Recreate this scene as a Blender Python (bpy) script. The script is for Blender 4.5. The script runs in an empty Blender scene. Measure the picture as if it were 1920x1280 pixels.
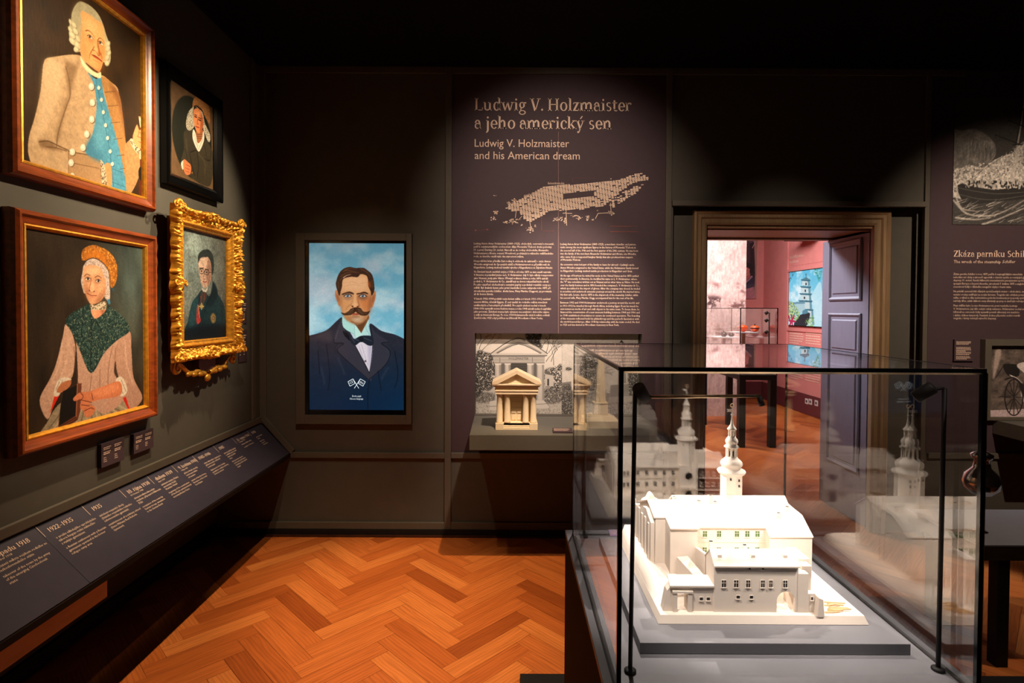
import bpy, bmesh, math, random
import numpy as np
from mathutils import Vector, Matrix
C = bpy.context.scene.collection
PI = math.pi
SC = bpy.context.scene

# ------------------------------------------------------------------ camera
F = 1040.0; CX = 957.0; PITCH = 0.019; ROLL = 0.005; EYE = 1.605
CY = 580.0 + F*math.tan(PITCH)
cr, sr, cp, sp = math.cos(ROLL), math.sin(ROLL), math.cos(PITCH), math.sin(PITCH)
FW = np.array([0, cp, -sp]); R0 = np.array([1.0, 0, 0]); U0 = np.array([0, sp, cp])
RT = cr*R0 + sr*U0; UP = cr*U0 - sr*R0
cam_d = bpy.data.cameras.new('camera'); cam = bpy.data.objects.new('camera', cam_d); C.objects.link(cam)
cam.matrix_world = Matrix(((RT[0], UP[0], -FW[0], 0), (RT[1], UP[1], -FW[1], 0), (RT[2], UP[2], -FW[2], EYE), (0, 0, 0, 1)))
cam_d.sensor_width = 36; cam_d.sensor_fit = 'HORIZONTAL'; cam_d.lens = 36*F/1920
cam_d.shift_x = (960-CX)/1920; cam_d.shift_y = (CY-640)/1920; cam_d.clip_start = .02
SC.camera = cam

def ray(px, py):
    return RT*((px-CX)/F) + UP*((CY-py)/F) + FW
def onY(px, py, Y):
    d = ray(px, py); return np.array([0, 0, EYE]) + d*(Y/d[1])
def onX(px, py, X):
    d = ray(px, py); return np.array([0, 0, EYE]) + d*(X/d[0])
def onZ(px, py, Z):
    d = ray(px, py); return np.array([0, 0, EYE]) + d*((Z-EYE)/d[2])
def onP(px, py, P0, n):
    d = ray(px, py); o = np.array([0, 0, EYE]); return o + d*(np.dot(np.array(P0)-o, n)/np.dot(d, n))

# ------------------------------------------------------------------ view, world
vs = SC.view_settings
SC.display_settings.display_device = 'sRGB'
vs.view_transform = 'Standard'; vs.look = 'None'; vs.gamma = 1; vs.use_curve_mapping = False
vs.exposure = 0.0
w = bpy.data.worlds.new('world'); SC.world = w; w.use_nodes = True
w.node_tree.nodes['Background'].inputs[0].default_value = (.9, .8, .75, 1)
w.node_tree.nodes['Background'].inputs[1].default_value = .004
SC.cycles.transparent_max_bounces = 32; SC.cycles.max_bounces = 10; SC.cycles.glossy_bounces = 6
SC.cycles.caustics_reflective = False; SC.cycles.caustics_refractive = False
SC.cycles.sample_clamp_indirect = 4

# ------------------------------------------------------------------ lights of the rooms and added fills
def spot(name, loc, at, energy, size, blend=.6, col=(1, .74, .48), r=.02):
    l = bpy.data.lights.new(name, 'SPOT'); l.energy = energy; l.color = col
    l.spot_size = math.radians(size); l.spot_blend = blend; l.shadow_soft_size = r
    o = bpy.data.objects.new(name, l); C.objects.link(o); o.location = loc
    o.rotation_euler = (Vector(at)-Vector(loc)).to_track_quat('-Z', 'Y').to_euler()
    return o
def area(name, loc, at, energy, sx, sy, col):
    l = bpy.data.lights.new(name, 'AREA'); l.energy = energy; l.color = col; l.shape = 'RECTANGLE'; l.size = sx; l.size_y = sy
    o = bpy.data.objects.new(name, l); C.objects.link(o); o.location = loc
    o.rotation_euler = (Vector(at)-Vector(loc)).to_track_quat('-Z', 'Y').to_euler()
    return o
spot('spot_portraits_near', (-.15, 2.6, 3.2), (-1.76, 2.3, 2.15), 250, 51, .7, (1, .77, .50))
spot('spot_portraits_far', (-.35, 3.3, 3.2), (-1.76, 2.97, 1.98), 210, 52, .7, (1, .77, .50))
spot('spot_floor', (-1.0, 2.4, 3.25), (-1.15, 2.6, 0), 300, 56, .8, (1, .70, .43))
spot('spot_floor_right', (.4, 2.4, 3.25), (-.25, 2.95, 0), 330, 40, .6, (1, .70, .43))
spot('spot_text_panel', (.45, 2.3, 3.25), (.34, 3.95, 1.3), 470, 42, .9, (1, .78, .62))
spot('fill_heading', (.2, 1.2, 3.2), (.36, 3.95, 2.2), 240, 46, .9, (1, .78, .62))  # added fill so the top of the panel comes out brighter
spot('spot_screen_wall', (-.75, 2.0, 3.2), (-1.1, 3.91, .95), 90, 52, .9, (1, .76, .52))
spot('spot_right_panel', (2.9, 1.4, 3.2), (3.6, 3.91, 1.6), 320, 54, .9, (1, .76, .56))
spot('spot_model', (.4, 2.3, 3.2), (.46, 1.3, .9), 300, 24, .5, (1, .85, .74))
spot('fill_model_right', (2.3, 2.3, 3.2), (.56, 1.40, .98), 900, 11, .6, (1, .85, .74))  # unseen fill added to brighten the gable and its mirror image
spot('fill_model_back', (.9, 3.4, 3.2), (.54, 1.46, 1.0), 900, 10, .6, (1, .85, .74))  # unseen fill added for the street front mirrored in the back pane
spot('fill_model_front', (1.1, .2, 3.2), (.52, 1.22, .95), 150, 13, .6, (1, .85, .76))  # added front fill lifting the shaded gateway facade
area('far_room_light', (2.2, 6.9, 3.55), (3.0, 8.9, .6), 260, 2.4, 1.6, (1, .88, .86)).data.spread = math.radians(140)
spot('fill_door', (1.5, 2.0, 3.2), (1.95, 4.0, 1.8), 45, 34, .9, (1, .80, .60))  # weak fill added for the door casing
area('fill_door_leaf', (1.2, 6.0, 3.3), (2.63, 4.35, 1.5), 9, .6, .6, (.9, .92, 1)).data.spread = math.radians(40)  # added fill aimed at the open door leaf
spot('fill_bench', (3.0, 2.1, 3.2), (2.55, 2.75, .3), 110, 34, .7, (1, .78, .6))  # added fill lifting the bench top and chrome stand


# ------------------------------------------------------------------ helpers
def lin(v):
    v = np.asarray(v, float)/255.0
    return np.where(v <= .04045, v/12.92, ((v+.055)/1.055)**2.4)
def rgb(r, g, b):
    a = lin((r, g, b)); return (float(a[0]), float(a[1]), float(a[2]), 1)
def new_mat(name):
    m = bpy.data.materials.new(name); m.use_nodes = True
    return m, m.node_tree.nodes, m.node_tree.links, m.node_tree.nodes['Principled BSDF']
def mat(name, col, rough=.5, metal=0, var=0, scale=20, bump=0, spec=.5, stretch=None):
    m, n, l, b = new_mat(name)
    b.inputs['Roughness'].default_value = rough; b.inputs['Metallic'].default_value = metal
    b.inputs['Specular IOR Level'].default_value = spec
    c = rgb(*col); b.inputs['Base Color'].default_value = c
    if var or bump:
        tc = n.new('ShaderNodeTexCoord'); no = n.new('ShaderNodeTexNoise'); no.inputs['Scale'].default_value = scale
        no.inputs['Detail'].default_value = 5
        src = tc.outputs['Object']
        if stretch:
            mp = n.new('ShaderNodeMapping'); mp.inputs['Scale'].default_value = stretch; l.new(src, mp.inputs[0]); src = mp.outputs[0]
        l.new(src, no.inputs['Vector'])
        if var:
            r = n.new('ShaderNodeValToRGB'); r.color_ramp.elements[0].position = .3; r.color_ramp.elements[1].position = .7
            r.color_ramp.elements[0].color = tuple(x*(1-var) for x in c[:3])+(1,)
            r.color_ramp.elements[1].color = tuple(min(1, x*(1+var)) for x in c[:3])+(1,)
            l.new(no.outputs['Fac'], r.inputs[0]); l.new(r.outputs[0], b.inputs['Base Color'])
        if bump:
            bp = n.new('ShaderNodeBump'); bp.inputs['Strength'].default_value = bump; bp.inputs['Distance'].default_value = .002
            l.new(no.outputs['Fac'], bp.inputs['Height']); l.new(bp.outputs[0], b.inputs['Normal'])
    return m
def emit_mat(name, col, strength):
    m, n, l, b = new_mat(name)
    b.inputs['Base Color'].default_value = (0, 0, 0, 1); b.inputs['Emission Color'].default_value = rgb(*col); b.inputs['Emission Strength'].default_value = strength
    return m
def paint_mat(name, rough=.45, emit=0, gain=1.0, bump=0):
    m, n, l, b = new_mat(name)
    a = n.new('ShaderNodeAttribute'); a.attribute_name = 'paint'
    b.inputs['Roughness'].default_value = rough
    if emit:
        b.inputs['Base Color'].default_value = (0, 0, 0, 1)
        l.new(a.outputs['Color'], b.inputs['Emission Color']); b.inputs['Emission Strength'].default_value = emit
    else:
        l.new(a.outputs['Color'], b.inputs['Base Color'])
    if bump:
        tc = n.new('ShaderNodeTexCoord'); no = n.new('ShaderNodeTexNoise'); no.inputs['Scale'].default_value = 90
        mp = n.new('ShaderNodeMapping'); mp.inputs['Scale'].default_value = (1, 1, .35)
        l.new(tc.outputs['Object'], mp.inputs[0]); l.new(mp.outputs[0], no.inputs['Vector'])
        bp = n.new('ShaderNodeBump'); bp.inputs['Strength'].default_value = bump; bp.inputs['Distance'].default_value = .003
        l.new(no.outputs['Fac'], bp.inputs['Height']); l.new(bp.outputs[0], b.inputs['Normal'])
    return m

XF = [None]
def xf(p):
    if XF[0] is None: return Vector(p)
    k, a, b = XF[0]; return Vector(b)+(Vector(p)-Vector(a))*k
def wloc(o):
    v = Vector((0, 0, 0))
    while o is not None: v += o.location; o = o.parent
    return v
def thing(name, label, cat, loc=(0, 0, 0), group=None, kind=None):
    o = bpy.data.objects.new(name, None); C.objects.link(o); o.location = xf(loc); o.empty_display_size = .05
    tag(o, label, cat, group, kind); return o
def tag(o, label=None, cat=None, group=None, kind=None):
    if label: o['label'] = label
    if cat: o['category'] = cat
    if group: o['group'] = group
    if kind: o['kind'] = kind
    return o
def link_mesh(name, me, m, parent=None, label=None):
    o = bpy.data.objects.new(name, me); C.objects.link(o)
    if m:
        for x in (m if isinstance(m, (list, tuple)) else [m]): me.materials.append(x)
    if parent is not None: o.parent = parent
    if label: o['label'] = label
    return o

class MB:
    def __init__(s): s.bm = bmesh.new()
    def face(s, pts, mi=0):
        try:
            f = s.bm.faces.new([s.bm.verts.new(tuple(p)) for p in pts]); f.material_index = mi; return f
        except ValueError: return None
    def hexa(s, a, b, mi=0):        # a: 4 bottom points, b: 4 top points
        va = [s.bm.verts.new(tuple(p)) for p in a]; vb = [s.bm.verts.new(tuple(p)) for p in b]
        n = len(va); fs = [s.bm.faces.new(va[::-1]), s.bm.faces.new(vb)]
        for i in range(n): fs.append(s.bm.faces.new((va[i], va[(i+1) % n], vb[(i+1) % n], vb[i])))
        for f in fs: f.material_index = mi
        return s
    def box(s, x0, x1, y0, y1, z0, z1, mi=0):
        x0, x1 = min(x0, x1), max(x0, x1); y0, y1 = min(y0, y1), max(y0, y1); z0, z1 = min(z0, z1), max(z0, z1)
        return s.hexa([(x0, y0, z0), (x1, y0, z0), (x1, y1, z0), (x0, y1, z0)], [(x0, y0, z1), (x1, y0, z1), (x1, y1, z1), (x0, y1, z1)], mi)
    def prism(s, poly, axis, a, b, mi=0):   # poly 2D in the other two axes
        def mk(p, t):
            return (t, p[0], p[1]) if axis == 'x' else (p[0], t, p[1]) if axis == 'y' else (p[0], p[1], t)
        return s.hexa([mk(p, a) for p in poly], [mk(p, b) for p in poly], mi)
    def lathe(s, prof, c, seg=24, mi=0, closed=True):
        rings = []
        for r, z in prof:
            if r < 1e-6: rings.append([s.bm.verts.new((c[0], c[1], c[2]+z))])
            else: rings.append([s.bm.verts.new((c[0]+r*math.cos(2*PI*k/seg), c[1]+r*math.sin(2*PI*k/seg), c[2]+z)) for k in range(seg)])
        for A, B in zip(rings[:-1], rings[1:]):
            for k in range(seg):
                k2 = (k+1) % seg
                if len(A) == 1 and len(B) == 1: continue
                if len(A) == 1: f = s.bm.faces.new((A[0], B[k2], B[k]))
                elif len(B) == 1: f = s.bm.faces.new((A[k], A[k2], B[0]))
                else: f = s.bm.faces.new((A[k], A[k2], B[k2], B[k]))
                f.material_index = mi; f.smooth = seg > 10
        if closed:
            if len(rings[0]) > 1: s.bm.faces.new(rings[0][::-1]).material_index = mi
            if len(rings[-1]) > 1: s.bm.faces.new(rings[-1]).material_index = mi
        return s
    def tube(s, pts, r, seg=10, mi=0):
        pts = [Vector(p) for p in pts]; n = len(pts); rr = r if isinstance(r, (list, tuple)) else [r]*n
        rings = []; pu = None
        for i, p in enumerate(pts):
            t = (pts[min(i+1, n-1)]-pts[max(i-1, 0)]).normalized()
            u = (pu - t*pu.dot(t)) if pu is not None else t.orthogonal()
            if u.length < 1e-6: u = t.orthogonal()
            u.normalize(); pu = u; v = t.cross(u)
            rings.append([s.bm.verts.new(p+u*(rr[i]*math.cos(2*PI*k/seg))+v*(rr[i]*math.sin(2*PI*k/seg))) for k in range(seg)])
        for A, B in zip(rings[:-1], rings[1:]):
            for k in range(seg):
                f = s.bm.faces.new((A[k], A[(k+1) % seg], B[(k+1) % seg], B[k])); f.smooth = True; f.material_index = mi
        s.bm.faces.new(rings[0][::-1]).material_index = mi; s.bm.faces.new(rings[-1]).material_index = mi
        return s
    def blob(s, c, r, seg=10, mi=0):
        rx, ry, rz = r if isinstance(r, (list, tuple)) else (r, r, r)
        ret = bmesh.ops.create_uvsphere(s.bm, u_segments=seg, v_segments=max(6, seg*2//3), radius=1)
        for v in ret['verts']: v.co = Vector((c[0]+v.co.x*rx, c[1]+v.co.y*ry, c[2]+v.co.z*rz))
        for f in {f for v in ret['verts'] for f in v.link_faces}: f.smooth = True; f.material_index = mi
        return s
    def build(s, name, m, parent=None, label=None, bevel=0, fix=True, seg=2):
        if XF[0] is not None:
            for v in s.bm.verts: v.co = xf(v.co)
            bevel *= XF[0][0]
        if fix: bmesh.ops.recalc_face_normals(s.bm, faces=s.bm.faces[:])
        if parent is not None:
            off = -wloc(parent)
            for v in s.bm.verts: v.co += off
            loc = (0, 0, 0)
        elif s.bm.verts:
            xs = [v.co for v in s.bm.verts]
            loc = Vector(((min(p.x for p in xs)+max(p.x for p in xs))/2, (min(p.y for p in xs)+max(p.y for p in xs))/2, min(p.z for p in xs)))
            for v in s.bm.verts: v.co -= loc
        else: loc = (0, 0, 0)
        me = bpy.data.meshes.new(name); s.bm.to_mesh(me); s.bm.free()
        o = link_mesh(name, me, m, parent, label); o.location = loc
        if bevel:
            bv = o.modifiers.new('bevel', 'BEVEL'); bv.width = bevel; bv.segments = seg; bv.limit_method = 'ANGLE'; bv.angle_limit = math.radians(40)
        return o
def struct(name, mb, m, bevel=0):
    return tag(mb.build(name, m, None, None, bevel), kind='structure')
def bx(*a): return MB().box(*a)

# picture surfaces: a grid of vertices carrying the paint colours
def paint_grid(name, img, P00, U, V, m, parent=None, label=None):
    """img H x W x 3 linear; P00 lower left corner, U and V edge vectors (v up)."""
    H, W = img.shape[:2]
    u = np.linspace(0, 1, W); v = np.linspace(1, 0, H)
    P00 = np.array(P00, float); U = np.array(U, float); V = np.array(V, float)
    if parent is not None: P00 = P00 - np.array(wloc(parent))
    co = P00[None, None]+u[None, :, None]*U+v[:, None, None]*V
    me = bpy.data.meshes.new(name)
    idx = np.arange(H*W).reshape(H, W)
    q = np.stack([idx[1:, :-1], idx[1:, 1:], idx[:-1, 1:], idx[:-1, :-1]], -1).reshape(-1, 4)
    me.vertices.add(H*W); me.vertices.foreach_set('co', co.astype(np.float32).ravel())
    me.loops.add(q.size); me.loops.foreach_set('vertex_index', q.astype(np.int32).ravel())
    me.polygons.add(len(q)); me.polygons.foreach_set('loop_start', np.arange(0, q.size, 4, dtype=np.int32))
    me.update(calc_edges=True)
    at = me.color_attributes.new('paint', 'FLOAT_COLOR', 'POINT')
    col = np.ones((H*W, 4), np.float32); col[:, :3] = img.reshape(-1, 3)
    at.data.foreach_set('color', col.ravel())
    me.validate()
    return link_mesh(name, me, m, parent, label)

# ------------------------------------------------------------------ lettering
_tc = bpy.data.curves.new('lettering', 'FONT'); _to = bpy.data.objects.new('lettering', _tc); C.objects.link(_to)
def sans(s, res=1):
    _tc.body = s; _tc.size = 1; _tc.resolution_u = res
    bpy.context.view_layer.update()
    dg = bpy.context.evaluated_depsgraph_get(); ev = _to.evaluated_get(dg); me = ev.to_mesh()
    vs_ = [(v.co.x, v.co.y) for v in me.vertices]; fs = [tuple(p.vertices) for p in me.polygons]
    ev.to_mesh_clear()
    return vs_, fs
SW, ST = .114, .044
def _st(x, y0, y1, b=3, t=1, w=SW):
    r = [[(x, y0), (x+w, y0), (x+w, y1), (x, y1)]]
    if b: r.append([(x-(.055 if b & 1 else 0), y0), (x+w+(.055 if b & 2 else 0), y0), (x+w+(.055 if b & 2 else 0), y0+ST), (x-(.055 if b & 1 else 0), y0+ST)])
    if t: r.append([(x-(.06 if t & 1 else 0), y1-ST), (x+w+(.06 if t & 2 else 0), y1-ST), (x+w+(.06 if t & 2 else 0), y1), (x-(.06 if t & 1 else 0), y1+(0 if t == 3 else -.012))])
    return r
def _ring(cx, cy, rx, ry, a0=0, a1=360, wx=.108, wy=.043, n=20):
    r = []
    for i in range(n):
        a = math.radians(a0+(a1-a0)*i/n); b = math.radians(a0+(a1-a0)*(i+1)/n)
        r.append([(cx+rx*math.cos(a), cy+ry*math.sin(a)), (cx+rx*math.cos(b), cy+ry*math.sin(b)), (cx+(rx-wx)*math.cos(b), cy+(ry-wy)*math.sin(b)), (cx+(rx-wx)*math.cos(a), cy+(ry-wy)*math.sin(a))])
    return r
def _par(x0, y0, x1, y1, w): return [[(x0, y0), (x0+w, y0), (x1+w, y1), (x1, y1)]]
def _bar(x0, y0, x1, y1): return [[(x0, y0), (x1, y0), (x1, y1), (x0, y1)]]
def _dot(cx, cy, r=.06): return [[(cx+r*math.cos(k*PI/5), cy+r*math.sin(k*PI/5)) for k in range(10)]]
XH, AS, CP = .48, .74, .69
def _arch(x0, x1): # from the stem at x0 to a stem whose left edge is x1
    c = (x0+SW*.6+x1+SW)/2; rx = x1+SW-c
    return _ring(c, XH-.17, rx, .185, 0, 165, SW, .07)+[[(x1, .02), (x1+SW, .02), (x1+SW, XH-.17), (x1, XH-.17)]]
G = {}
def _g(ch, adv, *parts): G[ch] = (sum(parts, []), adv)
_g(' ', .23)
_g('a', .49, _ring(.2, .15, .165, .16, 0, 360, .085, .04), _st(.28, .0, .34, 2, 0), _ring(.215, .33, .165, .16, 0, 165, .1, .05), _dot(.09, .35, .05))
_g('b', .57, _st(.06, .02, AS, 0, 1), _ring(.3, .24, .21, .25))
_g('c', .46, _ring(.26, .24, .22, .25, 55, 315), _dot(.39, .38, .05))
_g('d', .57, _ring(.25, .24, .21, .25), _st(.36, 0, AS, 2, 1))
_g('e', .49, _ring(.26, .24, .22, .25, 0, 318), _bar(.1, .22, .47, .26))
_g('f', .33, _st(.08, 0, .58, 3, 0), _ring(.25, .56, .17, .19, 50, 180), _bar(.0, XH-ST, .3, XH))
_g('g', .51, _ring(.23, .31, .185, .175), _ring(.25, -.1, .22, .13, 0, 360, .07, .045), _par(.12, .02, .14, .15, .06), _bar(.3, .4, .5, .47))
_g('h', .6, _st(.06, 0, AS), _arch(.06, .37), _st(.37, 0, .1, 3, 0))
_g('i', .29, _st(.09, 0, XH), _dot(.14, .62))
_g('j', .28, _st(.09, -.1, XH, 0, 1), _ring(.03, -.09, .16, .14, 270, 360), _dot(.14, .62))
_g('k', .57, _st(.06, 0, AS), _par(.16, .2, .4, .46, .05), _par(.42, .0, .2, .26, .12), _bar(.34, 0, .58, ST), _bar(.32, XH-ST, .53, XH))
_g('l', .29, _st(.09, 0, AS))
_g('m', .88, _st(.06, 0, XH), _arch(.06, .36), _st(.36, 0, .1, 3, 0), _arch(.36, .66), _st(.66, 0, .1, 3, 0))
_g('n', .6, _st(.06, 0, XH), _arch(.06, .37), _st(.37, 0, .1, 3, 0))
_g('o', .53, _ring(.265, .24, .235, .25))
_g('p', .57, _st(.06, -.22, XH), _ring(.3, .24, .21, .25))
_g('r', .41, _st(.06, 0, XH), _ring(.27, .3, .17, .18, 60, 170, .06, .07), _dot(.34, .41, .06))
_g('s', .42, _ring(.21, .36, .15, .13, 35, 275, .08, .045), _ring(.21, .125, .165, .135, -145, 95, .08, .045))
_g('t', .36, _st(.09, .06, .6, 0, 0), _ring(.25, .11, .16, .12, 180, 310), _bar(.01, XH-ST, .32, XH))
_g('u', .6, _st(.05, .15, XH, 0, 1), _ring(.24, .17, .19, .18, 180, 320, SW, .065), _st(.36, 0, XH, 2, 1))
_g('v', .53, _par(.2, 0, .02, XH, .11), _par(.24, 0, .42, XH, .05), _bar(-.03, XH-ST, .2, XH), _bar(.33, XH-ST, .53, XH))
_g('w', .79, _par(.18, 0, .02, XH, .1), _par(.21, 0, .35, XH, .05), _par(.48, 0, .32, XH, .1), _par(.52, 0, .68, XH, .05), _bar(-.03, XH-ST, .18, XH), _bar(.6, XH-ST, .79, XH))
_g('y', .53, _par(.2, 0, .02, XH, .11), _par(.14, -.2, .42, XH, .05), _bar(-.03, XH-ST, .2, XH), _bar(.33, XH-ST, .53, XH), _dot(.12, -.17, .055))
_g('z', .47, _bar(.05, XH-.05, .42, XH), _bar(.05, 0, .43, .05), _par(.04, .03, .28, XH-.03, .13), _bar(.05, XH-.12, .09, XH), _bar(.39, 0, .43, .12))
_g('L', .58, _st(.08, 0, CP, 3, 3, .11), _bar(.1, 0, .54, .045), _bar(.5, 0, .54, .17))
_g('V', .66, _par(.27, 0, .04, CP, .13), _par(.32, 0, .55, CP, .06), _bar(-.02, CP-ST, .26, CP), _bar(.45, CP-ST, .68, CP))
_g('H', .76, _st(.08, 0, CP, 3, 3, .11), _st(.54, 0, CP, 3, 3, .11), _bar(.15, .33, .6, .375))
_g('Z', .61, _bar(.06, CP-.05, .56, CP), _bar(.04, 0, .57, .05), _par(.04, .03, .42, CP-.03, .14), _bar(.06, CP-.16, .1, CP), _bar(.53, 0, .57, .16))
_g('S', .52, _ring(.26, .52, .19, .18, 35, 275, .1, .05), _ring(.26, .18, .21, .19, -145, 95, .1, .05))
_g('B', .6, _st(.08, 0, CP, 1, 1, .11), _ring(.28, .52, .21, .17, -95, 90, .1, .045), _ring(.29, .18, .25, .18, -90, 95, .11, .045), _bar(.1, .335, .3, .38), _bar(.1, 0, .3, ST), _bar(.1, CP-ST, .3, CP))
_g('R', .64, _st(.08, 0, CP, 3, 1, .11), _ring(.3, .51, .22, .18, -95, 90, .1, .045), _bar(.1, CP-ST, .3, CP), _par(.44, 0, .24, .34, .13))
_g('0', .54, _ring(.27, .34, .235, .36)); _g('1', .42, _st(.16, 0, CP, 3, 1))
_g('2', .5, _ring(.25, .49, .19, .21, -25, 165), _par(.05, .03, .33, .42, .1), _bar(.05, 0, .46, .08))
_g('3', .5, _ring(.23, .52, .19, .18, -90, 150), _ring(.22, .18, .22, .19, -150, 90))
_g('4', .54, _st(.31, 0, CP, 3, 0), _bar(.02, .19, .5, .24), _par(.02, .2, .3, CP, .06))
_g('5', .5, _ring(.21, .21, .23, .22, -150, 110), _bar(.09, .6, .43, CP), _bar(.09, .36, .14, CP))
_g('6', .54, _ring(.27, .21, .22, .22), _ring(.36, .23, .31, .47, 90, 180)); _g('8', .54, _ring(.27, .51, .19, .19), _ring(.27, .18, .225, .2))
_g('7', .48, _bar(.04, CP-.09, .46, CP), _par(.12, 0, .36, CP-.05, .1))
_g('9', .54, _ring(.27, .48, .22, .22), _ring(.18, .46, .31, .47, 270, 360))
_g('.', .25, _dot(.12, .055)); _g('–', .5, _bar(.04, .22, .46, .27))
for acc, base in (('á', 'a'), ('ý', 'y'), ('í', 'i')):
    g = G[base]; gl = g[0][:-1] if base == 'i' else g[0]
    _g(acc, g[1], list(gl), _par(g[1]*.42, .56, g[1]*.42+.12, .72, .07))
for acc, base in (('ř', 'r'), ('ě', 'e')):
    g = G[base]; m_ = g[1]*.5; _g(acc, g[1], list(g[0]), _par(m_-.03, .57, m_-.13, .7, .06), _par(m_-.03, .57, m_+.07, .7, .06))
def serif(s, res=0):
    vs_, fs = [], []; x = 0
    for ch in s:
        pol, adv = G.get(ch, G['o'])
        for p in pol:
            b = len(vs_); vs_ += [(x+q[0], q[1]) for q in p]; fs.append(tuple(range(b, b+len(p))))
        x += adv
    return vs_, fs
class Text:
    """collects lines of lettering lying on one plane into one mesh"""
    def __init__(s, O, U, V, N): s.O, s.U, s.V, s.N = [np.array(a, float) for a in (O, U, V, N)]; s.v = []; s.f = []
    def put(s, txt, u, v, height, width=None, font=sans, slant=0, rot=0, res=1):
        vs_, fs = font(txt, res)
        if not vs_: return s
        xs = [p[0] for p in vs_]; x0 = min(xs); wd = max(xs)-x0
        sy = height/.7; sx = (width/wd) if width else sy
        b = len(s.v); ca, sa = math.cos(rot), math.sin(rot)
        for x, y in vs_:
            a, c = (x-x0)*sx+slant*y*sy, y*sy
            p = s.O+s.U*(u+a*ca-c*sa)+s.V*(v+a*sa+c*ca)
            s.v.append(p)
        s.f += [tuple(i+b for i in f) for f in fs]
        return s
    def px(s, txt, px, py, wpx, hpx, plane, font=sans, **k):
        """plane: function pixel -> point"""
        A = plane(px, py); B = plane(px+wpx, py); H = plane(px, py-hpx)
        u = np.dot(A-s.O, s.U); v = np.dot(A-s.O, s.V)
        return s.put(txt, u, v, abs(np.dot(H-A, s.V)), abs(np.dot(B-A, s.U)), font, **k)
    def rect(s, u0, v0, u1, v1):
        b = len(s.v); s.v += [s.O+s.U*a+s.V*c for a, c in ((u0, v0), (u1, v0), (u1, v1), (u0, v1))]; s.f.append((b, b+1, b+2, b+3)); return s
    def quad(s, pts):
        b = len(s.v); s.v += [s.O+s.U*a+s.V*c for a, c in pts]; s.f.append(tuple(range(b, b+len(pts)))); return s
    def line(s, a, b, w):
        d = np.array([b[0]-a[0], b[1]-a[1]], float); d /= max(1e-9, np.hypot(*d)); n = np.array([-d[1], d[0]])*w/2
        return s.quad([(a[0]+n[0], a[1]+n[1]), (a[0]-n[0], a[1]-n[1]), (b[0]-n[0], b[1]-n[1]), (b[0]+n[0], b[1]+n[1])])
    def build(s, name, m, parent, lift=.0012, label=None):
        off = np.array(wloc(parent)) if parent is not None else 0
        me = bpy.data.meshes.new(name)
        vv = [tuple(np.array(xf(p+s.N*lift))-off) for p in s.v]
        me.from_pydata(vv, [], s.f); me.update()
        return link_mesh(name, me, m, parent, label)
    def pt(s, p): return np.dot(p-s.O, s.U), np.dot(p-s.O, s.V)

# ------------------------------------------------------------------ painting pictures
RNG = np.random.default_rng(7)
def blur(a, s):
    if s <= .2: return a
    r = int(max(1, math.ceil(s*2.5))); k = np.exp(-.5*(np.arange(-r, r+1)/s)**2); k /= k.sum()
    for ax in (0, 1):
        p = [(0, 0)]*a.ndim; p[ax] = (r, r); b = np.pad(a, p, mode='edge'); o = 0
        for i, kk in enumerate(k):
            sl = [slice(None)]*a.ndim; sl[ax] = slice(i, i+a.shape[ax]); o = o+kk*b[tuple(sl)]
        a = o
    return a
def noise(H, W, s, oct=4, sx=1, sy=1, seed=None):
    g = np.random.default_rng(seed) if seed is not None else RNG
    out = np.zeros((H, W)); amp = 1; tot = 0
    for k in range(oct):
        ch, cw = max(2, int(H/(s*sy))+2), max(2, int(W/(s*sx))+2)
        n = g.random((ch, cw)); y = np.linspace(0, ch-1.001, H); x = np.linspace(0, cw-1.001, W)
        yi = y.astype(int); xi = x.astype(int); fy = (y-yi)[:, None]; fx = (x-xi)[None]
        fy = fy*fy*(3-2*fy); fx = fx*fx*(3-2*fx)
        a = n[yi][:, xi]; b = n[yi][:, np.minimum(xi+1, cw-1)]; c = n[np.minimum(yi+1, ch-1)][:, xi]; d = n[np.minimum(yi+1, ch-1)][:, np.minimum(xi+1, cw-1)]
        out += amp*((a*(1-fx)+b*fx)*(1-fy)+(c*(1-fx)+d*fx)*fy); tot += amp; amp *= .55; s = max(1.2, s/2)
    return out/tot
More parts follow.
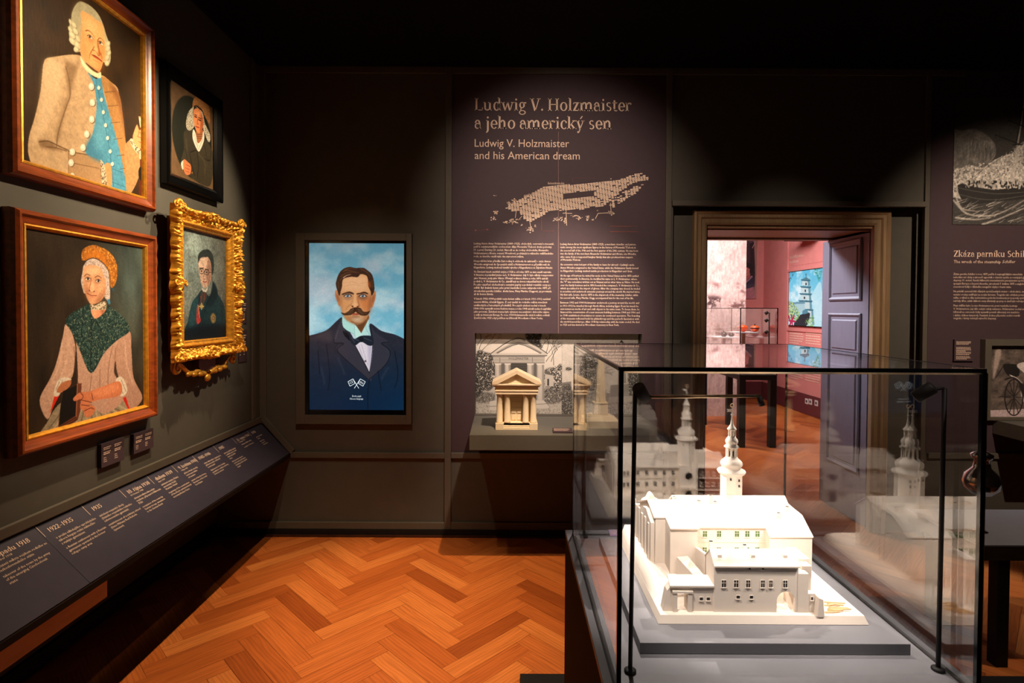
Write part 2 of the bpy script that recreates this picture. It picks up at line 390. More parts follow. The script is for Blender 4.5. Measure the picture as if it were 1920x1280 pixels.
class Paint:
    """colours as sRGB 0..255; points in crop coordinates of the photograph projected on to the picture's plane"""
    def __init__(s, W, H, conv, bg):
        s.W, s.H, s.conv = W, H, conv; s.im = np.zeros((H, W, 3)); s.im[:] = bg; s.crop(0, 0, 1)
    def crop(s, x0, y0, k): s.c = (x0, y0, k); return s
    def P(s, p):
        u, v = s.conv(s.c[0]+p[0]/s.c[2], s.c[1]+p[1]/s.c[2]); return (u*(s.W-1), (1-v)*(s.H-1))
    def k(s, p):
        a = s.P(p); b = s.P((p[0]+1, p[1])); c = s.P((p[0], p[1]+1)); return math.sqrt(abs((b[0]-a[0])*(c[1]-a[1])-(b[1]-a[1])*(c[0]-a[0])))
    def comp(s, mask, col, alpha=1):
        m = (np.clip(mask, 0, 1)*alpha)[..., None]; s.im = s.im*(1-m)+np.asarray(col, float)*m if not callable(col) else s.im*(1-m)+col(s.im)*m
        return s
    def mask(s, pts, smooth=True, soft=.7):
        q = [s.P(p) for p in pts]
        if smooth:
            n = len(q); o = []
            for i in range(n):
                a, b, c, d = [np.array(q[(i+j) % n]) for j in (-1, 0, 1, 2)]
                for t in (0, .2, .4, .6, .8):
                    o.append(.5*(2*b+(c-a)*t+(2*a-5*b+4*c-d)*t*t+(3*b-3*c+d-a)*t**3))
            q = o
        q = np.array(q); m = np.zeros((s.H, s.W)); pad = 2
        x0 = max(0, int(q[:, 0].min())-pad); x1 = min(s.W, int(q[:, 0].max())+pad+1); y0 = max(0, int(q[:, 1].min())-pad); y1 = min(s.H, int(q[:, 1].max())+pad+1)
        if x1 <= x0 or y1 <= y0: return m
        X = np.arange(x0, x1)[None]; Y = np.arange(y0, y1)[:, None]; ins = np.zeros((y1-y0, x1-x0), bool)
        for i in range(len(q)):
            ax, ay = q[i]; bx_, by = q[(i+1) % len(q)]
            if ay == by: continue
            c = ((ay > Y) != (by > Y)); xx = ax+(Y-ay)*(bx_-ax)/(by-ay)
            ins ^= c & (X < xx)
        m[y0:y1, x0:x1] = ins
        return blur(m, soft)
    def fill(s, pts, col, alpha=1, smooth=True, soft=.7, tex=0, scale=6):
        m = s.mask(pts, smooth, soft)
        if tex:
            n = noise(s.H, s.W, scale)-.5; c = np.asarray(col, float)[None, None]*(1+tex*2*n[..., None])
            mm = m[..., None]*alpha; s.im = s.im*(1-mm)+c*mm
        else: s.comp(m, col, alpha)
        return s
    def line(s, pts, w, col, alpha=1, w1=None, soft=.4):
        kk = s.k(pts[len(pts)//2]); q = [np.array(s.P(p)) for p in pts]
        if len(q) > 2:
            o = []; n = len(q)
            for i in range(n-1):
                a, b, c, d = q[max(i-1, 0)], q[i], q[i+1], q[min(i+2, n-1)]
                for t in (0, .25, .5, .75): o.append(.5*(2*b+(c-a)*t+(2*a-5*b+4*c-d)*t*t+(3*b-3*c+d-a)*t**3))
            q = o+[q[-1]]
        m = np.zeros((s.H, s.W)); w0 = w*kk; w1 = w0 if w1 is None else w1*kk; n = len(q)-1
        for i in range(n):
            a, b = q[i], q[i+1]; ww = (w0+(w1-w0)*(i+.5)/n)/2; pad = ww+2
            x0 = max(0, int(min(a[0], b[0])-pad)); x1 = min(s.W, int(max(a[0], b[0])+pad)+1); y0 = max(0, int(min(a[1], b[1])-pad)); y1 = min(s.H, int(max(a[1], b[1])+pad)+1)
            if x1 <= x0 or y1 <= y0: continue
            X = np.arange(x0, x1)[None]; Y = np.arange(y0, y1)[:, None]; d = b-a; L = max(1e-9, d @ d)
            t = np.clip(((X-a[0])*d[0]+(Y-a[1])*d[1])/L, 0, 1); ds = np.hypot(X-a[0]-t*d[0], Y-a[1]-t*d[1])
            m[y0:y1, x0:x1] = np.maximum(m[y0:y1, x0:x1], np.clip(ww-ds+.5, 0, 1)*min(1, 2*ww+.3))
        return s.comp(blur(m, soft) if soft > .3 else m, col, alpha)
    def ell(s, c, rx, ry, col, alpha=1, rot=0, soft=.6):
        a = math.radians(rot); pts = [(c[0]+rx*math.cos(t)*math.cos(a)-ry*math.sin(t)*math.sin(a), c[1]+rx*math.cos(t)*math.sin(a)+ry*math.sin(t)*math.cos(a)) for t in np.linspace(0, 2*PI, 16, endpoint=False)]
        return s.fill(pts, col, alpha, True, soft)
    def lines(s, ps, w, col, alpha=1, w1=None, **k):
        for p in ps: s.line(p, w, col, alpha, w1, **k)
        return s
    def speck(s, mask, col, thr, scale=2, alpha=1):
        n = noise(s.H, s.W, scale, 2); return s.comp(mask*np.clip((n-thr)*8, 0, 1), col, alpha)
    def grain(s, amp=.08, scale=5, **k):
        s.im = np.clip(s.im*(1+amp*2*(noise(s.H, s.W, scale, **k)[..., None]-.5)), 0, 255); return s
    def out(s): return lin(np.clip(s.im, 0, 255))

def curve(*p): return list(p)
SKIN = (214, 150, 100)
def paint_wig_man(p):
    H, W = p.H, p.W
    p.im[:] = (48, 30, 10); n = noise(H, W, 90, 4, seed=3)[..., None]; p.im = p.im*(.55+.9*n)
    A = (0, 0, 3.1226); F1 = (130, 0, 8.533)
    p.crop(*A)
    coat = [(472, 325), (300, 335), (258, 360), (246, 450), (236, 540), (205, 680), (170, 800), (166, 900), (200, 975), (300, 1015), (420, 1055), (600, 1102), (650, 1105), (742, 1145), (792, 1085), (832, 960), (812, 880), (770, 818), (735, 838), (722, 700), (700, 600), (690, 520), (650, 480), (595, 440), (560, 470), (520, 430)]
    p.fill(coat, (188, 156, 118), tex=.1, scale=14)
    p.fill([(590, 450), (650, 480), (700, 560), (722, 700), (740, 860), (760, 1000), (740, 1140), (700, 900), (650, 700), (610, 540)], (165, 118, 66), tex=.1)
    p.fill([(640, 490), (690, 530), (720, 640), (735, 820), (700, 640), (660, 540)], (110, 62, 30), .6, soft=5)
    p.fill([(380, 360), (440, 380), (470, 340), (430, 480), (405, 570), (370, 700), (340, 830), (330, 780), (380, 600), (400, 540)], (118, 88, 58), .65, soft=4)
    p.fill([(255, 380), (330, 350), (370, 420), (330, 600), (260, 760), (200, 850), (190, 800), (230, 640)], (220, 190, 150), .6, soft=7)
    p.fill([(230, 820), (300, 830), (340, 870), (400, 880), (330, 880), (240, 860)], (112, 82, 52), .7, soft=3)
    p.line([(230, 830), (280, 826), (335, 850), (400, 880)], 8, (95, 68, 42), .8); p.line([(270, 858), (330, 866), (390, 884)], 6, (100, 70, 45), .7)
    p.line([(330, 860), (345, 760), (390, 620), (410, 560), (405, 470), (385, 390)], 7, (110, 82, 54), .7)
    p.fill([(400, 885), (590, 915), (600, 1098), (400, 1048)], (158, 122, 84), .8, False); p.lines([[(400, 885), (590, 918)], [(400, 885), (400, 1048)], [(430, 955), (580, 985)], [(430, 892), (570, 918)]], 3.5, (100, 72, 44), .8)
    vest = [(515, 425), (560, 462), (590, 450), (606, 540), (640, 660), (680, 800), (720, 970), (738, 1138), (650, 1112), (625, 1050), (600, 950), (500, 892), (540, 790), (560, 690), (565, 600), (548, 490)]
    p.fill(vest, (72, 138, 166), tex=.14, scale=8)
    p.fill([(540, 790), (600, 950), (500, 892)], (52, 110, 140), .6, soft=4); p.fill([(570, 640), (600, 660), (620, 800), (580, 880), (545, 850)], (95, 160, 185), .5, soft=5)
    p.line([(560, 470), (590, 600), (620, 760), (645, 900), (665, 1100)], 3, (35, 80, 105), .8); p.lines([[(560, 500), (540, 490)], [(650, 985), (720, 1010)], [(640, 1060), (735, 1095)]], 3, (40, 88, 112), .8)
    for i, y in enumerate((540, 622, 720, 815, 912, 990)): p.line([(612+i*18, y), (680+i*12, y-6)], 3, (92, 60, 32), .8)
    p.fill([(612, 965), (650, 968), (654, 1085), (625, 1070)], (208, 138, 88))
    p.fill([(588, 935), (610, 965), (622, 1020), (622, 1098), (598, 1100), (594, 1000)], (196, 180, 150)); p.speck(p.mask([(588, 935), (622, 1020), (622, 1098), (598, 1100)]), (70, 56, 40), .52, 3, .8)
    for c in ((535, 507), (541, 600), (537, 698), (508, 785), (486, 863), (424, 889), (416, 952), (423, 1033)):
        p.ell((c[0]+4, c[1]+4), 17, 22, (96, 68, 42), .8); p.ell(c, 16, 21, (214, 206, 184)); p.ell((c[0]-3, c[1]-5), 8, 10, (240, 234, 216), .8, soft=1.2)
    for c in ((578, 514), (594, 584), (605, 657), (618, 733), (630, 808), (645, 886), (658, 960)):
        p.ell((c[0]+3, c[1]+3), 10, 13, (30, 70, 95), .7); p.ell(c, 9, 12, (214, 210, 190))
    # right arm, hand and cane
    p.fill([(735, 845), (770, 820), (812, 880), (832, 955), (795, 1080), (745, 1135), (735, 1000), (728, 900)], (168, 128, 82), tex=.12)
    p.fill([(820, 745), (838, 750), (842, 980), (832, 1160), (815, 1150), (820, 950)], (86, 30, 18)); p.ell((828, 1015), 18, 42, (14, 12, 12)); p.fill([(815, 880), (842, 885), (838, 935), (815, 930)], (188, 174, 140), smooth=False)
    p.fill([(760, 822), (775, 812), (800, 845), (822, 880), (806, 898), (780, 868)], (206, 190, 158)); p.speck(p.mask([(760, 822), (800, 845), (822, 880), (806, 898)]), (90, 72, 50), .5, 3)
    p.fill([(803, 728), (785, 770), (777, 810), (795, 850), (825, 872), (848, 880), (860, 845), (864, 775), (848, 752), (815, 760)], (218, 150, 98)); p.lines([[(812, 775), (862, 785)], [(808, 800), (860, 818)], [(812, 828), (856, 850)], [(803, 730), (815, 760), (806, 800)]], 4, (140, 78, 42), .85)
    p.fill([(812, 680), (843, 686), (838, 750), (820, 745)], (222, 206, 164), smooth=False); p.line([(812, 684), (843, 690)], 5, (150, 130, 90))
    # head
    p.crop(*F1)
    p.fill([(180, 22), (100, 80), (45, 190), (25, 330), (0, 420), (5, 640), (80, 730), (70, 790), (110, 830), (180, 830), (300, 850), (560, 1000), (590, 1055), (635, 1030), (660, 950), (655, 760), (620, 640), (590, 560), (545, 400), (460, 220), (330, 90)], (172, 164, 132), tex=.1, scale=10)
    p.fill([(60, 200), (110, 90), (190, 60), (190, 400), (180, 600), (120, 460), (50, 330)], (150, 142, 112), .7, soft=6)
    for c, rx, ry, r in (((15, 350), 22, 55, -15), ((75, 400), 34, 60, -35), ((15, 470), 30, 60, -30), ((95, 500), 38, 70, -35), ((45, 560), 40, 75, -35), ((140, 620), 34, 65, -30), ((50, 660), 42, 80, -40), ((130, 720), 42, 80, -35), ((110, 790), 45, 45, 0), ((625, 700), 28, 50, 20), ((615, 780), 34, 50, 30), ((635, 850), 28, 45, 25), ((605, 920), 34, 50, 30), ((600, 1010), 38, 45, 0)):
        p.ell((c[0]+6, c[1]+9), rx, ry, (108, 98, 70), .7, r); p.ell(c, rx*.9, ry*.9, (188, 178, 142), 1, r, 1); p.ell((c[0]-6, c[1]-12), rx*.45, ry*.5, (212, 204, 168), .7, r, 2)
    face = [(188, 182), (330, 240), (430, 320), (505, 355), (552, 470), (575, 760), (572, 880), (545, 980), (490, 1142), (430, 1128), (340, 1060), (250, 985), (190, 890), (180, 800), (188, 600), (205, 400)]
    p.fill(face, (224, 158, 98))
    p.fill([(250, 300), (400, 330), (450, 450), (420, 560), (330, 520), (250, 480)], (236, 176, 120), .7, soft=9)
    p.fill([(190, 400), (240, 500), (240, 760), (300, 960), (200, 880), (185, 700)], (190, 116, 60), .55, soft=7); p.fill([(480, 760), (560, 740), (560, 930), (500, 1100), (450, 1040), (520, 900)], (188, 106, 50), .7, soft=8)
    p.fill([(220, 680), (330, 720), (340, 830), (290, 880), (220, 800)], (226, 134, 76), .5, soft=8); p.fill([(250, 975), (340, 1050), (440, 1120), (500, 1110), (480, 1150), (380, 1110)], (140, 76, 36), .7, soft=4)
    p.line([(262, 492), (310, 488), (365, 540), (402, 592)], 16, (120, 66, 32), .9, 8); p.line([(455, 648), (480, 610), (520, 622), (562, 690)], 13, (120, 66, 32), .9, 8)
    p.ell((345, 640), 60, 45, (176, 96, 50), .6, 35, 5); p.ell((338, 596), 48, 20, (226, 200, 168), 1, 38); p.ell((328, 588), 19, 21, (60, 48, 34), 1, 0); p.line([(285, 572), (330, 562), (378, 620)], 9, (70, 36, 20)); p.line([(300, 600), (345, 622), (375, 640)], 5, (130, 66, 34), .8)
    p.ell((505, 690), 44, 19, (222, 194, 160), 1, 40); p.ell((495, 684), 18, 20, (60, 50, 38)); p.line([(462, 665), (500, 660), (548, 712)], 9, (72, 38, 20)); p.line([(470, 690), (500, 722), (545, 745)], 6, (130, 66, 34), .8)
    p.fill([(455, 640), (475, 750), (505, 880), (470, 890), (450, 800)], (150, 78, 36), .8, soft=2.5); p.line([(452, 640), (464, 740), (480, 830), (500, 880)], 9, (104, 50, 24), .9)
    p.line([(400, 745), (372, 790), (350, 830), (340, 860)], 12, (138, 70, 34), .9); p.line([(372, 800), (420, 815), (455, 880), (480, 885)], 10, (118, 58, 28)); p.ell((430, 790), 26, 50, (240, 176, 116), .7, -15, 3)
    p.line([(345, 830), (325, 880), (322, 930)], 12, (150, 84, 40), .7); p.line([(505, 850), (520, 900), (520, 940)], 10, (110, 54, 26), .8)
    p.fill([(365, 878), (400, 878), (450, 912), (520, 968), (522, 990), (470, 958), (400, 918)], (160, 62, 38)); p.line([(355, 876), (410, 892), (470, 930), (522, 985)], 9, (96, 36, 20)); p.line([(380, 950), (440, 985), (480, 1010)], 10, (150, 84, 42), .5)
    p.fill([(184, 900), (260, 1010), (350, 1105), (440, 1165), (502, 1150), (502, 1240), (440, 1240), (330, 1180), (240, 1090), (188, 985)], (226, 208, 168)); p.line([(190, 920), (260, 1020), (350, 1110), (440, 1165), (500, 1150)], 10, (150, 120, 78), .7)
    p.grain(.1, 4)
def paint_old_woman(p):
    H, W = p.H, p.W; x = np.linspace(0, 1, W)[None, :, None]; y = np.linspace(0, 1, H)[:, None, None]
    g = np.clip((x-.45)*2.6, 0, 1)*np.clip(1.35-y*1.4, 0, 1)
    p.im = np.array((42, 31, 20.))*(1-g)+np.array((62, 74, 70.))*g; p.im = p.im*(.6+.8*noise(H, W, 50, 5, 1, 2.5, seed=5)[..., None])
    B = (0, 380, 2.5613); F2 = (130, 440, 8); p.crop(*B)
    p.fill([(175, 1150), (225, 1055), (300, 955), (450, 930), (560, 900), (640, 985), (690, 1003), (560, 1045), (400, 1090), (300, 1120)], (136, 122, 100), tex=.15)
    for i in range(16): a = 230+i*29; p.line([(420+(a-420)*.45, 950+i % 3*10), (a-20, 1120-i*7)], 7, (178, 162, 136) if i % 2 else (90, 78, 62), .6, 10)
    P_ = (168, 132, 114)
    p.fill([(322, 585), (360, 640), (372, 800), (378, 900), (430, 960), (505, 1012), (600, 935), (560, 850), (556, 700), (618, 622), (560, 600), (440, 640)], P_, tex=.08)
    p.fill([(316, 582), (300, 650), (270, 770), (240, 845), (190, 948), (228, 1040), (262, 960), (298, 868), (350, 832), (364, 720), (348, 630)], (176, 140, 120), tex=.08)
    p.fill([(555, 690), (622, 617), (632, 720), (642, 840), (684, 938), (625, 998), (598, 940), (572, 858), (546, 812)], (160, 124, 106), tex=.08)
    p.lines([[(355, 690), (366, 800), (378, 900)], [(440, 830), (432, 900), (425, 950)], [(556, 700), (552, 800), (575, 860)], [(480, 800), (480, 900)], [(540, 690), (520, 800), (520, 900)]], 6, (128, 94, 78), .7)
    p.lines([[(300, 660), (285, 780), (250, 850)], [(330, 660), (320, 760), (290, 840)], [(600, 660), (610, 780), (640, 870)], [(350, 810), (300, 850), (260, 860)], [(560, 830), (610, 860)]], 8, (200, 168, 148), .5, soft=1.5)
    p.fill([(500, 1005), (520, 940), (560, 930), (600, 930), (560, 975)], (170, 130, 112), smooth=False)
    p.fill([(240, 1012), (262, 925), (288, 918), (262, 970)], (190, 36, 22), smooth=False); p.fill([(590, 938), (604, 930), (624, 996), (612, 985)], (180, 34, 22), smooth=False)
    p.fill([(365, 700), (348, 835), (300, 870), (330, 880), (372, 870)], (40, 28, 20), .8); p.fill([(555, 760), (548, 815), (572, 850), (560, 800)], (36, 26, 18), .8)
    p.fill([(258, 922), (272, 865), (300, 838), (345, 848), (310, 868), (284, 925)], (196, 184, 168)); p.fill([(556, 852), (588, 838), (612, 902), (580, 928)], (196, 184, 168))
    p.lines([[(268, 900), (285, 860)], [(280, 905), (300, 855)], [(570, 860), (590, 915)], [(582, 850), (604, 905)]], 3, (120, 104, 90), .8)
    p.fill([(272, 905), (296, 866), (340, 852), (336, 880), (300, 910)], (160, 98, 66))
    # book
    p.fill([(300, 908), (372, 868), (392, 866), (386, 1000), (374, 1042), (290, 1098), (278, 1088), (286, 1010)], (92, 50, 34), smooth=False); p.fill([(302, 905), (370, 872), (362, 1022), (284, 1072), (288, 1000)], (20, 17, 15), smooth=False)
    p.lines([[(280, 1080), (366, 1030)], [(286, 1090), (372, 1038)]], 4, (52, 26, 18)); p.line([(372, 872), (366, 1025)], 5, (150, 92, 62), .8)
    # hands
    p.fill([(575, 858), (500, 880), (430, 905), (382, 912), (352, 938), (358, 952), (388, 945), (384, 985), (400, 1000), (412, 1030), (442, 1020), (458, 985), (430, 962), (480, 945), (578, 922)], (182, 108, 74)); p.fill([(560, 868), (480, 895), (440, 912), (480, 930), (565, 900)], (206, 134, 96), .6, soft=4)
    p.lines([[(384, 945), (440, 958)], [(392, 970), (428, 975)], [(404, 1000), (436, 985), (450, 990)], [(388, 912), (400, 930), (390, 945)], [(440, 915), (446, 945)]], 4, (96, 44, 28), .85)
    # shawl
    sh = [(432, 488), (380, 508), (332, 540), (314, 575), (345, 622), (380, 700), (437, 818), (500, 722), (560, 662), (622, 615), (602, 560), (560, 520), (515, 492), (500, 520), (455, 548)]
    p.fill(sh, (22, 42, 40), tex=.25); m = p.mask(sh); p.speck(m, (128, 140, 118), .62, 3, .75); p.speck(m, (60, 84, 78), .56, 5, .6)
    p.lines([[(440, 560), (437, 660), (436, 800)], [(455, 552), (500, 640)], [(400, 540), (390, 640)]], 4, (8, 18, 18), .8)
    p.crop(*F2)
    p.fill([(330, 1100), (545, 1100), (490, 1195), (378, 1255)], (196, 132, 98)); p.fill([(330, 1100), (420, 1130), (400, 1180), (378, 1255)], (216, 154, 118), .6, soft=3); p.fill([(460, 1130), (545, 1100), (500, 1190)], (130, 76, 52), .7, soft=3)
    cap = [(188, 370), (190, 250), (260, 180), (380, 152), (480, 190), (580, 240), (660, 330), (712, 450), (718, 600), (690, 735), (632, 800), (600, 700), (582, 530), (480, 395), (360, 345), (240, 385)]
    p.fill(cap, (156, 94, 30), tex=.2, scale=5); m = p.mask(cap); p.speck(m, (224, 160, 76), .58, 4, .7); p.speck(m, (110, 60, 18), .6, 3, .8)
    p.fill([(240, 370), (300, 260), (420, 230), (520, 330), (560, 460), (470, 380), (360, 330)], (186, 106, 28), .7, soft=4)
    bon = [(360, 352), (262, 388), (214, 460), (198, 560), (175, 690), (200, 810), (245, 880), (420, 760), (545, 960), (605, 980), (608, 700), (582, 530), (480, 408)]
    p.fill(bon, (186, 170, 162)); p.speck(p.mask(bon), (128, 108, 100), .54, 3, .7); p.line([(215, 450), (262, 385), (360, 350), (480, 402), (580, 525), (606, 700), (606, 790)], 9, (30, 22, 20))
    face = [(222, 490), (300, 452), (400, 462), (480, 505), (512, 600), (548, 700), (546, 830), (520, 925), (470, 992), (400, 1032), (330, 1042), (290, 1000), (250, 910), (215, 770), (204, 640), (212, 560)]
    p.fill(face, (190, 140, 104)); p.fill([(240, 500), (400, 480), (470, 540), (380, 600), (330, 600), (240, 570)], (226, 178, 140), .7, soft=6)
    p.fill([(215, 740), (300, 830), (290, 900), (300, 1010), (250, 910)], (150, 92, 60), .7, soft=5); p.fill([(400, 980), (470, 900), (530, 800), (545, 840), (470, 1000), (400, 1035)], (140, 86, 58), .8, soft=5); p.fill([(420, 740), (500, 740), (500, 830), (440, 860)], (222, 160, 122), .6, soft=6)
    p.lines([[(228, 620), (262, 590), (312, 610)], [(385, 640), (430, 615), (480, 648)]], 14, (110, 70, 48), .85); p.ell((280, 664), 46, 34, (150, 100, 72), .7, 0, 3); p.ell((432, 694), 48, 34, (150, 100, 72), .7, 0, 3)
    for c in ((278, 660), (434, 692)):
        p.ell(c, 34, 20, (220, 204, 190)); p.ell((c[0]+2, c[1]), 18, 19, (34, 24, 22)); p.line([(c[0]-38, c[1]-2), (c[0], c[1]-24), (c[0]+36, c[1])], 8, (56, 32, 24)); p.ell((c[0]-5, c[1]-6), 4, 4, (230, 220, 210))
    p.lines([[(245, 690), (290, 700), (318, 685)], [(400, 720), (440, 728), (470, 712)]], 6, (140, 90, 64), .8)
    p.line([(330, 640), (322, 720), (300, 800), (296, 835), (340, 862), (388, 842)], 9, (128, 76, 52), .9); p.fill([(345, 690), (372, 780), (372, 840), (330, 850), (322, 790)], (226, 174, 138), .8, soft=3); p.ell((300, 835), 10, 8, (80, 40, 28)); p.ell((372, 850), 12, 8, (88, 46, 32))
    p.line([(268, 880), (295, 893), (340, 912), (410, 912)], 12, (132, 60, 46)); p.line([(300, 925), (350, 942), (395, 935)], 10, (188, 116, 90), .8); p.lines([[(452, 870), (462, 930)], [(490, 830), (470, 880), (455, 900)], [(260, 850), (255, 880)]], 7, (136, 84, 58), .7)
    ruf = [(312, 1045), (400, 1055), (470, 1012), (548, 1005), (548, 1110), (440, 1128), (340, 1120)]
    p.fill(ruf, (184, 170, 146)); p.speck(p.mask(ruf), (84, 70, 54), .52, 3, .9); p.fill([(570, 985), (600, 965), (618, 1030), (590, 1040)], (62, 112, 140)); p.fill([(650, 800), (680, 810), (665, 845), (640, 830)], (40, 72, 90), .8)
    p.grain(.14, 3)
def paint_lace_woman(p):
    H, W = p.H, p.W; p.im[:] = (96, 72, 48); p.grain(.15, 20)
    y, x = np.mgrid[0:H, 0:W]; d = np.hypot((x/W-.5)/.47, (y/H-.5)/.47); p.comp(blur(np.clip((1-d)*30, 0, 1), 1), (24, 26, 18)); p.comp(np.clip(1-d*1.6, 0, 1), (48, 50, 30), .6)
    p.crop(290, 100, 4.267)
    p.fill([(236, 630), (305, 618), (340, 770), (400, 690), (432, 722), (468, 800), (472, 900), (445, 1055), (370, 1045), (300, 995), (212, 890), (235, 760)], (52, 46, 34), tex=.15)
    p.lines([[(280, 800), (300, 900), (320, 980)], [(400, 740), (420, 840), (440, 860)], [(340, 780), (350, 900), (340, 1000)], [(285, 790), (330, 775)], [(240, 760), (262, 840)], [(450, 780), (440, 860), (400, 840)]], 6, (20, 18, 12), .8); p.lines([[(350, 800), (400, 870), (400, 960)], [(250, 680), (258, 780)]], 10, (84, 76, 56), .5, soft=2)
    hat = [(303, 430), (310, 370), (340, 346), (392, 368), (430, 420), (444, 480), (440, 565), (402, 505), (360, 440), (320, 424)]
    p.fill(hat, (142, 94, 52), tex=.2, scale=3); p.speck(p.mask(hat), (196, 146, 92), .56, 2, .7)
    p.fill([(318, 420), (350, 425), (392, 480), (392, 600), (320, 600), (310, 480)], (26, 18, 12))
    for fl in ([(312, 428), (272, 466), (252, 540), (256, 600), (285, 618), (312, 592), (320, 560), (306, 480)], [(328, 428), (382, 470), (402, 560), (440, 640), (444, 700), (426, 704), (400, 640), (388, 600), (380, 500), (350, 440)]):
        p.fill(fl, (186, 178, 158)); p.speck(p.mask(fl), (84, 76, 60), .52, 2, .85)
    p.fill([(314, 450), (350, 440), (376, 480), (389, 540), (386, 590), (360, 640), (336, 628), (318, 572), (310, 510)], (204, 126, 78)); p.fill([(372, 480), (389, 540), (386, 590), (360, 640), (366, 560)], (150, 78, 44), .8, soft=2); p.fill([(330, 470), (360, 470), (350, 500), (325, 500)], (226, 152, 100), .7, soft=2)
    p.lines([[(320, 492), (336, 496)], [(352, 514), (372, 524)]], 6, (70, 36, 20)); p.lines([[(321, 506), (337, 511)], [(352, 530), (370, 539)]], 7, (40, 22, 14)); p.line([(346, 520), (340, 560), (350, 565)], 5, (130, 64, 36)); p.line([(330, 584), (342, 590), (354, 594)], 7, (150, 44, 30))
    p.fill([(330, 630), (362, 640), (384, 610), (388, 680), (350, 720)], (150, 92, 56)); p.lines([[(335, 650), (380, 648)], [(336, 665), (378, 664)], [(340, 680), (374, 680)]], 4, (90, 52, 28), .8)
    p.fill([(308, 608), (328, 640), (345, 716), (375, 690), (390, 620), (396, 690), (362, 778), (340, 772), (304, 682)], (216, 206, 190)); p.lines([[(315, 640), (340, 730), (350, 770)], [(390, 650), (370, 720), (352, 770)], [(318, 680), (342, 750)], [(385, 690), (360, 745)]], 3, (140, 128, 110), .8)
    p.fill([(210, 880), (234, 852), (242, 880), (226, 932)], (206, 190, 172)); p.fill([(234, 848), (265, 868), (290, 900), (286, 962), (255, 972), (236, 942), (228, 900)], (196, 112, 70)); p.lines([[(250, 890), (284, 905)], [(244, 915), (280, 930)], [(246, 940), (276, 952)]], 4, (120, 58, 34), .85); p.ell((300, 955), 5, 6, (150, 110, 50)); p.ell((302, 1030), 5, 6, (150, 110, 50))
    p.grain(.12, 3)
def paint_medal_man(p):
    H, W = p.H, p.W; x = np.linspace(0, 1, W)[None, :, None]; y = np.linspace(0, 1, H)[:, None, None]
    g = np.clip(1-np.hypot((x-.35)*1.3, (y-.3)*1.1), 0, 1); p.im = np.array((70, 68, 62.))*(1-g)+np.array((136, 156, 154.))*g; p.im *= (.7+.6*noise(H, W, 30, 5, seed=9)[..., None])  # background lightened, painting the sheen on the canvas into its colour
    p.crop(300, 370, 3.46)
    p.fill([(275, 600), (240, 640), (205, 690), (182, 800), (165, 850), (138, 968), (425, 948), (428, 800), (412, 690), (372, 620), (340, 540), (346, 600), (320, 640)], (24, 50, 58), tex=.15)
    p.fill([(150, 850), (430, 830), (430, 950), (138, 968)], (10, 14, 22), .8, soft=8); p.fill([(345, 545), (375, 620), (340, 700), (300, 690), (330, 620)], (14, 32, 40), .9, soft=2); p.fill([(205, 690), (240, 650), (262, 690), (240, 800), (190, 840)], (44, 84, 94), .5, soft=6)
    p.lines([[(276, 610), (250, 680), (245, 760)], [(345, 600), (310, 680), (280, 780), (275, 900)], [(400, 700), (405, 800)]], 5, (6, 20, 26), .8)
    hair = [(246, 420), (250, 370), (278, 342), (318, 340), (346, 385), (348, 470), (336, 505), (300, 480), (262, 440)]
    p.fill(hair, (44, 52, 52), tex=.2)
    p.fill([(252, 412), (268, 392), (288, 386), (312, 388), (330, 430), (332, 520), (316, 568), (290, 588), (270, 566), (258, 510), (250, 460)], (196, 166, 148)); p.fill([(310, 400), (332, 440), (332, 520), (310, 575), (304, 520)], (146, 108, 92), .8, soft=3); p.fill([(256, 400), (300, 395), (300, 440), (258, 450)], (214, 186, 166), .7, soft=3)
    p.fill([(252, 415), (268, 380), (290, 388), (318, 386), (330, 420), (324, 370), (290, 350), (260, 365)], (46, 52, 50))
    p.lines([[(256, 460), (282, 458)], [(292, 466), (316, 470)]], 5, (70, 52, 44)); p.ell((270, 478), 6, 5, (50, 40, 38)); p.ell((303, 485), 6, 5, (50, 40, 38))
    for c in ((270, 479), (303, 486)): p.line([(c[0]+15*math.cos(t), c[1]+16*math.sin(t)) for t in np.linspace(0, 2*PI, 13)], 3, (34, 32, 34))
    p.line([(284, 480), (290, 482)], 3, (34, 32, 34)); p.line([(317, 486), (334, 488)], 3, (34, 32, 34)); p.line([(288, 490), (282, 525), (294, 530)], 4, (140, 98, 80)); p.line([(278, 545), (290, 549), (302, 546)], 5, (150, 70, 62))
    p.fill([(272, 588), (292, 600), (312, 580), (300, 612), (280, 612)], (206, 204, 196)); p.fill([(268, 612), (300, 618), (304, 640), (284, 690), (268, 690), (262, 640)], (66, 58, 54)); p.lines([[(290, 622), (285, 665)], [(264, 640), (266, 690)]], 5, (150, 66, 54), .8)
    p.fill([(246, 690), (256, 760), (264, 800), (244, 822), (236, 800), (238, 740)], (168, 58, 56)); p.line([(248, 700), (258, 780)], 4, (204, 170, 120))
    for k in range(4): a = k*PI/4; p.line([(270-14*math.cos(a), 706-18*math.sin(a)), (270+14*math.cos(a), 706+18*math.sin(a))], 6 if k % 2 == 0 else 3, (206, 180, 110))
    for k in range(8): a = k*PI/8; p.line([(345-17*math.cos(a), 783-32*math.sin(a)), (345+17*math.cos(a), 783+32*math.sin(a))], 4, (170, 140, 78))
    p.ell((345, 783), 8, 13, (90, 70, 50)); p.ell((345, 783), 4, 7, (190, 160, 100))
    p.grain(.3, 5)
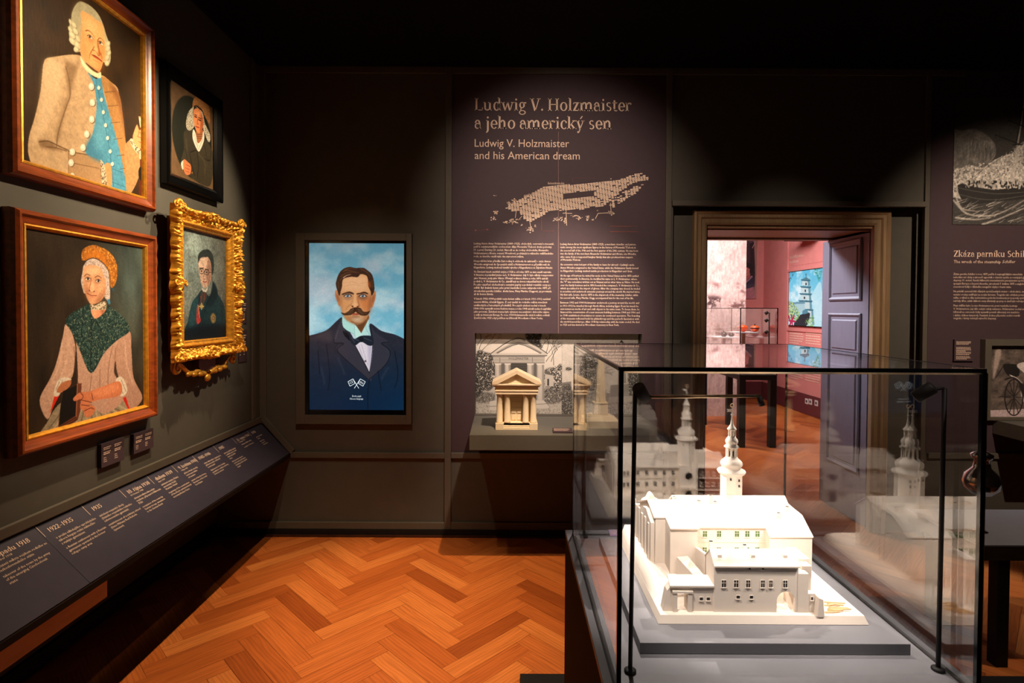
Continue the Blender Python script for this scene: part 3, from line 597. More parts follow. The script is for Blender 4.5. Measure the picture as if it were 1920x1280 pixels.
def paint_moustache_man(p):
    H, W = p.H, p.W; n = noise(H, W, 70, 4, 1.4, 1, seed=11)[..., None]; n2 = noise(H, W, 90, 4, 1.5, 1, seed=12)[..., None]; y = np.linspace(0, 1, H)[:, None, None]
    a = np.clip((n-.35)*3, 0, 1); b = np.clip((n2-.45)*3.5, 0, 1)
    p.im = np.array((96, 150, 168.))*(1-a)+np.array((150, 178, 184.))*a; p.im = p.im*(1-b*.55)+np.array((172, 172, 178.))*b*.55; p.im *= (.86+.3*np.clip(y*2.2, 0, 1))
    E_ = (540, 420, 3.2); F3 = (620, 490, 8.533); p.crop(*E_)
    coat = [(60, 690), (130, 668), (180, 655), (240, 630), (322, 558), (345, 600), (400, 700), (488, 893), (502, 720), (490, 598), (560, 640), (640, 662), (696, 688), (760, 720), (770, 900), (760, 1180), (60, 1180), (50, 900)]
    p.fill(coat, (38, 40, 50), tex=.12, scale=12); yy = np.linspace(0, 1, H)[:, None]
    m = p.mask(coat); p.comp(m*np.clip((yy-.62)*3, 0, 1), (10, 30, 54), .85); p.comp(m*np.clip((yy-.6)*2.2, 0, 1)*(np.linspace(0, 1, W)[None]**2), (12, 48, 78), .7)
    p.fill([(130, 690), (190, 660), (250, 640), (260, 700), (180, 690)], (92, 78, 78), .35, soft=6)
    p.fill([(368, 690), (430, 700), (508, 705), (505, 800), (487, 895), (440, 820), (400, 750)], (214, 204, 212)); p.lines([[(425, 730), (470, 860)], [(440, 720), (480, 850)]], 3, (168, 156, 172), .8); p.fill([(480, 720), (508, 705), (500, 800), (488, 880)], (170, 164, 184), .7, soft=3); p.ell((464, 822), 6, 7, (96, 84, 84))
    p.fill([(322, 566), (275, 690), (282, 712), (335, 716), (296, 758), (480, 932), (490, 893), (400, 722), (345, 640)], (52, 50, 60)); p.lines([[(275, 690), (280, 712), (335, 716), (296, 758), (390, 850), (480, 930)], [(325, 570), (345, 640), (400, 722), (488, 892)]], 4, (18, 18, 24), .9); p.line([(300, 640), (285, 690)], 5, (84, 78, 86), .6)
    p.fill([(490, 600), (525, 650), (605, 708), (560, 716), (612, 762), (590, 840), (488, 932), (490, 893), (505, 800), (508, 705)], (50, 50, 60)); p.lines([[(605, 708), (560, 716), (612, 762), (588, 840), (488, 930)], [(495, 610), (508, 705), (500, 820), (488, 893)]], 4, (16, 18, 24), .9)
    p.lines([[(488, 930), (478, 1020), (480, 1110)], [(180, 760), (190, 900)], [(640, 760), (660, 900), (640, 980)], [(540, 880), (560, 1000)], [(230, 720), (250, 900), (240, 1000)]], 5, (12, 16, 26), .7, soft=1); p.lines([[(300, 800), (340, 900)], [(600, 860), (560, 930)], [(200, 860), (220, 960)]], 9, (60, 66, 82), .4, soft=2.5)
    p.fill([(330, 640), (372, 672), (372, 700), (340, 670)], (18, 20, 26))
    p.crop(*F3)
    p.fill([(200, 880), (310, 970), (480, 1000), (600, 860), (610, 940), (560, 1015), (490, 1150), (375, 1000), (280, 960)], (132, 84, 50)); p.fill([(420, 1000), (560, 930), (540, 1040), (490, 1140)], (92, 54, 30), .8, soft=4)
    p.fill([(190, 880), (260, 945), (380, 1005), (395, 1215), (370, 1165), (250, 1095), (192, 1025)], (168, 214, 202)); p.fill([(380, 1005), (490, 1148), (520, 1172), (395, 1218), (378, 1150)], (186, 224, 212)); p.fill([(612, 925), (560, 1015), (492, 1148), (520, 1170), (626, 1182), (600, 1060)], (176, 214, 208)); p.lines([[(380, 1005), (382, 1150), (395, 1215)], [(560, 1015), (575, 1090), (626, 1180)], [(250, 1095), (370, 1160)]], 6, (104, 150, 150), .8)
    p.crop(*E_); p.fill([(368, 662), (398, 688), (432, 672), (470, 668), (508, 676), (512, 722), (482, 728), (440, 706), (402, 728), (374, 704)], (30, 36, 46)); p.lines([[(400, 690), (430, 700)], [(450, 680), (500, 700)], [(380, 680), (400, 710)]], 4, (76, 88, 100), .6); p.ell((440, 690), 14, 18, (20, 26, 34)); p.crop(*F3)
    for ear in ([(74, 470), (96, 458), (122, 520), (152, 600), (156, 718), (120, 692), (95, 620), (70, 540)], [(698, 480), (720, 468), (724, 540), (702, 640), (672, 722), (640, 732), (648, 600), (680, 520)]):
        p.fill(ear, (186, 120, 76)); c = np.mean(ear, 0); p.fill([tuple(c+(np.array(q)-c)*.5) for q in ear], (120, 62, 36), .7, soft=3)
    face = [(165, 300), (300, 240), (480, 200), (585, 220), (620, 340), (655, 480), (660, 600), (640, 730), (605, 850), (550, 950), (480, 996), (400, 1002), (310, 972), (220, 890), (168, 770), (150, 600), (148, 450)]
    p.fill(face, (208, 150, 100))
    p.fill([(200, 290), (400, 250), (560, 250), (580, 400), (480, 470), (300, 460), (190, 430)], (222, 170, 126), .8, soft=10); p.fill([(470, 560), (640, 560), (640, 740), (600, 850), (520, 780), (460, 660)], (190, 104, 52), .75, soft=9); p.fill([(165, 600), (300, 620), (320, 700), (250, 780), (180, 760)], (206, 140, 84), .7, soft=8)
    p.fill([(150, 470), (180, 560), (180, 760), (240, 890), (180, 800), (150, 640)], (120, 70, 40), .7, soft=5); p.fill([(640, 500), (660, 560), (640, 740), (560, 940), (600, 800), (615, 640)], (112, 60, 34), .75, soft=5); p.fill([(200, 870), (320, 880), (480, 900), (590, 860), (540, 950), (400, 1000), (280, 950)], (150, 96, 56), .7, soft=5)
    p.ell((425, 925), 85, 42, (214, 188, 158), .85, 0, 7); p.line([(330, 960), (410, 992), (500, 985), (560, 935)], 16, (92, 54, 32), .7, soft=2)
    p.lines([[(200, 350), (330, 330), (430, 345)], [(210, 390), (330, 372), (470, 380)], [(470, 360), (560, 330)]], 8, (184, 120, 80), .5, soft=1.5)
    hair = [(88, 320), (130, 200), (200, 120), (300, 88), (400, 104), (520, 102), (600, 150), (662, 212), (692, 330), (698, 470), (655, 548), (640, 480), (606, 400), (598, 300), (572, 228), (480, 204), (430, 250), (320, 246), (200, 285), (182, 400), (160, 480), (138, 552), (104, 460), (84, 380)]
    p.fill(hair, (58, 36, 26)); p.fill([(600, 320), (630, 330), (640, 420), (610, 400)], (170, 78, 34), .8, soft=3)
    p.lines([[(200, 160), (300, 110), (400, 130)], [(160, 240), (260, 180), (400, 170), (460, 190)], [(150, 300), (220, 230), (330, 200)], [(480, 120), (580, 170), (640, 260)], [(120, 330), (130, 430)], [(660, 300), (672, 420)], [(230, 140), (330, 150), (420, 190)]], 14, (112, 72, 44), .7, 5, soft=1); p.line([(205, 262), (250, 228), (320, 208)], 14, (206, 156, 128), .9, 4)
    p.fill([(180, 520), (250, 490), (310, 482), (372, 510), (360, 530), (300, 515), (240, 520), (200, 540)], (62, 38, 26)); p.fill([(412, 512), (470, 502), (540, 484), (602, 512), (590, 524), (540, 512), (480, 520), (420, 530)], (52, 30, 22))
    p.ell((275, 560), 75, 42, (150, 108, 80), .8, 0, 5); p.ell((515, 565), 80, 46, (120, 74, 50), .85, 0, 5)
    for c in ((272, 550), (512, 552)):
        p.ell(c, 48, 19, (190, 186, 176)); p.ell(c, 22, 20, (84, 106, 118)); p.ell(c, 11, 12, (26, 30, 36)); p.line([(c[0]-62, c[1]+8), (c[0]-20, c[1]-22), (c[0]+30, c[1]-20), (c[0]+62, c[1]+6)], 13, (58, 34, 24)); p.line([(c[0]-45, c[1]+20), (c[0], c[1]+30), (c[0]+50, c[1]+14)], 8, (110, 70, 50), .8); p.ell((c[0]-7, c[1]-8), 5, 5, (240, 240, 240))
    p.lines([[(215, 590), (270, 612), (330, 590)], [(470, 600), (530, 612), (590, 585)]], 12, (136, 98, 76), .7, soft=2)
    p.line([(365, 540), (350, 620), (332, 690)], 14, (160, 104, 62), .7, soft=2); p.line([(425, 540), (432, 620), (452, 690), (448, 725)], 16, (136, 70, 38), .8, soft=2); p.fill([(375, 520), (415, 520), (415, 640), (430, 710), (390, 735), (350, 712), (370, 630)], (224, 164, 110), .8, soft=4); p.ell((390, 690), 26, 28, (234, 176, 124), .8, 0, 4); p.ell((352, 718), 14, 10, (84, 38, 22)); p.ell((432, 722), 15, 10, (84, 38, 22)); p.line([(330, 705), (345, 728), (385, 742), (430, 732), (455, 710)], 8, (120, 58, 32), .9)
    p.line([(320, 690), (270, 730), (245, 770)], 12, (150, 94, 58), .7, soft=2)
    mo = [(378, 738), (320, 760), (280, 798), (225, 826), (178, 816), (170, 800), (178, 838), (230, 862), (330, 854), (380, 822), (402, 806), (430, 832), (490, 864), (556, 868), (604, 842), (630, 785), (600, 800), (560, 806), (520, 796), (480, 748), (430, 734)]
    p.fill(mo, (66, 40, 26)); p.lines([[(370, 760), (300, 810), (210, 840)], [(350, 770), (290, 800)], [(430, 760), (500, 820), (580, 836)], [(450, 760), (520, 805)], [(360, 800), (280, 845)], [(440, 800), (520, 850)]], 8, (150, 112, 72), .6, 4, soft=.6); p.line([(380, 740), (390, 800)], 8, (36, 20, 14))
    p.ell((395, 846), 62, 18, (176, 92, 66)); p.line([(335, 836), (395, 838), (450, 842)], 7, (92, 36, 26)); p.ell((400, 884), 70, 14, (120, 74, 48), .7, 0, 3)
    p.grain(.06, 3)
def grey(v, w=(1, .97, .93)): return tuple(v*k for k in w)
def foliage(p, pts, dark=30, light=110, scale=4, thr=.5):
    m = p.mask(pts, True, 3); n = noise(p.H, p.W, scale, 3); p.comp(m*np.clip((n-thr+.12)*9, 0, 1), grey(dark)); p.comp(m*np.clip((n-thr-.12)*9, 0, 1), grey(light), .6)
def branches(p, x, y, ang, ln, w, depth, col=45):
    if depth == 0 or ln < 8: return
    x2, y2 = x+ln*math.cos(ang), y-ln*math.sin(ang); p.line([(x, y), ((x+x2)/2+random.uniform(-4, 4), (y+y2)/2), (x2, y2)], w, grey(col), .9, w*.6, soft=.3)
    for k in range(2 if depth > 1 else 1): branches(p, x2, y2, ang+random.uniform(-.75, .75), ln*random.uniform(.6, .85), w*.65, depth-1, col)
def paint_mausoleum(p):
    random.seed(4); p.im[:] = grey(206); p.grain(.04, 30); p.crop(860, 600, 4.267)
    p.fill([(130, 520), (300, 500), (830, 500), (830, 765), (130, 765)], grey(178), smooth=False, tex=.1); foliage(p, [(140, 580), (300, 590), (290, 640), (150, 660)], 70, 190, 4, .42); foliage(p, [(640, 560), (820, 560), (820, 650), (700, 660)], 60, 190, 4, .45); p.speck(p.mask([(150, 650), (820, 650), (820, 750), (150, 750)]), grey(90), .62, 3, .7)
    foliage(p, [(140, 270), (220, 260), (290, 300), (295, 480), (250, 560), (200, 560), (140, 600)], 24, 110, 4, .44); foliage(p, [(690, 400), (760, 380), (825, 360), (825, 540), (760, 560), (690, 520)], 36, 150, 4, .5); foliage(p, [(535, 110), (560, 103), (660, 103), (650, 170), (670, 220), (600, 200), (550, 160)], 16, 90, 3, .36)
    for a in ((165, 230, 1.2, 60), (180, 250, .8, 70), (150, 200, 1.0, 50), (700, 260, 1.3, 60), (720, 260, .9, 60), (740, 330, 1.2, 70), (760, 360, 1.6, 80), (700, 330, .9, 70), (790, 240, 2.2, 60), (650, 240, 1.0, 70)): branches(p, a[0], a[1], a[2], a[3], 5, 5, 50)
    p.fill([(690, 420), (760, 440), (760, 530), (690, 530)], grey(186), smooth=False); p.fill([(690, 395), (770, 445), (690, 430)], grey(90), smooth=False); p.fill([(710, 470), (722, 470), (722, 525), (710, 525)], grey(40), smooth=False)
    p.fill([(248, 650), (300, 640), (680, 640), (722, 690), (722, 705), (248, 722)], grey(196), smooth=False); p.line([(248, 690), (720, 668)], 4, grey(110))
    p.fill([(300, 345), (670, 345), (670, 640), (300, 640)], grey(96), smooth=False); p.fill([(415, 345), (550, 345), (550, 640), (415, 640)], grey(60), smooth=False); p.lines([[(415, y), (550, y)] for y in range(360, 640, 18)], 3, grey(84))
    for x0, x1 in ((292, 338), (370, 414), (550, 598), (626, 682)):
        p.fill([(x0, 350), (x1, 350), (x1+2, 640), (x0-2, 640)], grey(190), smooth=False); p.fill([(x1-14, 350), (x1, 350), (x1+2, 640), (x1-12, 640)], grey(120), .8, False, 2); p.fill([(x0, 350), (x0+8, 350), (x0+8, 640), (x0-2, 640)], grey(150), .8, False, 1.5); p.fill([(x0-6, 344), (x1+6, 344), (x1, 358), (x0, 358)], grey(206), smooth=False)
    p.fill([(272, 288), (690, 288), (686, 345), (280, 345)], grey(168), smooth=False); p.lines([[(272, 292), (690, 292)], [(278, 342), (688, 342)], [(330, 300), (330, 335)], [(590, 300), (590, 335)]], 4, grey(90)); p.line([(278, 318), (685, 318)], 2, grey(130))
    p.fill([(256, 268), (480, 143), (712, 268), (700, 288), (268, 288)], grey(188), smooth=False); p.fill([(310, 264), (480, 192), (656, 266)], grey(208), smooth=False); p.lines([[(310, 264), (480, 190), (656, 266)], [(256, 268), (480, 143), (712, 268)], [(262, 284), (706, 284)]], 6, grey(52)); p.line([(300, 262), (480, 178), (664, 262)], 4, grey(90)); p.line([(430, 160), (480, 143), (530, 165)], 8, grey(110))
def paint_grave(p):
    random.seed(9); p.im[:] = grey(196); p.grain(.05, 20); p.crop(860, 600, 4.267)
    p.fill([(825, 560), (1450, 600), (1450, 765), (825, 765)], grey(150), smooth=False, tex=.15); p.speck(p.mask([(825, 560), (1450, 600), (1450, 765), (825, 765)]), grey(70), .55, 3, .8)
    p.fill([(825, 500), (900, 490), (900, 560), (825, 570)], grey(120), smooth=False); foliage(p, [(825, 540), (900, 530), (900, 760), (825, 750)], 50, 170, 5, .5)
    foliage(p, [(960, 300), (1080, 260), (1110, 400), (1080, 560), (1000, 600), (960, 480)], 26, 120, 4, .42); foliage(p, [(1360, 400), (1450, 380), (1450, 640), (1370, 620)], 40, 120, 4, .45); foliage(p, [(860, 380), (900, 380), (900, 400), (860, 400)], 40, 120, 4, .45)
    for a in ((1060, 620, 1.3, 120), (1050, 560, 1.8, 110), (1420, 600, 1.7, 100), (1040, 540, 1.1, 90)): branches(p, a[0], a[1], a[2], a[3], 6, 5, 40)
    p.fill([(1290, 180), (1303, 158), (1322, 180), (1342, 505), (1272, 505)], grey(176), smooth=False); p.fill([(1286, 180), (1303, 158), (1324, 180)], grey(44), smooth=False); p.fill([(1306, 180), (1322, 180), (1342, 505), (1312, 505)], grey(126), smooth=False)
    p.fill([(1215, 520), (1360, 510), (1362, 610), (1210, 620)], grey(128), smooth=False); p.fill([(1195, 615), (1390, 605), (1392, 650), (1195, 660)], grey(160), smooth=False)
    p.grain(.08, 4)
def paint_ship(p):
    random.seed(6); H, W = p.H, p.W; p.im[:] = grey(66); p.im *= (.75+.5*noise(H, W, 40, 4, 2, 1)[..., None]); p.crop(1720, 160, 2.785)
    cl = [(180, 250), (240, 235), (300, 228), (350, 250), (395, 290), (410, 330), (400, 380), (330, 440), (190, 470)]
    p.fill(cl, grey(118), tex=.25, scale=10)
    for i in range(28): x = 210+random.random()*190; y = 270+random.random()*110; p.line([(x, y), (x+random.uniform(-12, 6), y+random.uniform(20, 60))], 5, grey(random.choice((60, 80, 170))), .6, soft=.5)
    p.fill([(190, 460), (280, 420), (340, 430), (400, 390), (470, 360), (500, 350), (570, 300), (570, 560), (190, 620)], grey(188), tex=.25, scale=6); p.speck(p.mask([(190, 440), (400, 390), (570, 300), (570, 520), (190, 560)]), grey(240), .55, 4, .8); p.speck(p.mask([(190, 440), (400, 390), (570, 300), (570, 520), (190, 560)]), grey(84), .6, 4, .7)
    p.fill([(180, 590), (300, 610), (570, 560), (570, 740), (180, 740)], grey(58), tex=.25)
    hull = [(210, 520), (235, 512), (300, 530), (400, 545), (570, 530), (570, 590), (470, 602), (380, 610), (300, 620), (262, 632), (250, 650), (232, 600), (214, 560)]
    p.fill(hull, grey(34), smooth=False); p.lines([[(215, 535), (300, 552), (420, 566), (570, 556)], [(225, 570), (320, 592), (420, 596), (570, 574)]], 4, grey(92), .8)
    for i in range(120): x = 240+random.random()*320; y = 525+(x-240)*.02+random.uniform(-26, 6); p.ell((x, y), 4, 8, grey(random.choice((26, 30, 160, 200))), .9, soft=.3)
    p.lines([[(488, 500), (520, 330), (545, 180), (560, 70)], [(500, 500), (530, 320)]], 11, grey(196), .9, 5); p.lines([[(475, 182), (557, 215)], [(405, 258), (530, 305)], [(530, 95), (570, 150)]], 5, grey(24)); p.lines([[(405, 258), (520, 300)], [(240, 515), (520, 320)], [(300, 490), (545, 180)]], 2, grey(40), .6); p.lines([[(515, 305), (540, 180)], [(500, 310), (548, 310)]], 5, grey(30))
    for i in range(70):
        x = 190+random.random()*360; y = 610+random.random()*110; l = random.uniform(20, 70); p.line([(x, y), (x+l*.5, y-random.uniform(4, 14)), (x+l, y-random.uniform(8, 26))], random.uniform(2, 6), grey(random.choice((210, 170, 30, 100))), .75, 1, soft=.4)
    p.lines([[(195, 560), (230, 640), (300, 655)], [(190, 600), (260, 670), (380, 680), (470, 650), (557, 600)], [(340, 725), (420, 700), (557, 640)], [(200, 690), (300, 700), (380, 690)]], 10, grey(220), .75, 4, soft=1)
    p.grain(.2, 3)
def paint_carriage(p):
    random.seed(3); H, W = p.H, p.W; p.im[:] = grey(92, (1, .88, .82)); p.im *= (.5+1.0*noise(H, W, 16, 5)[..., None]); p.crop(1680, 600, 2.783)
    p.fill([(490, 470), (900, 455), (900, 530), (490, 530)], grey(196, (1, .9, .92)), smooth=False, tex=.06); p.fill([(520, 160), (550, 165), (520, 280), (505, 300)], grey(168, (1, .9, .85)), soft=2)
    p.fill([(560, 232), (600, 228), (640, 240), (640, 290), (590, 292), (566, 262)], (26, 22, 22)); p.fill([(590, 285), (630, 300), (680, 340), (680, 290), (630, 240), (660, 220), (700, 225), (790, 240), (860, 300), (860, 430), (680, 440), (640, 330)], grey(206, (1, .95, .93)), tex=.06); p.fill([(640, 330), (690, 345), (690, 430), (655, 380)], (44, 36, 34), soft=2)
    for (cx, cy, rx, ry) in ((615, 403, 47, 94), (820, 420, 50, 90)):
        p.line([(cx+rx*math.cos(t), cy+ry*math.sin(t)) for t in np.linspace(0, 2*PI, 25)], 6, (30, 24, 24)); p.ell((cx, cy), 8, 10, (180, 160, 150))
        for k in range(12): a = k*PI/6; p.line([(cx, cy), (cx+rx*math.cos(a), cy+ry*math.sin(a))], 4, (34, 28, 28))
    p.line([(570, 310), (610, 300), (650, 330), (665, 380)], 9, (36, 30, 30)); p.lines([[(540, 400), (600, 395)], [(560, 240), (520, 300)]], 5, (40, 34, 34)); p.ell((800, 250), 40, 60, (52, 44, 42)); p.grain(.15, 3)
def paint_pagoda(p):
    random.seed(8); H, W = p.H, p.W; y = np.linspace(0, 1, H)[:, None, None]; p.im = np.array((96, 190, 226.))*(1-y)+np.array((176, 226, 236.))*y; n = noise(H, W, 40, 4, seed=2)[..., None]; p.im = p.im+(np.array((226, 242, 248.))-p.im)*np.clip((n-.45)*3, 0, 1); p.crop(1300, 430, 4.923)
    fl = [(1010, 462, 1070, 490, 984), (996, 520, 1076, 548, 0), (986, 590, 1084, 620, 0), (978, 655, 1092, 690, 0), (1030, 730, 1106, 740, 0)]
    tiers = [(1006, 1072, 462, 520), (1000, 1078, 525, 590), (992, 1084, 590, 655), (984, 1090, 655, 735), (1044, 1106, 735, 810), (1066, 1112, 810, 880)]
    for x0, x1, y0, y1 in tiers:
        p.fill([(x0, y0), (x1, y0+2), (x1+6, y1), (x0-4, y1-4)], (206, 220, 222), smooth=False); p.fill([(x1-18, y0), (x1, y0+2), (x1+6, y1), (x1-14, y1)], (96, 148, 164), .9, smooth=False); p.fill([(x0-16, y0-2), (x1+12, y0+2), (x1+4, y0+18), (x0-4, y0+12)], (60, 110, 128), smooth=False)
        if x0 < 1040: p.fill([(x0+28, y0+30), (x0+40, y0+30), (x0+40, y0+52), (x0+28, y0+52)], (34, 54, 66), smooth=False)
    p.fill([(1000, 462), (1040, 440), (1078, 462)], (84, 130, 142), smooth=False); p.line([(1040, 445), (1040, 408)], 6, (60, 100, 112)); p.ell((1040, 415), 7, 8, (90, 130, 140))
    p.fill([(870, 680), (1030, 668), (1030, 690), (1030, 770), (870, 780)], (176, 206, 214), smooth=False); p.fill([(870, 676), (1032, 664), (1030, 684), (870, 692)], (110, 150, 170), smooth=False)
    p.fill([(970, 800), (1070, 768), (1066, 830), (1040, 890), (930, 890)], (46, 52, 58)); p.fill([(1010, 750), (1040, 740), (1060, 770), (1010, 780)], (90, 140, 160))
    def leaf(pts, c, thr=.5): p.comp(p.mask(pts, True, 2)*np.clip((noise(H, W, 4, 2)-thr)*9, 0, 1), c)
    leaf([(865, 680), (910, 670), (960, 730), (980, 800), (930, 850), (865, 800)], (196, 214, 130), .42); leaf([(865, 680), (910, 670), (960, 730), (980, 800), (930, 850), (865, 800)], (70, 120, 90), .55); leaf([(870, 390), (940, 390), (920, 430), (880, 500), (870, 520)], (40, 110, 130), .48); leaf([(1110, 365), (1180, 360), (1180, 420), (1160, 480), (1140, 430)], (50, 150, 120), .45); leaf([(1040, 830), (1110, 800), (1110, 890), (1040, 890)], (150, 190, 110), .45)
    p.lines([[(880, 800), (900, 870)], [(930, 800), (890, 880)], [(885, 840), (940, 850)], [(905, 790), (915, 880)]], 14, (190, 44, 84)); p.fill([(1116, 560), (1180, 500), (1180, 890), (1122, 890), (1100, 640)], (200, 232, 242), .8); p.grain(.05, 3)
def paint_robed_woman(p):
    H, W = p.H, p.W; p.im[:] = (40, 24, 36); p.grain(.3, 20); p.crop(1300, 430, 4.923)
    p.fill([(480, 70), (580, 70), (570, 110), (480, 130)], (96, 78, 88)); p.fill([(500, 130), (520, 120), (520, 300), (500, 320)], (70, 50, 62), soft=2); p.fill([(562, 130), (586, 100), (588, 600), (560, 640), (570, 400)], (168, 130, 116), soft=2); p.line([(545, 170), (565, 130), (560, 110)], 8, (190, 150, 150))
    p.fill([(480, 440), (500, 450), (545, 430), (560, 540), (560, 640), (480, 640)], (172, 116, 128), tex=.1); p.fill([(484, 500), (520, 450), (552, 440), (552, 520), (484, 545)], (44, 40, 66)); p.line([(484, 492), (520, 460), (545, 434)], 6, (170, 156, 170)); p.line([(484, 530), (552, 515)], 26, (60, 58, 78))
    p.fill([(480, 390), (520, 400), (520, 450), (490, 470), (480, 470)], (170, 96, 92)); p.fill([(478, 340), (510, 350), (530, 380), (515, 420), (490, 430), (478, 420)], (196, 118, 108)); p.fill([(478, 318), (510, 312), (545, 330), (556, 370), (545, 400), (520, 400), (520, 365), (495, 350), (478, 348)], (20, 14, 20)); p.lines([[(480, 372), (494, 374)], [(482, 405), (492, 407)]], 5, (110, 44, 50)); p.grain(.1, 3)
def paint_mural(p):
    random.seed(14); H, W = p.H, p.W; p.im[:] = (184, 160, 154); n = noise(H, W, 60, 5, seed=21)[..., None]; f = noise(H, W, 3, 3, 1, 3, seed=22)[..., None]; p.im = p.im*(.62+.42*n+.32*f); p.crop(1300, 430, 4.923)
    p.lines([[(230, 340), (320, 260), (480, 150)], [(160, 360), (200, 380), (330, 240)], [(380, 400), (440, 330), (480, 290)], [(140, 300), (260, 200)]], 14, (160, 120, 116), .5, soft=3)
    def fo(pts, c, thr, sc=5): p.comp(p.mask(pts, True, 3)*np.clip((noise(H, W, sc, 3, 1.6, 1)-thr)*8, 0, 1), c)
    fo([(110, 630), (180, 615), (250, 630), (262, 680), (200, 712), (130, 705)], (60, 38, 38), .4); p.lines([[(168, 720), (178, 690), (190, 650)], [(168, 720), (165, 760)], [(178, 690), (150, 660)]], 8, (54, 36, 36)); fo([(170, 490), (240, 500), (230, 540), (190, 520)], (120, 86, 84), .48); fo([(400, 490), (480, 560), (480, 600), (430, 580)], (120, 86, 84), .48); fo([(340, 680), (480, 660), (480, 740), (340, 740)], (96, 66, 62), .5)
    fo([(100, 880), (300, 900), (480, 860), (480, 1000), (100, 1010)], (112, 76, 66), .45); fo([(100, 1100), (480, 1100), (480, 1240), (100, 1250)], (150, 110, 104), .5); p.grain(.12, 3)

# ------------------------------------------------------------------ materials
M = {}
M['wall'] = mat('dark_wall_paint', (78, 75, 68), .75, 0, .05, 12, .06, .3)
M['trim'] = mat('dark_trim_paint', (84, 78, 69), .6, 0, .04, 15, 0, .35)
M['ceil'] = mat('black_ceiling', (16, 16, 16), .9, 0, .1, 6, 0, .1)
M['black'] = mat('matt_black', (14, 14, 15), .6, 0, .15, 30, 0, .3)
M['gloss'] = mat('gloss_black', (8, 8, 9), .15, 0, .1, 30)
M['purple'] = mat('aubergine_print', (66, 51, 57), .65, 0, .05, 25, .03, .3)
M['navy'] = mat('slate_navy_print', (58, 54, 68), .42, 0, .06, 18, 0, .4)
M['cream'] = mat('cream_lettering', (232, 206, 184), .7, 0, .03, 40, 0, .2)
M['rose'] = mat('rust_lettering', (150, 82, 72), .7, 0, .03, 40, 0, .2)
M['shelf'] = mat('grey_shelf_paint', (92, 90, 84), .6, 0, .04, 20, 0, .3)
M['plinth'] = mat('brown_plinth_side', (36, 29, 25), .8, 0, .06, 14, 0, .06)
M['top'] = mat('grey_plinth_top', (116, 116, 122), .5, 0, .03, 22, 0, .4)
M['pla'] = mat('white_print_plastic', (236, 224, 212), .6, 0, .015, 60, .04, .35)
M['cream_pla'] = mat('ivory_print_plastic', (232, 212, 178), .6, 0, .02, 60, .04, .35)
M['pane'] = mat('dark_window', (26, 24, 22), .35, 0, .2, 60)
M['green'] = mat('green_window', (70, 110, 52), .35, 0, .3, 90)
M['chrome'] = mat('chrome', (205, 205, 208), .12, 1, .05, 30)
M['brass'] = mat('brass', (214, 160, 92), .25, 1, .08, 40)
M['oak'] = mat('pale_oak_casing', (150, 124, 92), .5, 0, .18, 14, .1, .4, (8, 8, .5))
M['leaf'] = mat('grey_door_paint', (126, 122, 138), .5, 0, .06, 10, .05, .4, (6, 6, .6))
M['mahog'] = mat('red_brown_frame_wood', (132, 60, 23), .32, 0, .35, 18, .08, .5, (3, .5, 3))
M['mahog_dark'] = mat('dark_frame_edge', (58, 28, 14), .4, 0, .3, 16, .05)
M['gilt'] = mat('gilding', (226, 158, 50), .38, .55, .25, 50, .15)
M['gilt_side'] = mat('raw_wood_side', (172, 118, 60), .6, 0, .15, 16, .1, .3, (1, 6, .4))
M['plaque'] = mat('brown_plaque', (112, 72, 40), .4, .3, .2, 30)
M['pink'] = mat('pink_wall', (214, 138, 134), .7, 0, .05, 8, .03, .3)
M['maroon'] = mat('maroon_skirting', (98, 40, 48), .6, 0, .06, 10, 0, .3)
M['socket'] = mat('white_socket', (214, 206, 206), .4, 0, .03, 30)
M['orange'] = mat('orange_lacquer', (226, 78, 22), .15, 0, .12, 30)
M['dark_pot'] = mat('dark_bronze', (40, 34, 28), .3, .6, .2, 40)
M['apron'] = mat('light_wood_apron', (176, 134, 106), .5, 0, .12, 14, .05, .4, (2, .4, 2))
M['bench_wood'] = mat('dark_striped_wood', (50, 36, 28), .45, 0, .4, 16, .1, .4, (.6, 8, 8))
M['polish'] = mat('polished_strip_metal', (240, 214, 176), .2, 1, .03, 30)
M['stick'] = mat('timber_sticks', (226, 190, 140), .6, 0, .1, 40)

def glass_mat(name, tint, f0=.045, edge=False):
    m, n, l, b = new_mat(name); n.remove(b); out = n['Material Output']
    tr = n.new('ShaderNodeBsdfTransparent'); tr.inputs[0].default_value = tint
    gl = n.new('ShaderNodeBsdfGlossy'); gl.inputs['Roughness'].default_value = 0; gl.inputs[0].default_value = (1, 1, 1, 1)
    lw = n.new('ShaderNodeLayerWeight'); lw.inputs['Blend'].default_value = .5
    pw = n.new('ShaderNodeMath'); pw.operation = 'POWER'; pw.inputs[1].default_value = 8; l.new(lw.outputs['Facing'], pw.inputs[0])
    ma = n.new('ShaderNodeMath'); ma.operation = 'MULTIPLY_ADD'; ma.inputs[1].default_value = 1-f0; ma.inputs[2].default_value = f0; l.new(pw.outputs[0], ma.inputs[0])
    mx = n.new('ShaderNodeMixShader'); l.new(ma.outputs[0], mx.inputs[0]); l.new(tr.outputs[0], mx.inputs[1]); l.new(gl.outputs[0], mx.inputs[2])
    l.new(mx.outputs[0], out.inputs[0]); return m
M['glass'] = glass_mat('case_glass', (.985, .992, .988, 1), .12)
M['glass_edge'] = mat('green_glass_edge', (150, 160, 140), .1, 0, .2, 30)

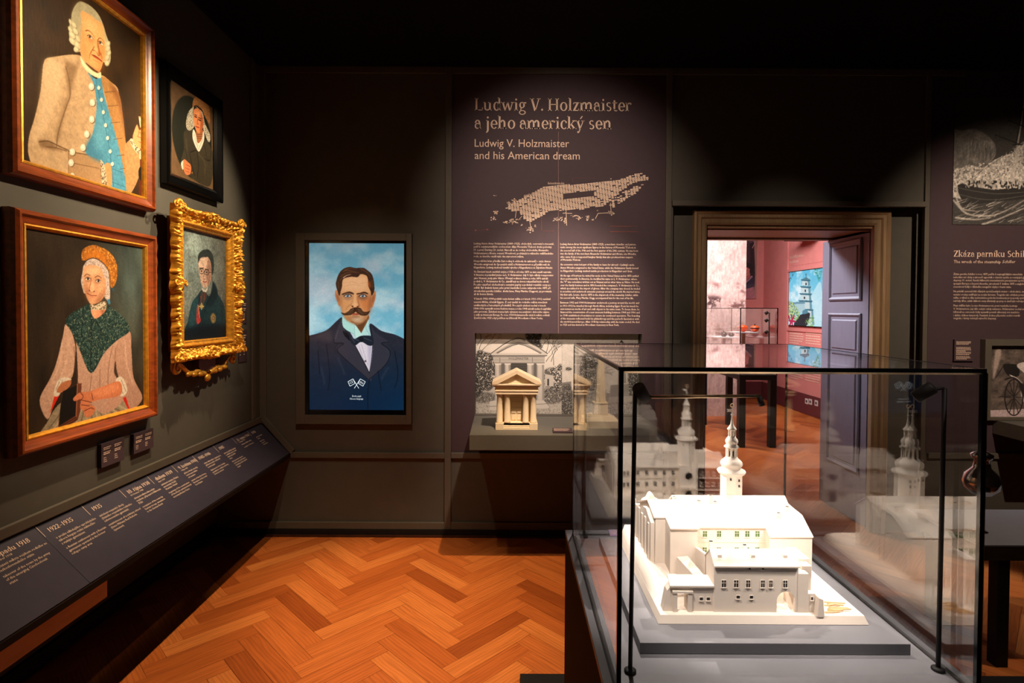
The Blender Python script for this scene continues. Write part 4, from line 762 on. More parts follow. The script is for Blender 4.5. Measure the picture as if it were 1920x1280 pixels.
# parquet: herringbone planks, colour and grain per plank
def parquet_mat():
    m, n, l, b = new_mat('oak_parquet')
    at = n.new('ShaderNodeAttribute'); at.attribute_name = 'plank'      # r random, g along, b across
    sp_ = n.new('ShaderNodeSeparateColor'); l.new(at.outputs['Color'], sp_.inputs[0])
    cb = n.new('ShaderNodeCombineXYZ'); l.new(sp_.outputs[1], cb.inputs[0]); l.new(sp_.outputs[2], cb.inputs[1])
    mr = n.new('ShaderNodeMath'); mr.operation = 'MULTIPLY'; mr.inputs[1].default_value = 57; l.new(sp_.outputs[0], mr.inputs[0]); l.new(mr.outputs[0], cb.inputs[2])
    mp = n.new('ShaderNodeMapping'); mp.inputs['Scale'].default_value = (2.2, 34, 1); l.new(cb.outputs[0], mp.inputs[0])
    no = n.new('ShaderNodeTexNoise'); no.inputs['Scale'].default_value = 1.6; no.inputs['Detail'].default_value = 6; no.inputs['Distortion'].default_value = .9; l.new(mp.outputs[0], no.inputs['Vector'])
    mp2 = n.new('ShaderNodeMapping'); mp2.inputs['Scale'].default_value = (1.6, 7, 1); l.new(cb.outputs[0], mp2.inputs[0])
    wv = n.new('ShaderNodeTexWave'); wv.inputs['Scale'].default_value = 2.6; wv.inputs['Distortion'].default_value = 7; wv.inputs['Detail'].default_value = 2; wv.bands_direction = 'Y'; l.new(mp2.outputs[0], wv.inputs['Vector'])
    r1 = n.new('ShaderNodeValToRGB'); l.new(sp_.outputs[0], r1.inputs[0]); e = r1.color_ramp.elements
    e[0].position = 0; e[0].color = rgb(156, 78, 30); e[1].position = 1; e[1].color = rgb(216, 130, 64)
    for p_, c_ in ((.12, (176, 92, 38)), (.2, (192, 104, 46)), (.7, (202, 114, 53))): q = e.new(p_); q.color = rgb(*c_)
    m1 = n.new('ShaderNodeMix'); m1.data_type = 'RGBA'; m1.blend_type = 'MULTIPLY'; m1.inputs[0].default_value = .42
    r2 = n.new('ShaderNodeValToRGB'); l.new(no.outputs['Fac'], r2.inputs[0]); r2.color_ramp.elements[0].position = .3; r2.color_ramp.elements[0].color = (.42, .34, .28, 1); r2.color_ramp.elements[1].position = .62; r2.color_ramp.elements[1].color = (1, 1, 1, 1)
    l.new(r1.outputs[0], m1.inputs[6]); l.new(r2.outputs[0], m1.inputs[7])
    m2 = n.new('ShaderNodeMix'); m2.data_type = 'RGBA'; m2.blend_type = 'MULTIPLY'; m2.inputs[0].default_value = .28
    r3 = n.new('ShaderNodeValToRGB'); l.new(wv.outputs['Fac'], r3.inputs[0]); r3.color_ramp.elements[0].color = (.45, .36, .3, 1); r3.color_ramp.elements[0].position = .1; r3.color_ramp.elements[1].position = .5
    l.new(m1.outputs[2], m2.inputs[6]); l.new(r3.outputs[0], m2.inputs[7]); l.new(m2.outputs[2], b.inputs['Base Color'])
    b.inputs['Roughness'].default_value = .42; b.inputs['Specular IOR Level'].default_value = .35
    return m
def build_floor(x0, x1, y0, y1):
    L, Wd = .475, .098; random.seed(12); c45 = math.sqrt(.5); ox, oy = -.9, .3
    vs_, fs, cols = [], [], []
    rects = []
    for k in range(-140, 140):
        for m_ in range(-16, 17):
            bxx, byy = k*Wd+m_*L, k*Wd-m_*L
            rects.append((bxx, bxx+L, byy, byy+Wd, 0)); rects.append((bxx, bxx+Wd, byy+Wd, byy+Wd+L, 1))
    g = .0007
    for a0, a1, b0, b1, o in rects:
        cxm, cym = (a0+a1)/2, (b0+b1)/2; X, Y = (cxm-cym)*c45+ox, (cxm+cym)*c45+oy
        if not (x0-.3 < X < x1+.3 and y0-.3 < Y < y1+.3): continue
        r = random.random(); base = len(vs_)
        for a, b in ((a0+g, b0+g), (a1-g, b0+g), (a1-g, b1-g), (a0+g, b1-g)):
            vs_.append(((a-b)*c45+ox, (a+b)*c45+oy, 0)); al, ac = ((a-a0), (b-b0)) if o == 0 else ((b-b0), (a-a0)); cols.append((r, al, ac, 1))
        fs.append((base, base+1, base+2, base+3))
    b = len(vs_); vs_ += [(x0, y0, -.02), (x1, y0, -.02), (x1, y1, -.02), (x0, y1, -.02)]; cols += [(.05, 0, 0, 1)]*4; fs.append((b, b+1, b+2, b+3))
    me = bpy.data.meshes.new('floor'); me.from_pydata(vs_, [], fs); me.update()
    a = me.color_attributes.new('plank', 'FLOAT_COLOR', 'POINT'); a.data.foreach_set('color', np.array(cols, np.float32).ravel())
    return tag(link_mesh('floor', me, parquet_mat()), kind='structure')
build_floor(-2.3, 5.0, -.6, 10.6)

# ------------------------------------------------------------------ shell
D = 3.91; HC = 3.293
def B(px, py, d=0): return onY(px, py, D-d)
def bX(px, py=600, d=0): return float(B(px, py, d)[0])
def bZ(py, px=900, d=0): return float(B(px, py, d)[2])
XW = -1.763
nx0, nx1, nz0, nz1 = bX(890, 700), bX(1203, 700), bZ(779, 1000), bZ(625, 1000)
dx0, dx1, dz = bX(1259, 700), bX(1737, 700), bZ(384, 1400)
mb = MB()
for a in ((-2.15, nx0, 0, HC), (nx0, nx1, 0, nz0), (nx0, nx1, nz1, HC), (nx1, dx0, 0, HC), (dx0, dx1, dz, HC), (dx1, 5.2, 0, HC)):
    mb.box(a[0], a[1], D, D+.07, a[2], a[3])
mb.box(nx0-.03, nx1+.03, D+.07, D+.1, nz0-.03, nz1+.03)
YM, YB = 4.02, 4.63
ox0, ox1, oz = float(onY(1325, 600, YM)[0]), float(onY(1641, 600, YM)[0]), float(onY(1450, 422, YM)[2])
for a in ((dx0-.25, ox0, 0, HC), (ox1, dx1+.4, 0, HC), (ox0, ox1, oz+.001, HC)): mb.box(a[0], a[1], YM, YB, a[2], a[3])
mb.box(-2.15, nx0-.1, D+.1, YB, 0, HC); mb.box(dx1+.4, 5.2, YM, YB, 0, HC)
struct('wall_back', mb, M['wall'])
mb = MB(); mb.box(XW-.35, XW, -.4, D, .785, HC); struct('wall_left', mb, M['wall']); struct('wall_recess', bx(-2.3, -2.08, -.4, D, 0, .785), M['wall'])
mb = MB(); mb.box(-2.3, 5.2, -.6, YB, HC, HC+.1); mb.box(.5, 5.2, YB, 10.6, 3.7, 3.8); struct('ceiling', mb, M['ceil'])
struct('wall_right', bx(4.85, 5.0, -.4, D, 0, HC), M['wall'])
struct('wall_front', bx(-2.3, 5.0, -.6, -.45, 0, HC), M['wall'])

nt = [0]
def trim(x0, x1, z0, z1, d=.018, m='trim', y=D, bev=.003):
    nt[0] += 1
    return struct('trim_%d' % nt[0], bx(x0, x1, y-d, y, z0, z1), M[m], bev)
zb = bZ(990, 700)
trim(bX(488), bX(500), bZ(795), HC); trim(bX(835, 500), bX(847, 500), zb, HC); trim(bX(1248, 300), bX(1259, 300), zb, HC); trim(bX(1733, 300), bX(1742, 300), zb, HC)
trim(bX(500), bX(1800), bZ(139), HC, .014)
trim(bX(546), bX(835), bZ(858.5), bZ(848), .022); trim(bX(847), bX(1248), bZ(858.5, 1000), bZ(848, 1000), .022)
trim(bX(430), bX(835), zb, bZ(978), .02); trim(bX(847), bX(1248), zb, bZ(978, 1000), .02)
trim(bX(1259, 382), bX(1733, 382), bZ(388, 1500), bZ(378, 1500), .03)
trim(bX(1742), 4.8, bZ(858.5, 1800), bZ(848, 1800), .022); trim(bX(1742), 4.8, zb, bZ(978, 1800), .02)
nt[0] += 1; mb = MB()                                       # the slanting batten beside the end of the console
A, E_, w_ = B(490, 786), B(546, 849), .04; n_ = np.array([E_[2]-A[2], 0, -(E_[0]-A[0])]); n_ = -n_/np.linalg.norm(n_)*w_
if n_[2] < 0: n_ = -n_
mb.hexa([A+[0, -.022, 0], E_+[0, -.022, 0], E_, A], [A+n_+[0, -.022, 0], E_+n_+[0, -.022, 0], E_+n_, A+n_]); struct('trim_%d' % nt[0], mb, M['trim'], .003)
nt[0] += 1; struct('trim_%d' % nt[0], bx(XW, XW+.016, -.4, D-.022, .80, .842), M['trim'], .004)
nt[0] += 1; struct('trim_%d' % nt[0], bx(XW, XW+.016, 3.76, 3.80, .842, HC), M['trim'], .004)
struct('baseboard_back', bx(-2.08, nx1+.3, D-.03, D, .012, zb), M['black'])
struct('baseboard_left', bx(-2.08, -2.06, -.4, D-.03, .012, .09), M['black'])
nt[0] += 1; struct('trim_%d' % nt[0], bx(-2.06, nx1+.2, D-.045, D-.03, 0, .014), M['mahog_dark'])

# door casing, lining and the open leaf
def frame_bm(mb, P, rect, prof, sides='LTRB', mi=0):
    """mitred moulding. P(u, v, n) -> point; rect u0,u1,v0,v1 outer; prof list of (inset, height)"""
    u0, u1, v0, v1 = rect
    def ring(d, n):
        b = v0 if 'B' not in sides else v0+d
        return [P(u0+d, b, n), P(u0+d, v1-d, n), P(u1-d, v1-d, n), P(u1-d, b, n)]
    rs = [ring(*p) for p in prof]
    for a, b in zip(rs[:-1], rs[1:]):
        for i, sd in enumerate('LTRB'):
            if sd in sides: mb.face((a[i], a[(i+1) % 4], b[(i+1) % 4], b[i]), mi)
    return mb
cx0, cx1, cz = float(onY(1300, 600, YM-.05)[0]), float(onY(1668, 600, YM-.05)[0]), float(onY(1450, 394, YM-.05)[2])
mb = frame_bm(MB(), lambda u, v, n: (u, YM-n, v), (cx0, cx1, 0, cz), [(0, 0), (0, .05), (.012, .06), (.025, .05), (.03, .045), (.05, .045), (.06, .03), (.085, .03), (.1, .02), (.1, -.02)], 'LTR')
do = struct('door_1', mb, M['oak'])
mb = MB().box(ox0-.02, ox1+.02, YM, YB, oz-.02, oz); mb.box(ox0, ox1, YM+.05, YM+.1, oz-.03, oz-.02); mb.box(ox0, ox1, YB-.07, YB, oz-.035, oz-.02); mb.build('head_lining', M['oak'], do)
MB().box(ox0-.02, ox0, YM, YB, 0, oz-.02).build('jamb_lining', M['oak'], do); MB().box(ox1, ox1+.02, YM, YB, 0, oz-.02).build('jamb_lining', M['oak'], do)
lx = ox1-.012; ly0, ly1 = YM+.06, float(onX(1541, 600, lx)[1])
leaf = struct('door_2', bx(lx, lx+.012, ly0, ly1, .008, oz-.04), M['leaf'])
lp = lambda u, v, n: (lx-n, u, v)
yA, yB_ = float(onX(1617, 500, lx)[1]), float(onX(1556, 500, lx)[1])
for ya, yb in ((450, 563), (587, 668), (684, 880)):
    z1_, z0_ = float(onX(1590, ya, lx)[2]), float(onX(1590, yb, lx)[2]); z0_ = max(z0_, .15)
    mb = frame_bm(MB(), lp, (yA, yB_, z0_, z1_), [(0, .0), (.0, .008), (.012, .014), (.022, .008), (.03, .002), (.05, .002), (.06, .009), (.07, .009)])
    mb.face([lp(yA+.07, z0_+.07, .009), lp(yA+.07, z1_-.07, .009), lp(yB_-.07, z1_-.07, .009), lp(yB_-.07, z0_+.07, .009)])
    mb.build('door_panel', M['leaf'], leaf)

# ------------------------------------------------------------------ text panel on the back wall
pz0, pz1 = bZ(848, 1000)+.001, bZ(141, 1000); px0, px1 = bX(847.5, 400), bX(1247, 400)
tp = thing('text_panel', 'tall aubergine wall panel with white heading, white city map and two text columns', 'panel', ((px0+px1)/2, D-.002, pz0))
mb = MB()
for a in ((px0, nx0, pz0, pz1), (nx1, px1, pz0, pz1), (nx0, nx1, nz1, pz1), (nx0, nx1, pz0, nz0)): mb.box(a[0], a[1], D-.004, D-.0005, a[2], a[3])
mb.build('printed_panel', M['purple'], tp)
PW = lambda x, y: onY(x, y, D-.004)
def wall_text(): return Text((0, D-.004, 0), (1, 0, 0), (0, 0, 1), (0, -1, 0))
for nm, s, y, w_, h_, fo in (('czech_heading', 'Ludwig V. Holzmaister', 207, 294, 23.5, serif), ('czech_heading', 'a jeho americký sen', 241, 256, 23.5, serif), ('english_heading', 'Ludwig V. Holzmaister', 275, 177, 14.5, sans), ('english_heading', 'and his American dream', 298, 197, 14.5, sans)):
    t = wall_text(); t.px(s, 890, y, w_, h_, PW, fo, res=3); t.build(nm, M['cream'], tp)
CZ = '''120 908 Ludwig Anton Artur Holzmaister (1849–1923), obchodník, cestovatel a mecenáš,
147 888 patří k nejvýznamnějším osobnostem dějin Moravské Třebové druhé poloviny
175 860 19. a první čtvrtiny 20. století. Narodil se do rodiny obchodníka Alexandra
203 902 Holzmaistera a Aloisie, rozené Wondrové, pocházející z váženého měšťanského
230 650 rodu, ze kterého vzešli také dva starostové města.
270 878 Hospodářská krize přiměla část rodiny k odchodu do zahraničí – strýc Anton
298 873 Wondra emigroval do Spojených států a Holzmaisterovi se přestěhovali do
325 897 Klagenfurtu. Ludwig studoval textilní výrobu v Klagenfurtu a ve Štýrském Hradci.
362 888 Ve čtrnácti letech navštívil strýce v USA a od roku 1870 se tam usadil natrvalo.
389 903 V Americe si pozměnil jméno na L. V. Holzmaister, kdy V. bylo někdy rozepisováno
417 855 jako Vinzenz, jindy jako Viktor. Převzal rodinnou firmu a roku 1896 založil
444 865 podnik L. V. Holzmaister & Co., zaměřený na dovoz rukavičkářského zboží.
472 880 Po jeho uzavření obchodoval s cennými papíry a podnikal rozsáhlé cesty po
499 878 světě. Byl dvakrát ženat; jeho první manželka Louise zahynula roku 1875 při
527 887 ztroskotání parníku Schiller, druhá žena, Mary Martha Cleggová, jej provázela
553 388 až do konce života.
593 877 V letech 1902–1904 podnikl cestu kolem světa a v letech 1911–1912 navštívil
621 850 severní Afriku, včetně Egypta. Z cest zasílal do rodného města množství
649 838 uměleckých a řemeslných předmětů. Pro jejich uložení nechal v letech
677 883 1904–1906 vystavět novou budovu muzea a roku 1908 založil nadaci k zajištění
704 865 jeho provozu. Založení muzea bylo výrazem mecenášství i dobového zájmu
731 873 o svět za hranicemi Evropy. Po roce 1918 Holzmaisterův vztah k městu ochladl.
758 813 Zemřel roku 1923 a byl pohřben na hřbitově Woodlawn v New Yorku.'''
EN = '''125 1610 Ludwig Anton Artur Holzmaister (1849–1923), a merchant, traveller, and patron,
152 1608 ranks among the most significant figures in the history of Moravská Třebová in
180 1628 the second half of the 19th and the first quarter of the 20th century. He was born
207 1612 into the family of the merchant Alexander Holzmaister and Aloisie, née Wondra,
235 1583 who came from a respected burgher family that also produced two mayors
260 1137 of Moravská Třebová.
300 1595 An economic crisis led part of the family to leave for abroad – Ludwig's uncle
328 1630 Anton Wondra emigrated to the United States, while the Holzmaister family moved
355 1580 to Klagenfurt. Ludwig studied textile production in Klagenfurt and Graz.
395 1632 At the age of fourteen he visited his uncle in the United States and in 1870 settled
422 1620 there permanently. In America, he modified his name to L. V. Holzmaister, where
449 1640 the "V" was sometimes written out as Vinzenz and at other times as Viktor. He took
477 1640 over the family business and in 1896 founded the company L. V. Holzmaister & Co.,
504 1645 which specialized in the import of gloves. After the company was closed, he traded
531 1645 in securities and undertook extensive journeys around the world. He married twice.
559 1628 His first wife, Louise, died in 1875 in the shipwreck of the steamship Schiller, while
586 1590 his second wife, Mary Martha Clegg, accompanied him for the rest of his life.
626 1637 Between 1902 and 1904 Holzmaister undertook a journey around the world, and
654 1632 in 1911–1912 he travelled through North Africa, including Egypt. From his travels he
681 1640 sent numerous works of art and craft objects to his native town. To house them, he
708 1642 financed the construction of a new museum building between 1904 and 1906 and
736 1645 in 1908 established a foundation to ensure its continued operation. The founding
763 1637 of the museum reflected both his philanthropy and the period's fascination with
790 1640 the world beyond Europe. After 1918 his relationship with the town cooled. He died
816 1465 in 1923 and was buried at Woodlawn Cemetery in New York.'''
for nm, src, x0 in (('czech_text', CZ, 222), ('english_text', EN, 963)):
    t = wall_text()
    for ln in src.split('\n'):
        y, xe, s = ln.split(' ', 2); t.px(s, 840+x0/4.571, 430+(float(y)+8)/4.571, (float(xe)-x0)/4.571, 3.7, PW)
    t.build(nm, M['cream'], tp)
t = wall_text(); a, b = t.pt(PW(1047, 246)), t.pt(PW(1047, 626)); t.line(a, b, .0018); t.build('column_rule', mat('dusty_line', (168, 136, 130), .7), tp)
# the city map: blocks of streets
def inpoly(x, y, poly):
    r = False; n = len(poly)
    for i in range(n):
        (x1_, y1_), (x2_, y2_) = poly[i], poly[(i+1) % n]
        if (y1_ > y) != (y2_ > y) and x < x1_+(y-y1_)*(x2_-x1_)/(y2_-y1_): r = not r
    return r
random.seed(2); t = wall_text()
cw = lambda x, y: t.pt(PW(840+x/4, 140+y/4))
isl = [(438, 1000), (455, 965), (500, 950), (580, 915), (660, 868), (730, 838), (860, 826), (1000, 820), (1200, 798), (1290, 788), (1400, 745), (1450, 740), (1430, 775), (1480, 752), (1515, 785), (1440, 800), (1380, 812), (1330, 850), (1270, 900), (1210, 950), (1150, 992), (1080, 985), (1010, 1010), (900, 1015), (760, 1022), (690, 1070), (620, 1102), (580, 1090), (560, 1060), (530, 1020), (480, 1022)]
isl2 = [(1235, 935), (1330, 872), (1400, 838), (1480, 815), (1400, 892), (1300, 955), (1240, 1000), (1212, 990)]
park = [(872, 892), (1103, 868), (1103, 912), (875, 936)]
ca, sa = math.cos(math.radians(6)), -math.sin(math.radians(6))
for poly, dr in ((isl, .03), (isl2, .25)):
    for i in range(-60, 70):
        for j in range(-60, 60):
            ww = 20 if (i*7+j*3) % 5 else 13
            x, y = 960+i*21*ca-j*8.4*sa, 920+i*21*sa+j*8.4*ca
            if not inpoly(x, y, poly) or inpoly(x, y, park) or random.random() < dr: continue
            hw, hh = ww/2-random.uniform(0, 1), 3.5-random.choice((0, 0, .4))
            t.quad([cw(x+dx*ca-dy*sa, y+dx*sa+dy*ca) for dx, dy in ((-hw, hh), (hw, hh), (hw, -hh), (-hw, -hh))])
for i in range(34): x = 570+i*9; y = 918-(i*9)*.3 if i < 20 else 822; t.quad([cw(x, y), cw(x+4, y-1), cw(x+3, y-random.uniform(8, 20)), cw(x, y-12)])
for cx_, cy_, nn, sx_, sy_ in ((350, 908, 3, 10, 5), (360, 1030, 12, 24, 14), (340, 1080, 10, 22, 18), (480, 1095, 40, 45, 18), (430, 1108, 10, 16, 8), (615, 1158, 26, 30, 22), (655, 1135, 4, 10, 5), (550, 1125, 3, 6, 5), (830, 1085, 24, 50, 16), (880, 1100, 20, 12, 34), (940, 1055, 8, 40, 12), (985, 1075, 18, 22, 14), (1045, 1070, 12, 14, 20), (1085, 1090, 5, 8, 8), (1225, 1040, 22, 26, 14), (1120, 1020, 3, 8, 4), (1220, 780, 3, 12, 4), (460, 960, 14, 24, 10), (500, 940, 10, 30, 8)):
    for k in range(nn): x, y = cx_+random.gauss(0, .5)*sx_, cy_+random.gauss(0, .5)*sy_; s_ = random.uniform(2, 6); t.quad([cw(x-s_, y+s_*.6), cw(x+s_, y+s_*.7), cw(x+s_*.8, y-s_*.6), cw(x-s_*.7, y-s_*.8)])
for a, b in (((512, 1020), (505, 1075)), ((555, 1060), (528, 1090)), ((612, 1095), (625, 1165)), ((885, 1012), (890, 1130)), ((1105, 1080), (1125, 1040)), ((1125, 1040), (1220, 1034)), ((1218, 960), (1224, 1040)), ((860, 1038), (930, 1040))): t.line(cw(*a), cw(*b), .0035)
t.build('city_map', M['cream'], tp)
def dashes(t, u0, v0, w, rows, step, h, seed, full=True):
    rr = random.Random(seed)
    for r in range(rows):
        u = u0; end = u0+w*(rr.uniform(.55, .95) if r == rows-1 or not full else rr.uniform(.86, 1))
        while u < end: l = rr.uniform(1.5, 5)*h; t.rect(u, v0-r*step, min(u+l, end), v0-r*step+h); u += l+h*.6
for x, y, w_, rows in ((712, 1172, 100, 1), (1216, 1135, 225, 2), (1216, 1175, 230, 2), (946, 775, 180, 1)):
    a = cw(x, y); b = cw(x+w_, y); t = wall_text(); dashes(t, a[0], a[1], b[0]-a[0], rows, .0036*1.1, .0016 if y > 900 else .001, x+y)
    if x == 712: t.line(cw(702, 1065), cw(702, 1168), .0016)
    if x == 946: t.line(cw(936, 770), cw(936, 810), .001)
    t.build('map_note', M['rose'], tp)
t = wall_text(); t.line(cw(208, 1168), cw(290, 1160), .0008); t.quad([cw(200, 1160), cw(216, 1164), cw(204, 1176)]); t.quad([cw(288, 1154), cw(306, 1160), cw(290, 1168)])
t.build('scale_arrow', M['rose'], tp)

# photographs at the back of the niche
M['print'] = paint_mat('photo_print', .6); M['canvas'] = paint_mat('oil_canvas', .5, bump=.15)
M['canvas'].node_tree.nodes['Principled BSDF'].inputs['Specular IOR Level'].default_value = .15
M['screen'] = paint_mat('lit_screen', .2, emit=1.0); M['far_screen'] = paint_mat('far_lit_screen', .2, emit=1.0)
def yconv(x0, x1, z0, z1, Y):
    def c(px, py): p = onY(px, py, Y); return (p[0]-x0)/(x1-x0), (p[2]-z0)/(z1-z0)
    return c
def y_picture(name, label, cat, x0, x1, z0, z1, Y, W, H, fn, m, thick=.003):
    p = Paint(W, H, yconv(x0, x1, z0, z1, Y), (120, 120, 120)); fn(p)
    r = thing(name, label, cat, ((x0+x1)/2, Y, z0)); MB().box(x0, x1, Y+.0004, Y+thick, z0, z1).build('backing', M['black'], r)
    paint_grid('picture', p.out(), (x0, Y, z0), (x1-x0, 0, 0), (0, 0, z1-z0), m, r); return r
yn = D+.066; xm = float(onY(1053.5, 700, yn)[0])
r = y_picture('photo_print', 'sepia photograph of a columned tomb behind the small temple model', 'photograph', nx0+.004, xm, nz0+.001, nz1+.02, yn, 420, 400, paint_mausoleum, M['print'])
xa, xb = float(onY(860+400/4.267, 600+320/4.267, yn)[0]), float(onY(860+560/4.267, 600+320/4.267, yn)[0])
t = Text((0, yn, 0), (1, 0, 0), (0, 0, 1), (0, -1, 0)); t.px('HOLZMAISTER', 860+402/4.267, 600+315/4.267, 158/4.267, 4.2, lambda x, y: onY(x, y, yn)); t.build('lettering', mat('print_ink', (74, 72, 70), .6), r)
y_picture('photo_print', 'sepia photograph of an obelisk grave behind the obelisk model', 'photograph', xm+.001, nx1-.012, nz0+.001, nz1+.02, yn, 380, 400, paint_grave, M['print'])

# ------------------------------------------------------------------ shelf under the niche
zs = nz0-.002
sf0 = onZ(880, 815, zs); SY = float(sf0[1]); sx0 = float(sf0[0]); sx1 = nx1+.035
zs0 = float(onY(900, 844, SY)[2])
mb = MB(); mb.prism([(sx0, SY), (sx1, SY), (nx1, D-.0045), (nx0, D-.0045)], 'z', zs0, zs)
tag(mb.build('display_shelf', M['shelf'], bevel=.002), 'grey wall shelf under the niche holding the temple and obelisk models', 'shelf')

# temple model
def fluted(mb, x, y, z0, z1, r):
    mb.lathe([(r*1.12, 0), (r*1.12, .006), (r, .01), (r*.97, (z1-z0)*.6), (r*.86, z1-z0-.014), (r*.95, z1-z0-.012), (r*1.12, z1-z0-.004), (r*1.12, z1-z0)], (x, y, z0), 20)
a = onZ(929, 806, zs); b = onZ(1008, 806, zs); ty = float(a[1])+.002; tx0, tx1 = float(a[0]), float(b[0]); tw = tx1-tx0; tcx = (tx0+tx1)/2
ZT = lambda py: float(onY(968, py, ty+.01)[2])
tm = thing('temple_model', 'ivory model of a small four columned temple on the grey wall shelf', 'model', (tcx, ty+.08, zs))
dp = .17; z_b = ZT(793)
mb = MB(); mb.box(tx0, tx1, ty+.012, ty+dp, zs, z_b); mb.box(tx0, tx0+tw*.19, ty, ty+.02, zs, z_b); mb.box(tx1-tw*.19, tx1, ty, ty+.02, zs, z_b)
for k in range(3): mb.box(tx0+tw*.19, tx1-tw*.19, ty+.002+k*.005, ty+.02, zs+(z_b-zs)*k/3, zs+(z_b-zs)*(k+1)/3)
mb.build('stepped_base', M['cream_pla'], tm, bevel=.001)
z_c = ZT(739)
xs_ = [float(onY(860+c/4.267, 740, ty+.02)[0]) for c in (327, 390, 537, 599)]
for x in xs_: mb = MB(); fluted(mb, x, ty+.03, z_b, z_c, .0185); mb.build('column', M['cream_pla'], tm)
mb = MB(); mb.box(tx0+.012, tx0+.045, ty+.055, ty+dp-.01, z_b, z_c); mb.box(tx1-.045, tx1-.012, ty+.055, ty+dp-.01, z_b, z_c); mb.box(tx0+.045, tx1-.045, ty+.075, ty+dp-.01, z_b, z_c); mb.build('cella_walls', M['cream_pla'], tm)
mb = MB(); xd0, xd1 = tcx-.036, tcx+.036; mb.box(xd0, xd1, ty+.07, ty+.075, z_b, z_c-.03)
for sx_ in (0, 1):
    for k in range(3): mb.box(xd0+.004+sx_*.036, xd0+.032+sx_*.036, ty+.066, ty+.07, z_b+.01+k*.042, z_b+.042+k*.042)
mb.build('door', M['cream_pla'], tm, bevel=.001)
z_e = ZT(726)
mb = MB(); mb.box(tx0-.002, tx1+.002, ty+.004, ty+dp, z_c, z_e+.004); mb.box(tx0-.006, tx1+.006, ty, ty+dp, z_c+.018, z_c+.026); mb.box(tx0-.012, tx1+.012, ty-.006, ty+dp+.006, z_e+.004, z_e+.018); mb.build('entablature', M['cream_pla'], tm, bevel=.001)
z_r = ZT(694); ex = .022; ze_ = z_e+.018; ridge = ty+.0
mb = MB(); mb.prism([(tx0-ex, ze_), (tx1+ex, ze_), (tx1+ex, ze_+.014), (tcx, z_r), (tx0-ex, ze_+.014)], 'y', ty+.008, ty+dp+.01)
for s_ in (-1, 1):
    xo, xi = tcx+s_*(tw/2+ex), tcx
    mb.prism([(xo, ze_+.002), (xo, ze_+.016), (xi, z_r+.004), (xi, z_r-.022), (xo-s_*.03, ze_+.002)], 'y', ty-.014, ty+.01)
mb.box(tx0-ex, tx1+ex, ty-.012, ty+.01, ze_-.004, ze_+.006); mb.build('pediment_roof', M['cream_pla'], tm, bevel=.0012)

# obelisk model
a = onZ(1100, 803, zs); oy = float(a[1]); o0, o1 = float(onY(1098, 795, oy)[0]), float(onY(1162, 795, oy)[0]); oc = (o0+o1)/2; ow = o1-o0
ZO = lambda py: float(onY(1130, py, oy+.05)[2]); ocy = oy+ow/2
om = thing('obelisk_model', 'white model of a slender obelisk on a stepped base on the wall shelf', 'model', (oc, ocy, zs))
mb = MB(); mb.box(oc-ow/2, oc+ow/2, ocy-ow/2, ocy+ow/2, zs, zs+.045); mb.hexa([(oc-ow/2+.005, ocy-ow/2+.005, zs+.045), (oc+ow/2-.005, ocy-ow/2+.005, zs+.045), (oc+ow/2-.005, ocy+ow/2-.005, zs+.045), (oc-ow/2+.005, ocy+ow/2-.005, zs+.045)], [(oc-.058, ocy-.058, zs+.072), (oc+.058, ocy-.058, zs+.072), (oc+.058, ocy+.058, zs+.072), (oc-.058, ocy+.058, zs+.072)]); mb.build('stepped_base', M['cream_pla'], om, bevel=.001)
zp = ZO(757)
def taper(mb, c, h0, h1, z0, z1): return mb.hexa([(c[0]-h0, c[1]-h0, z0), (c[0]+h0, c[1]-h0, z0), (c[0]+h0, c[1]+h0, z0), (c[0]-h0, c[1]+h0, z0)], [(c[0]-h1, c[1]-h1, z1), (c[0]+h1, c[1]-h1, z1), (c[0]+h1, c[1]+h1, z1), (c[0]-h1, c[1]+h1, z1)])
mb = MB(); taper(mb, (oc, ocy), .047, .042, zs+.072, zp-.004); taper(mb, (oc, ocy), .045, .045, zp-.004, zp+.004); mb.build('pedestal', M['cream_pla'], om, bevel=.001)
mb = MB(); zt_ = ZO(668); taper(mb, (oc, ocy), .032, .018, zp+.004, zt_); taper(mb, (oc, ocy), .018, .001, zt_, ZO(658)); mb.build('shaft', M['cream_pla'], om)

# small caption on the shelf
a, b = onZ(1037, 812, zs), onZ(1070, 806, zs)
lb = thing('caption_plate', 'small lilac caption plate lying between temple and obelisk models on shelf', 'label', (float(a[0]), float(a[1]), zs))
cx0_, cy0_ = float(a[0]), float(a[1]); mb = MB(); mb.prism([(cy0_, zs), (cy0_+.06, zs), (cy0_+.06, zs+.02), (cy0_, zs+.008)], 'x', cx0_, cx0_+.12); mb.build('plate', M['purple'], lb)
t = Text((cx0_, cy0_, zs+.008), (1, 0, 0), (0, .98, .196), (0, -.196, .98)); dashes(t, .008, .045, .1, 3, .012, .003, 5); t.build('caption_text', M['cream'], lb, .001)

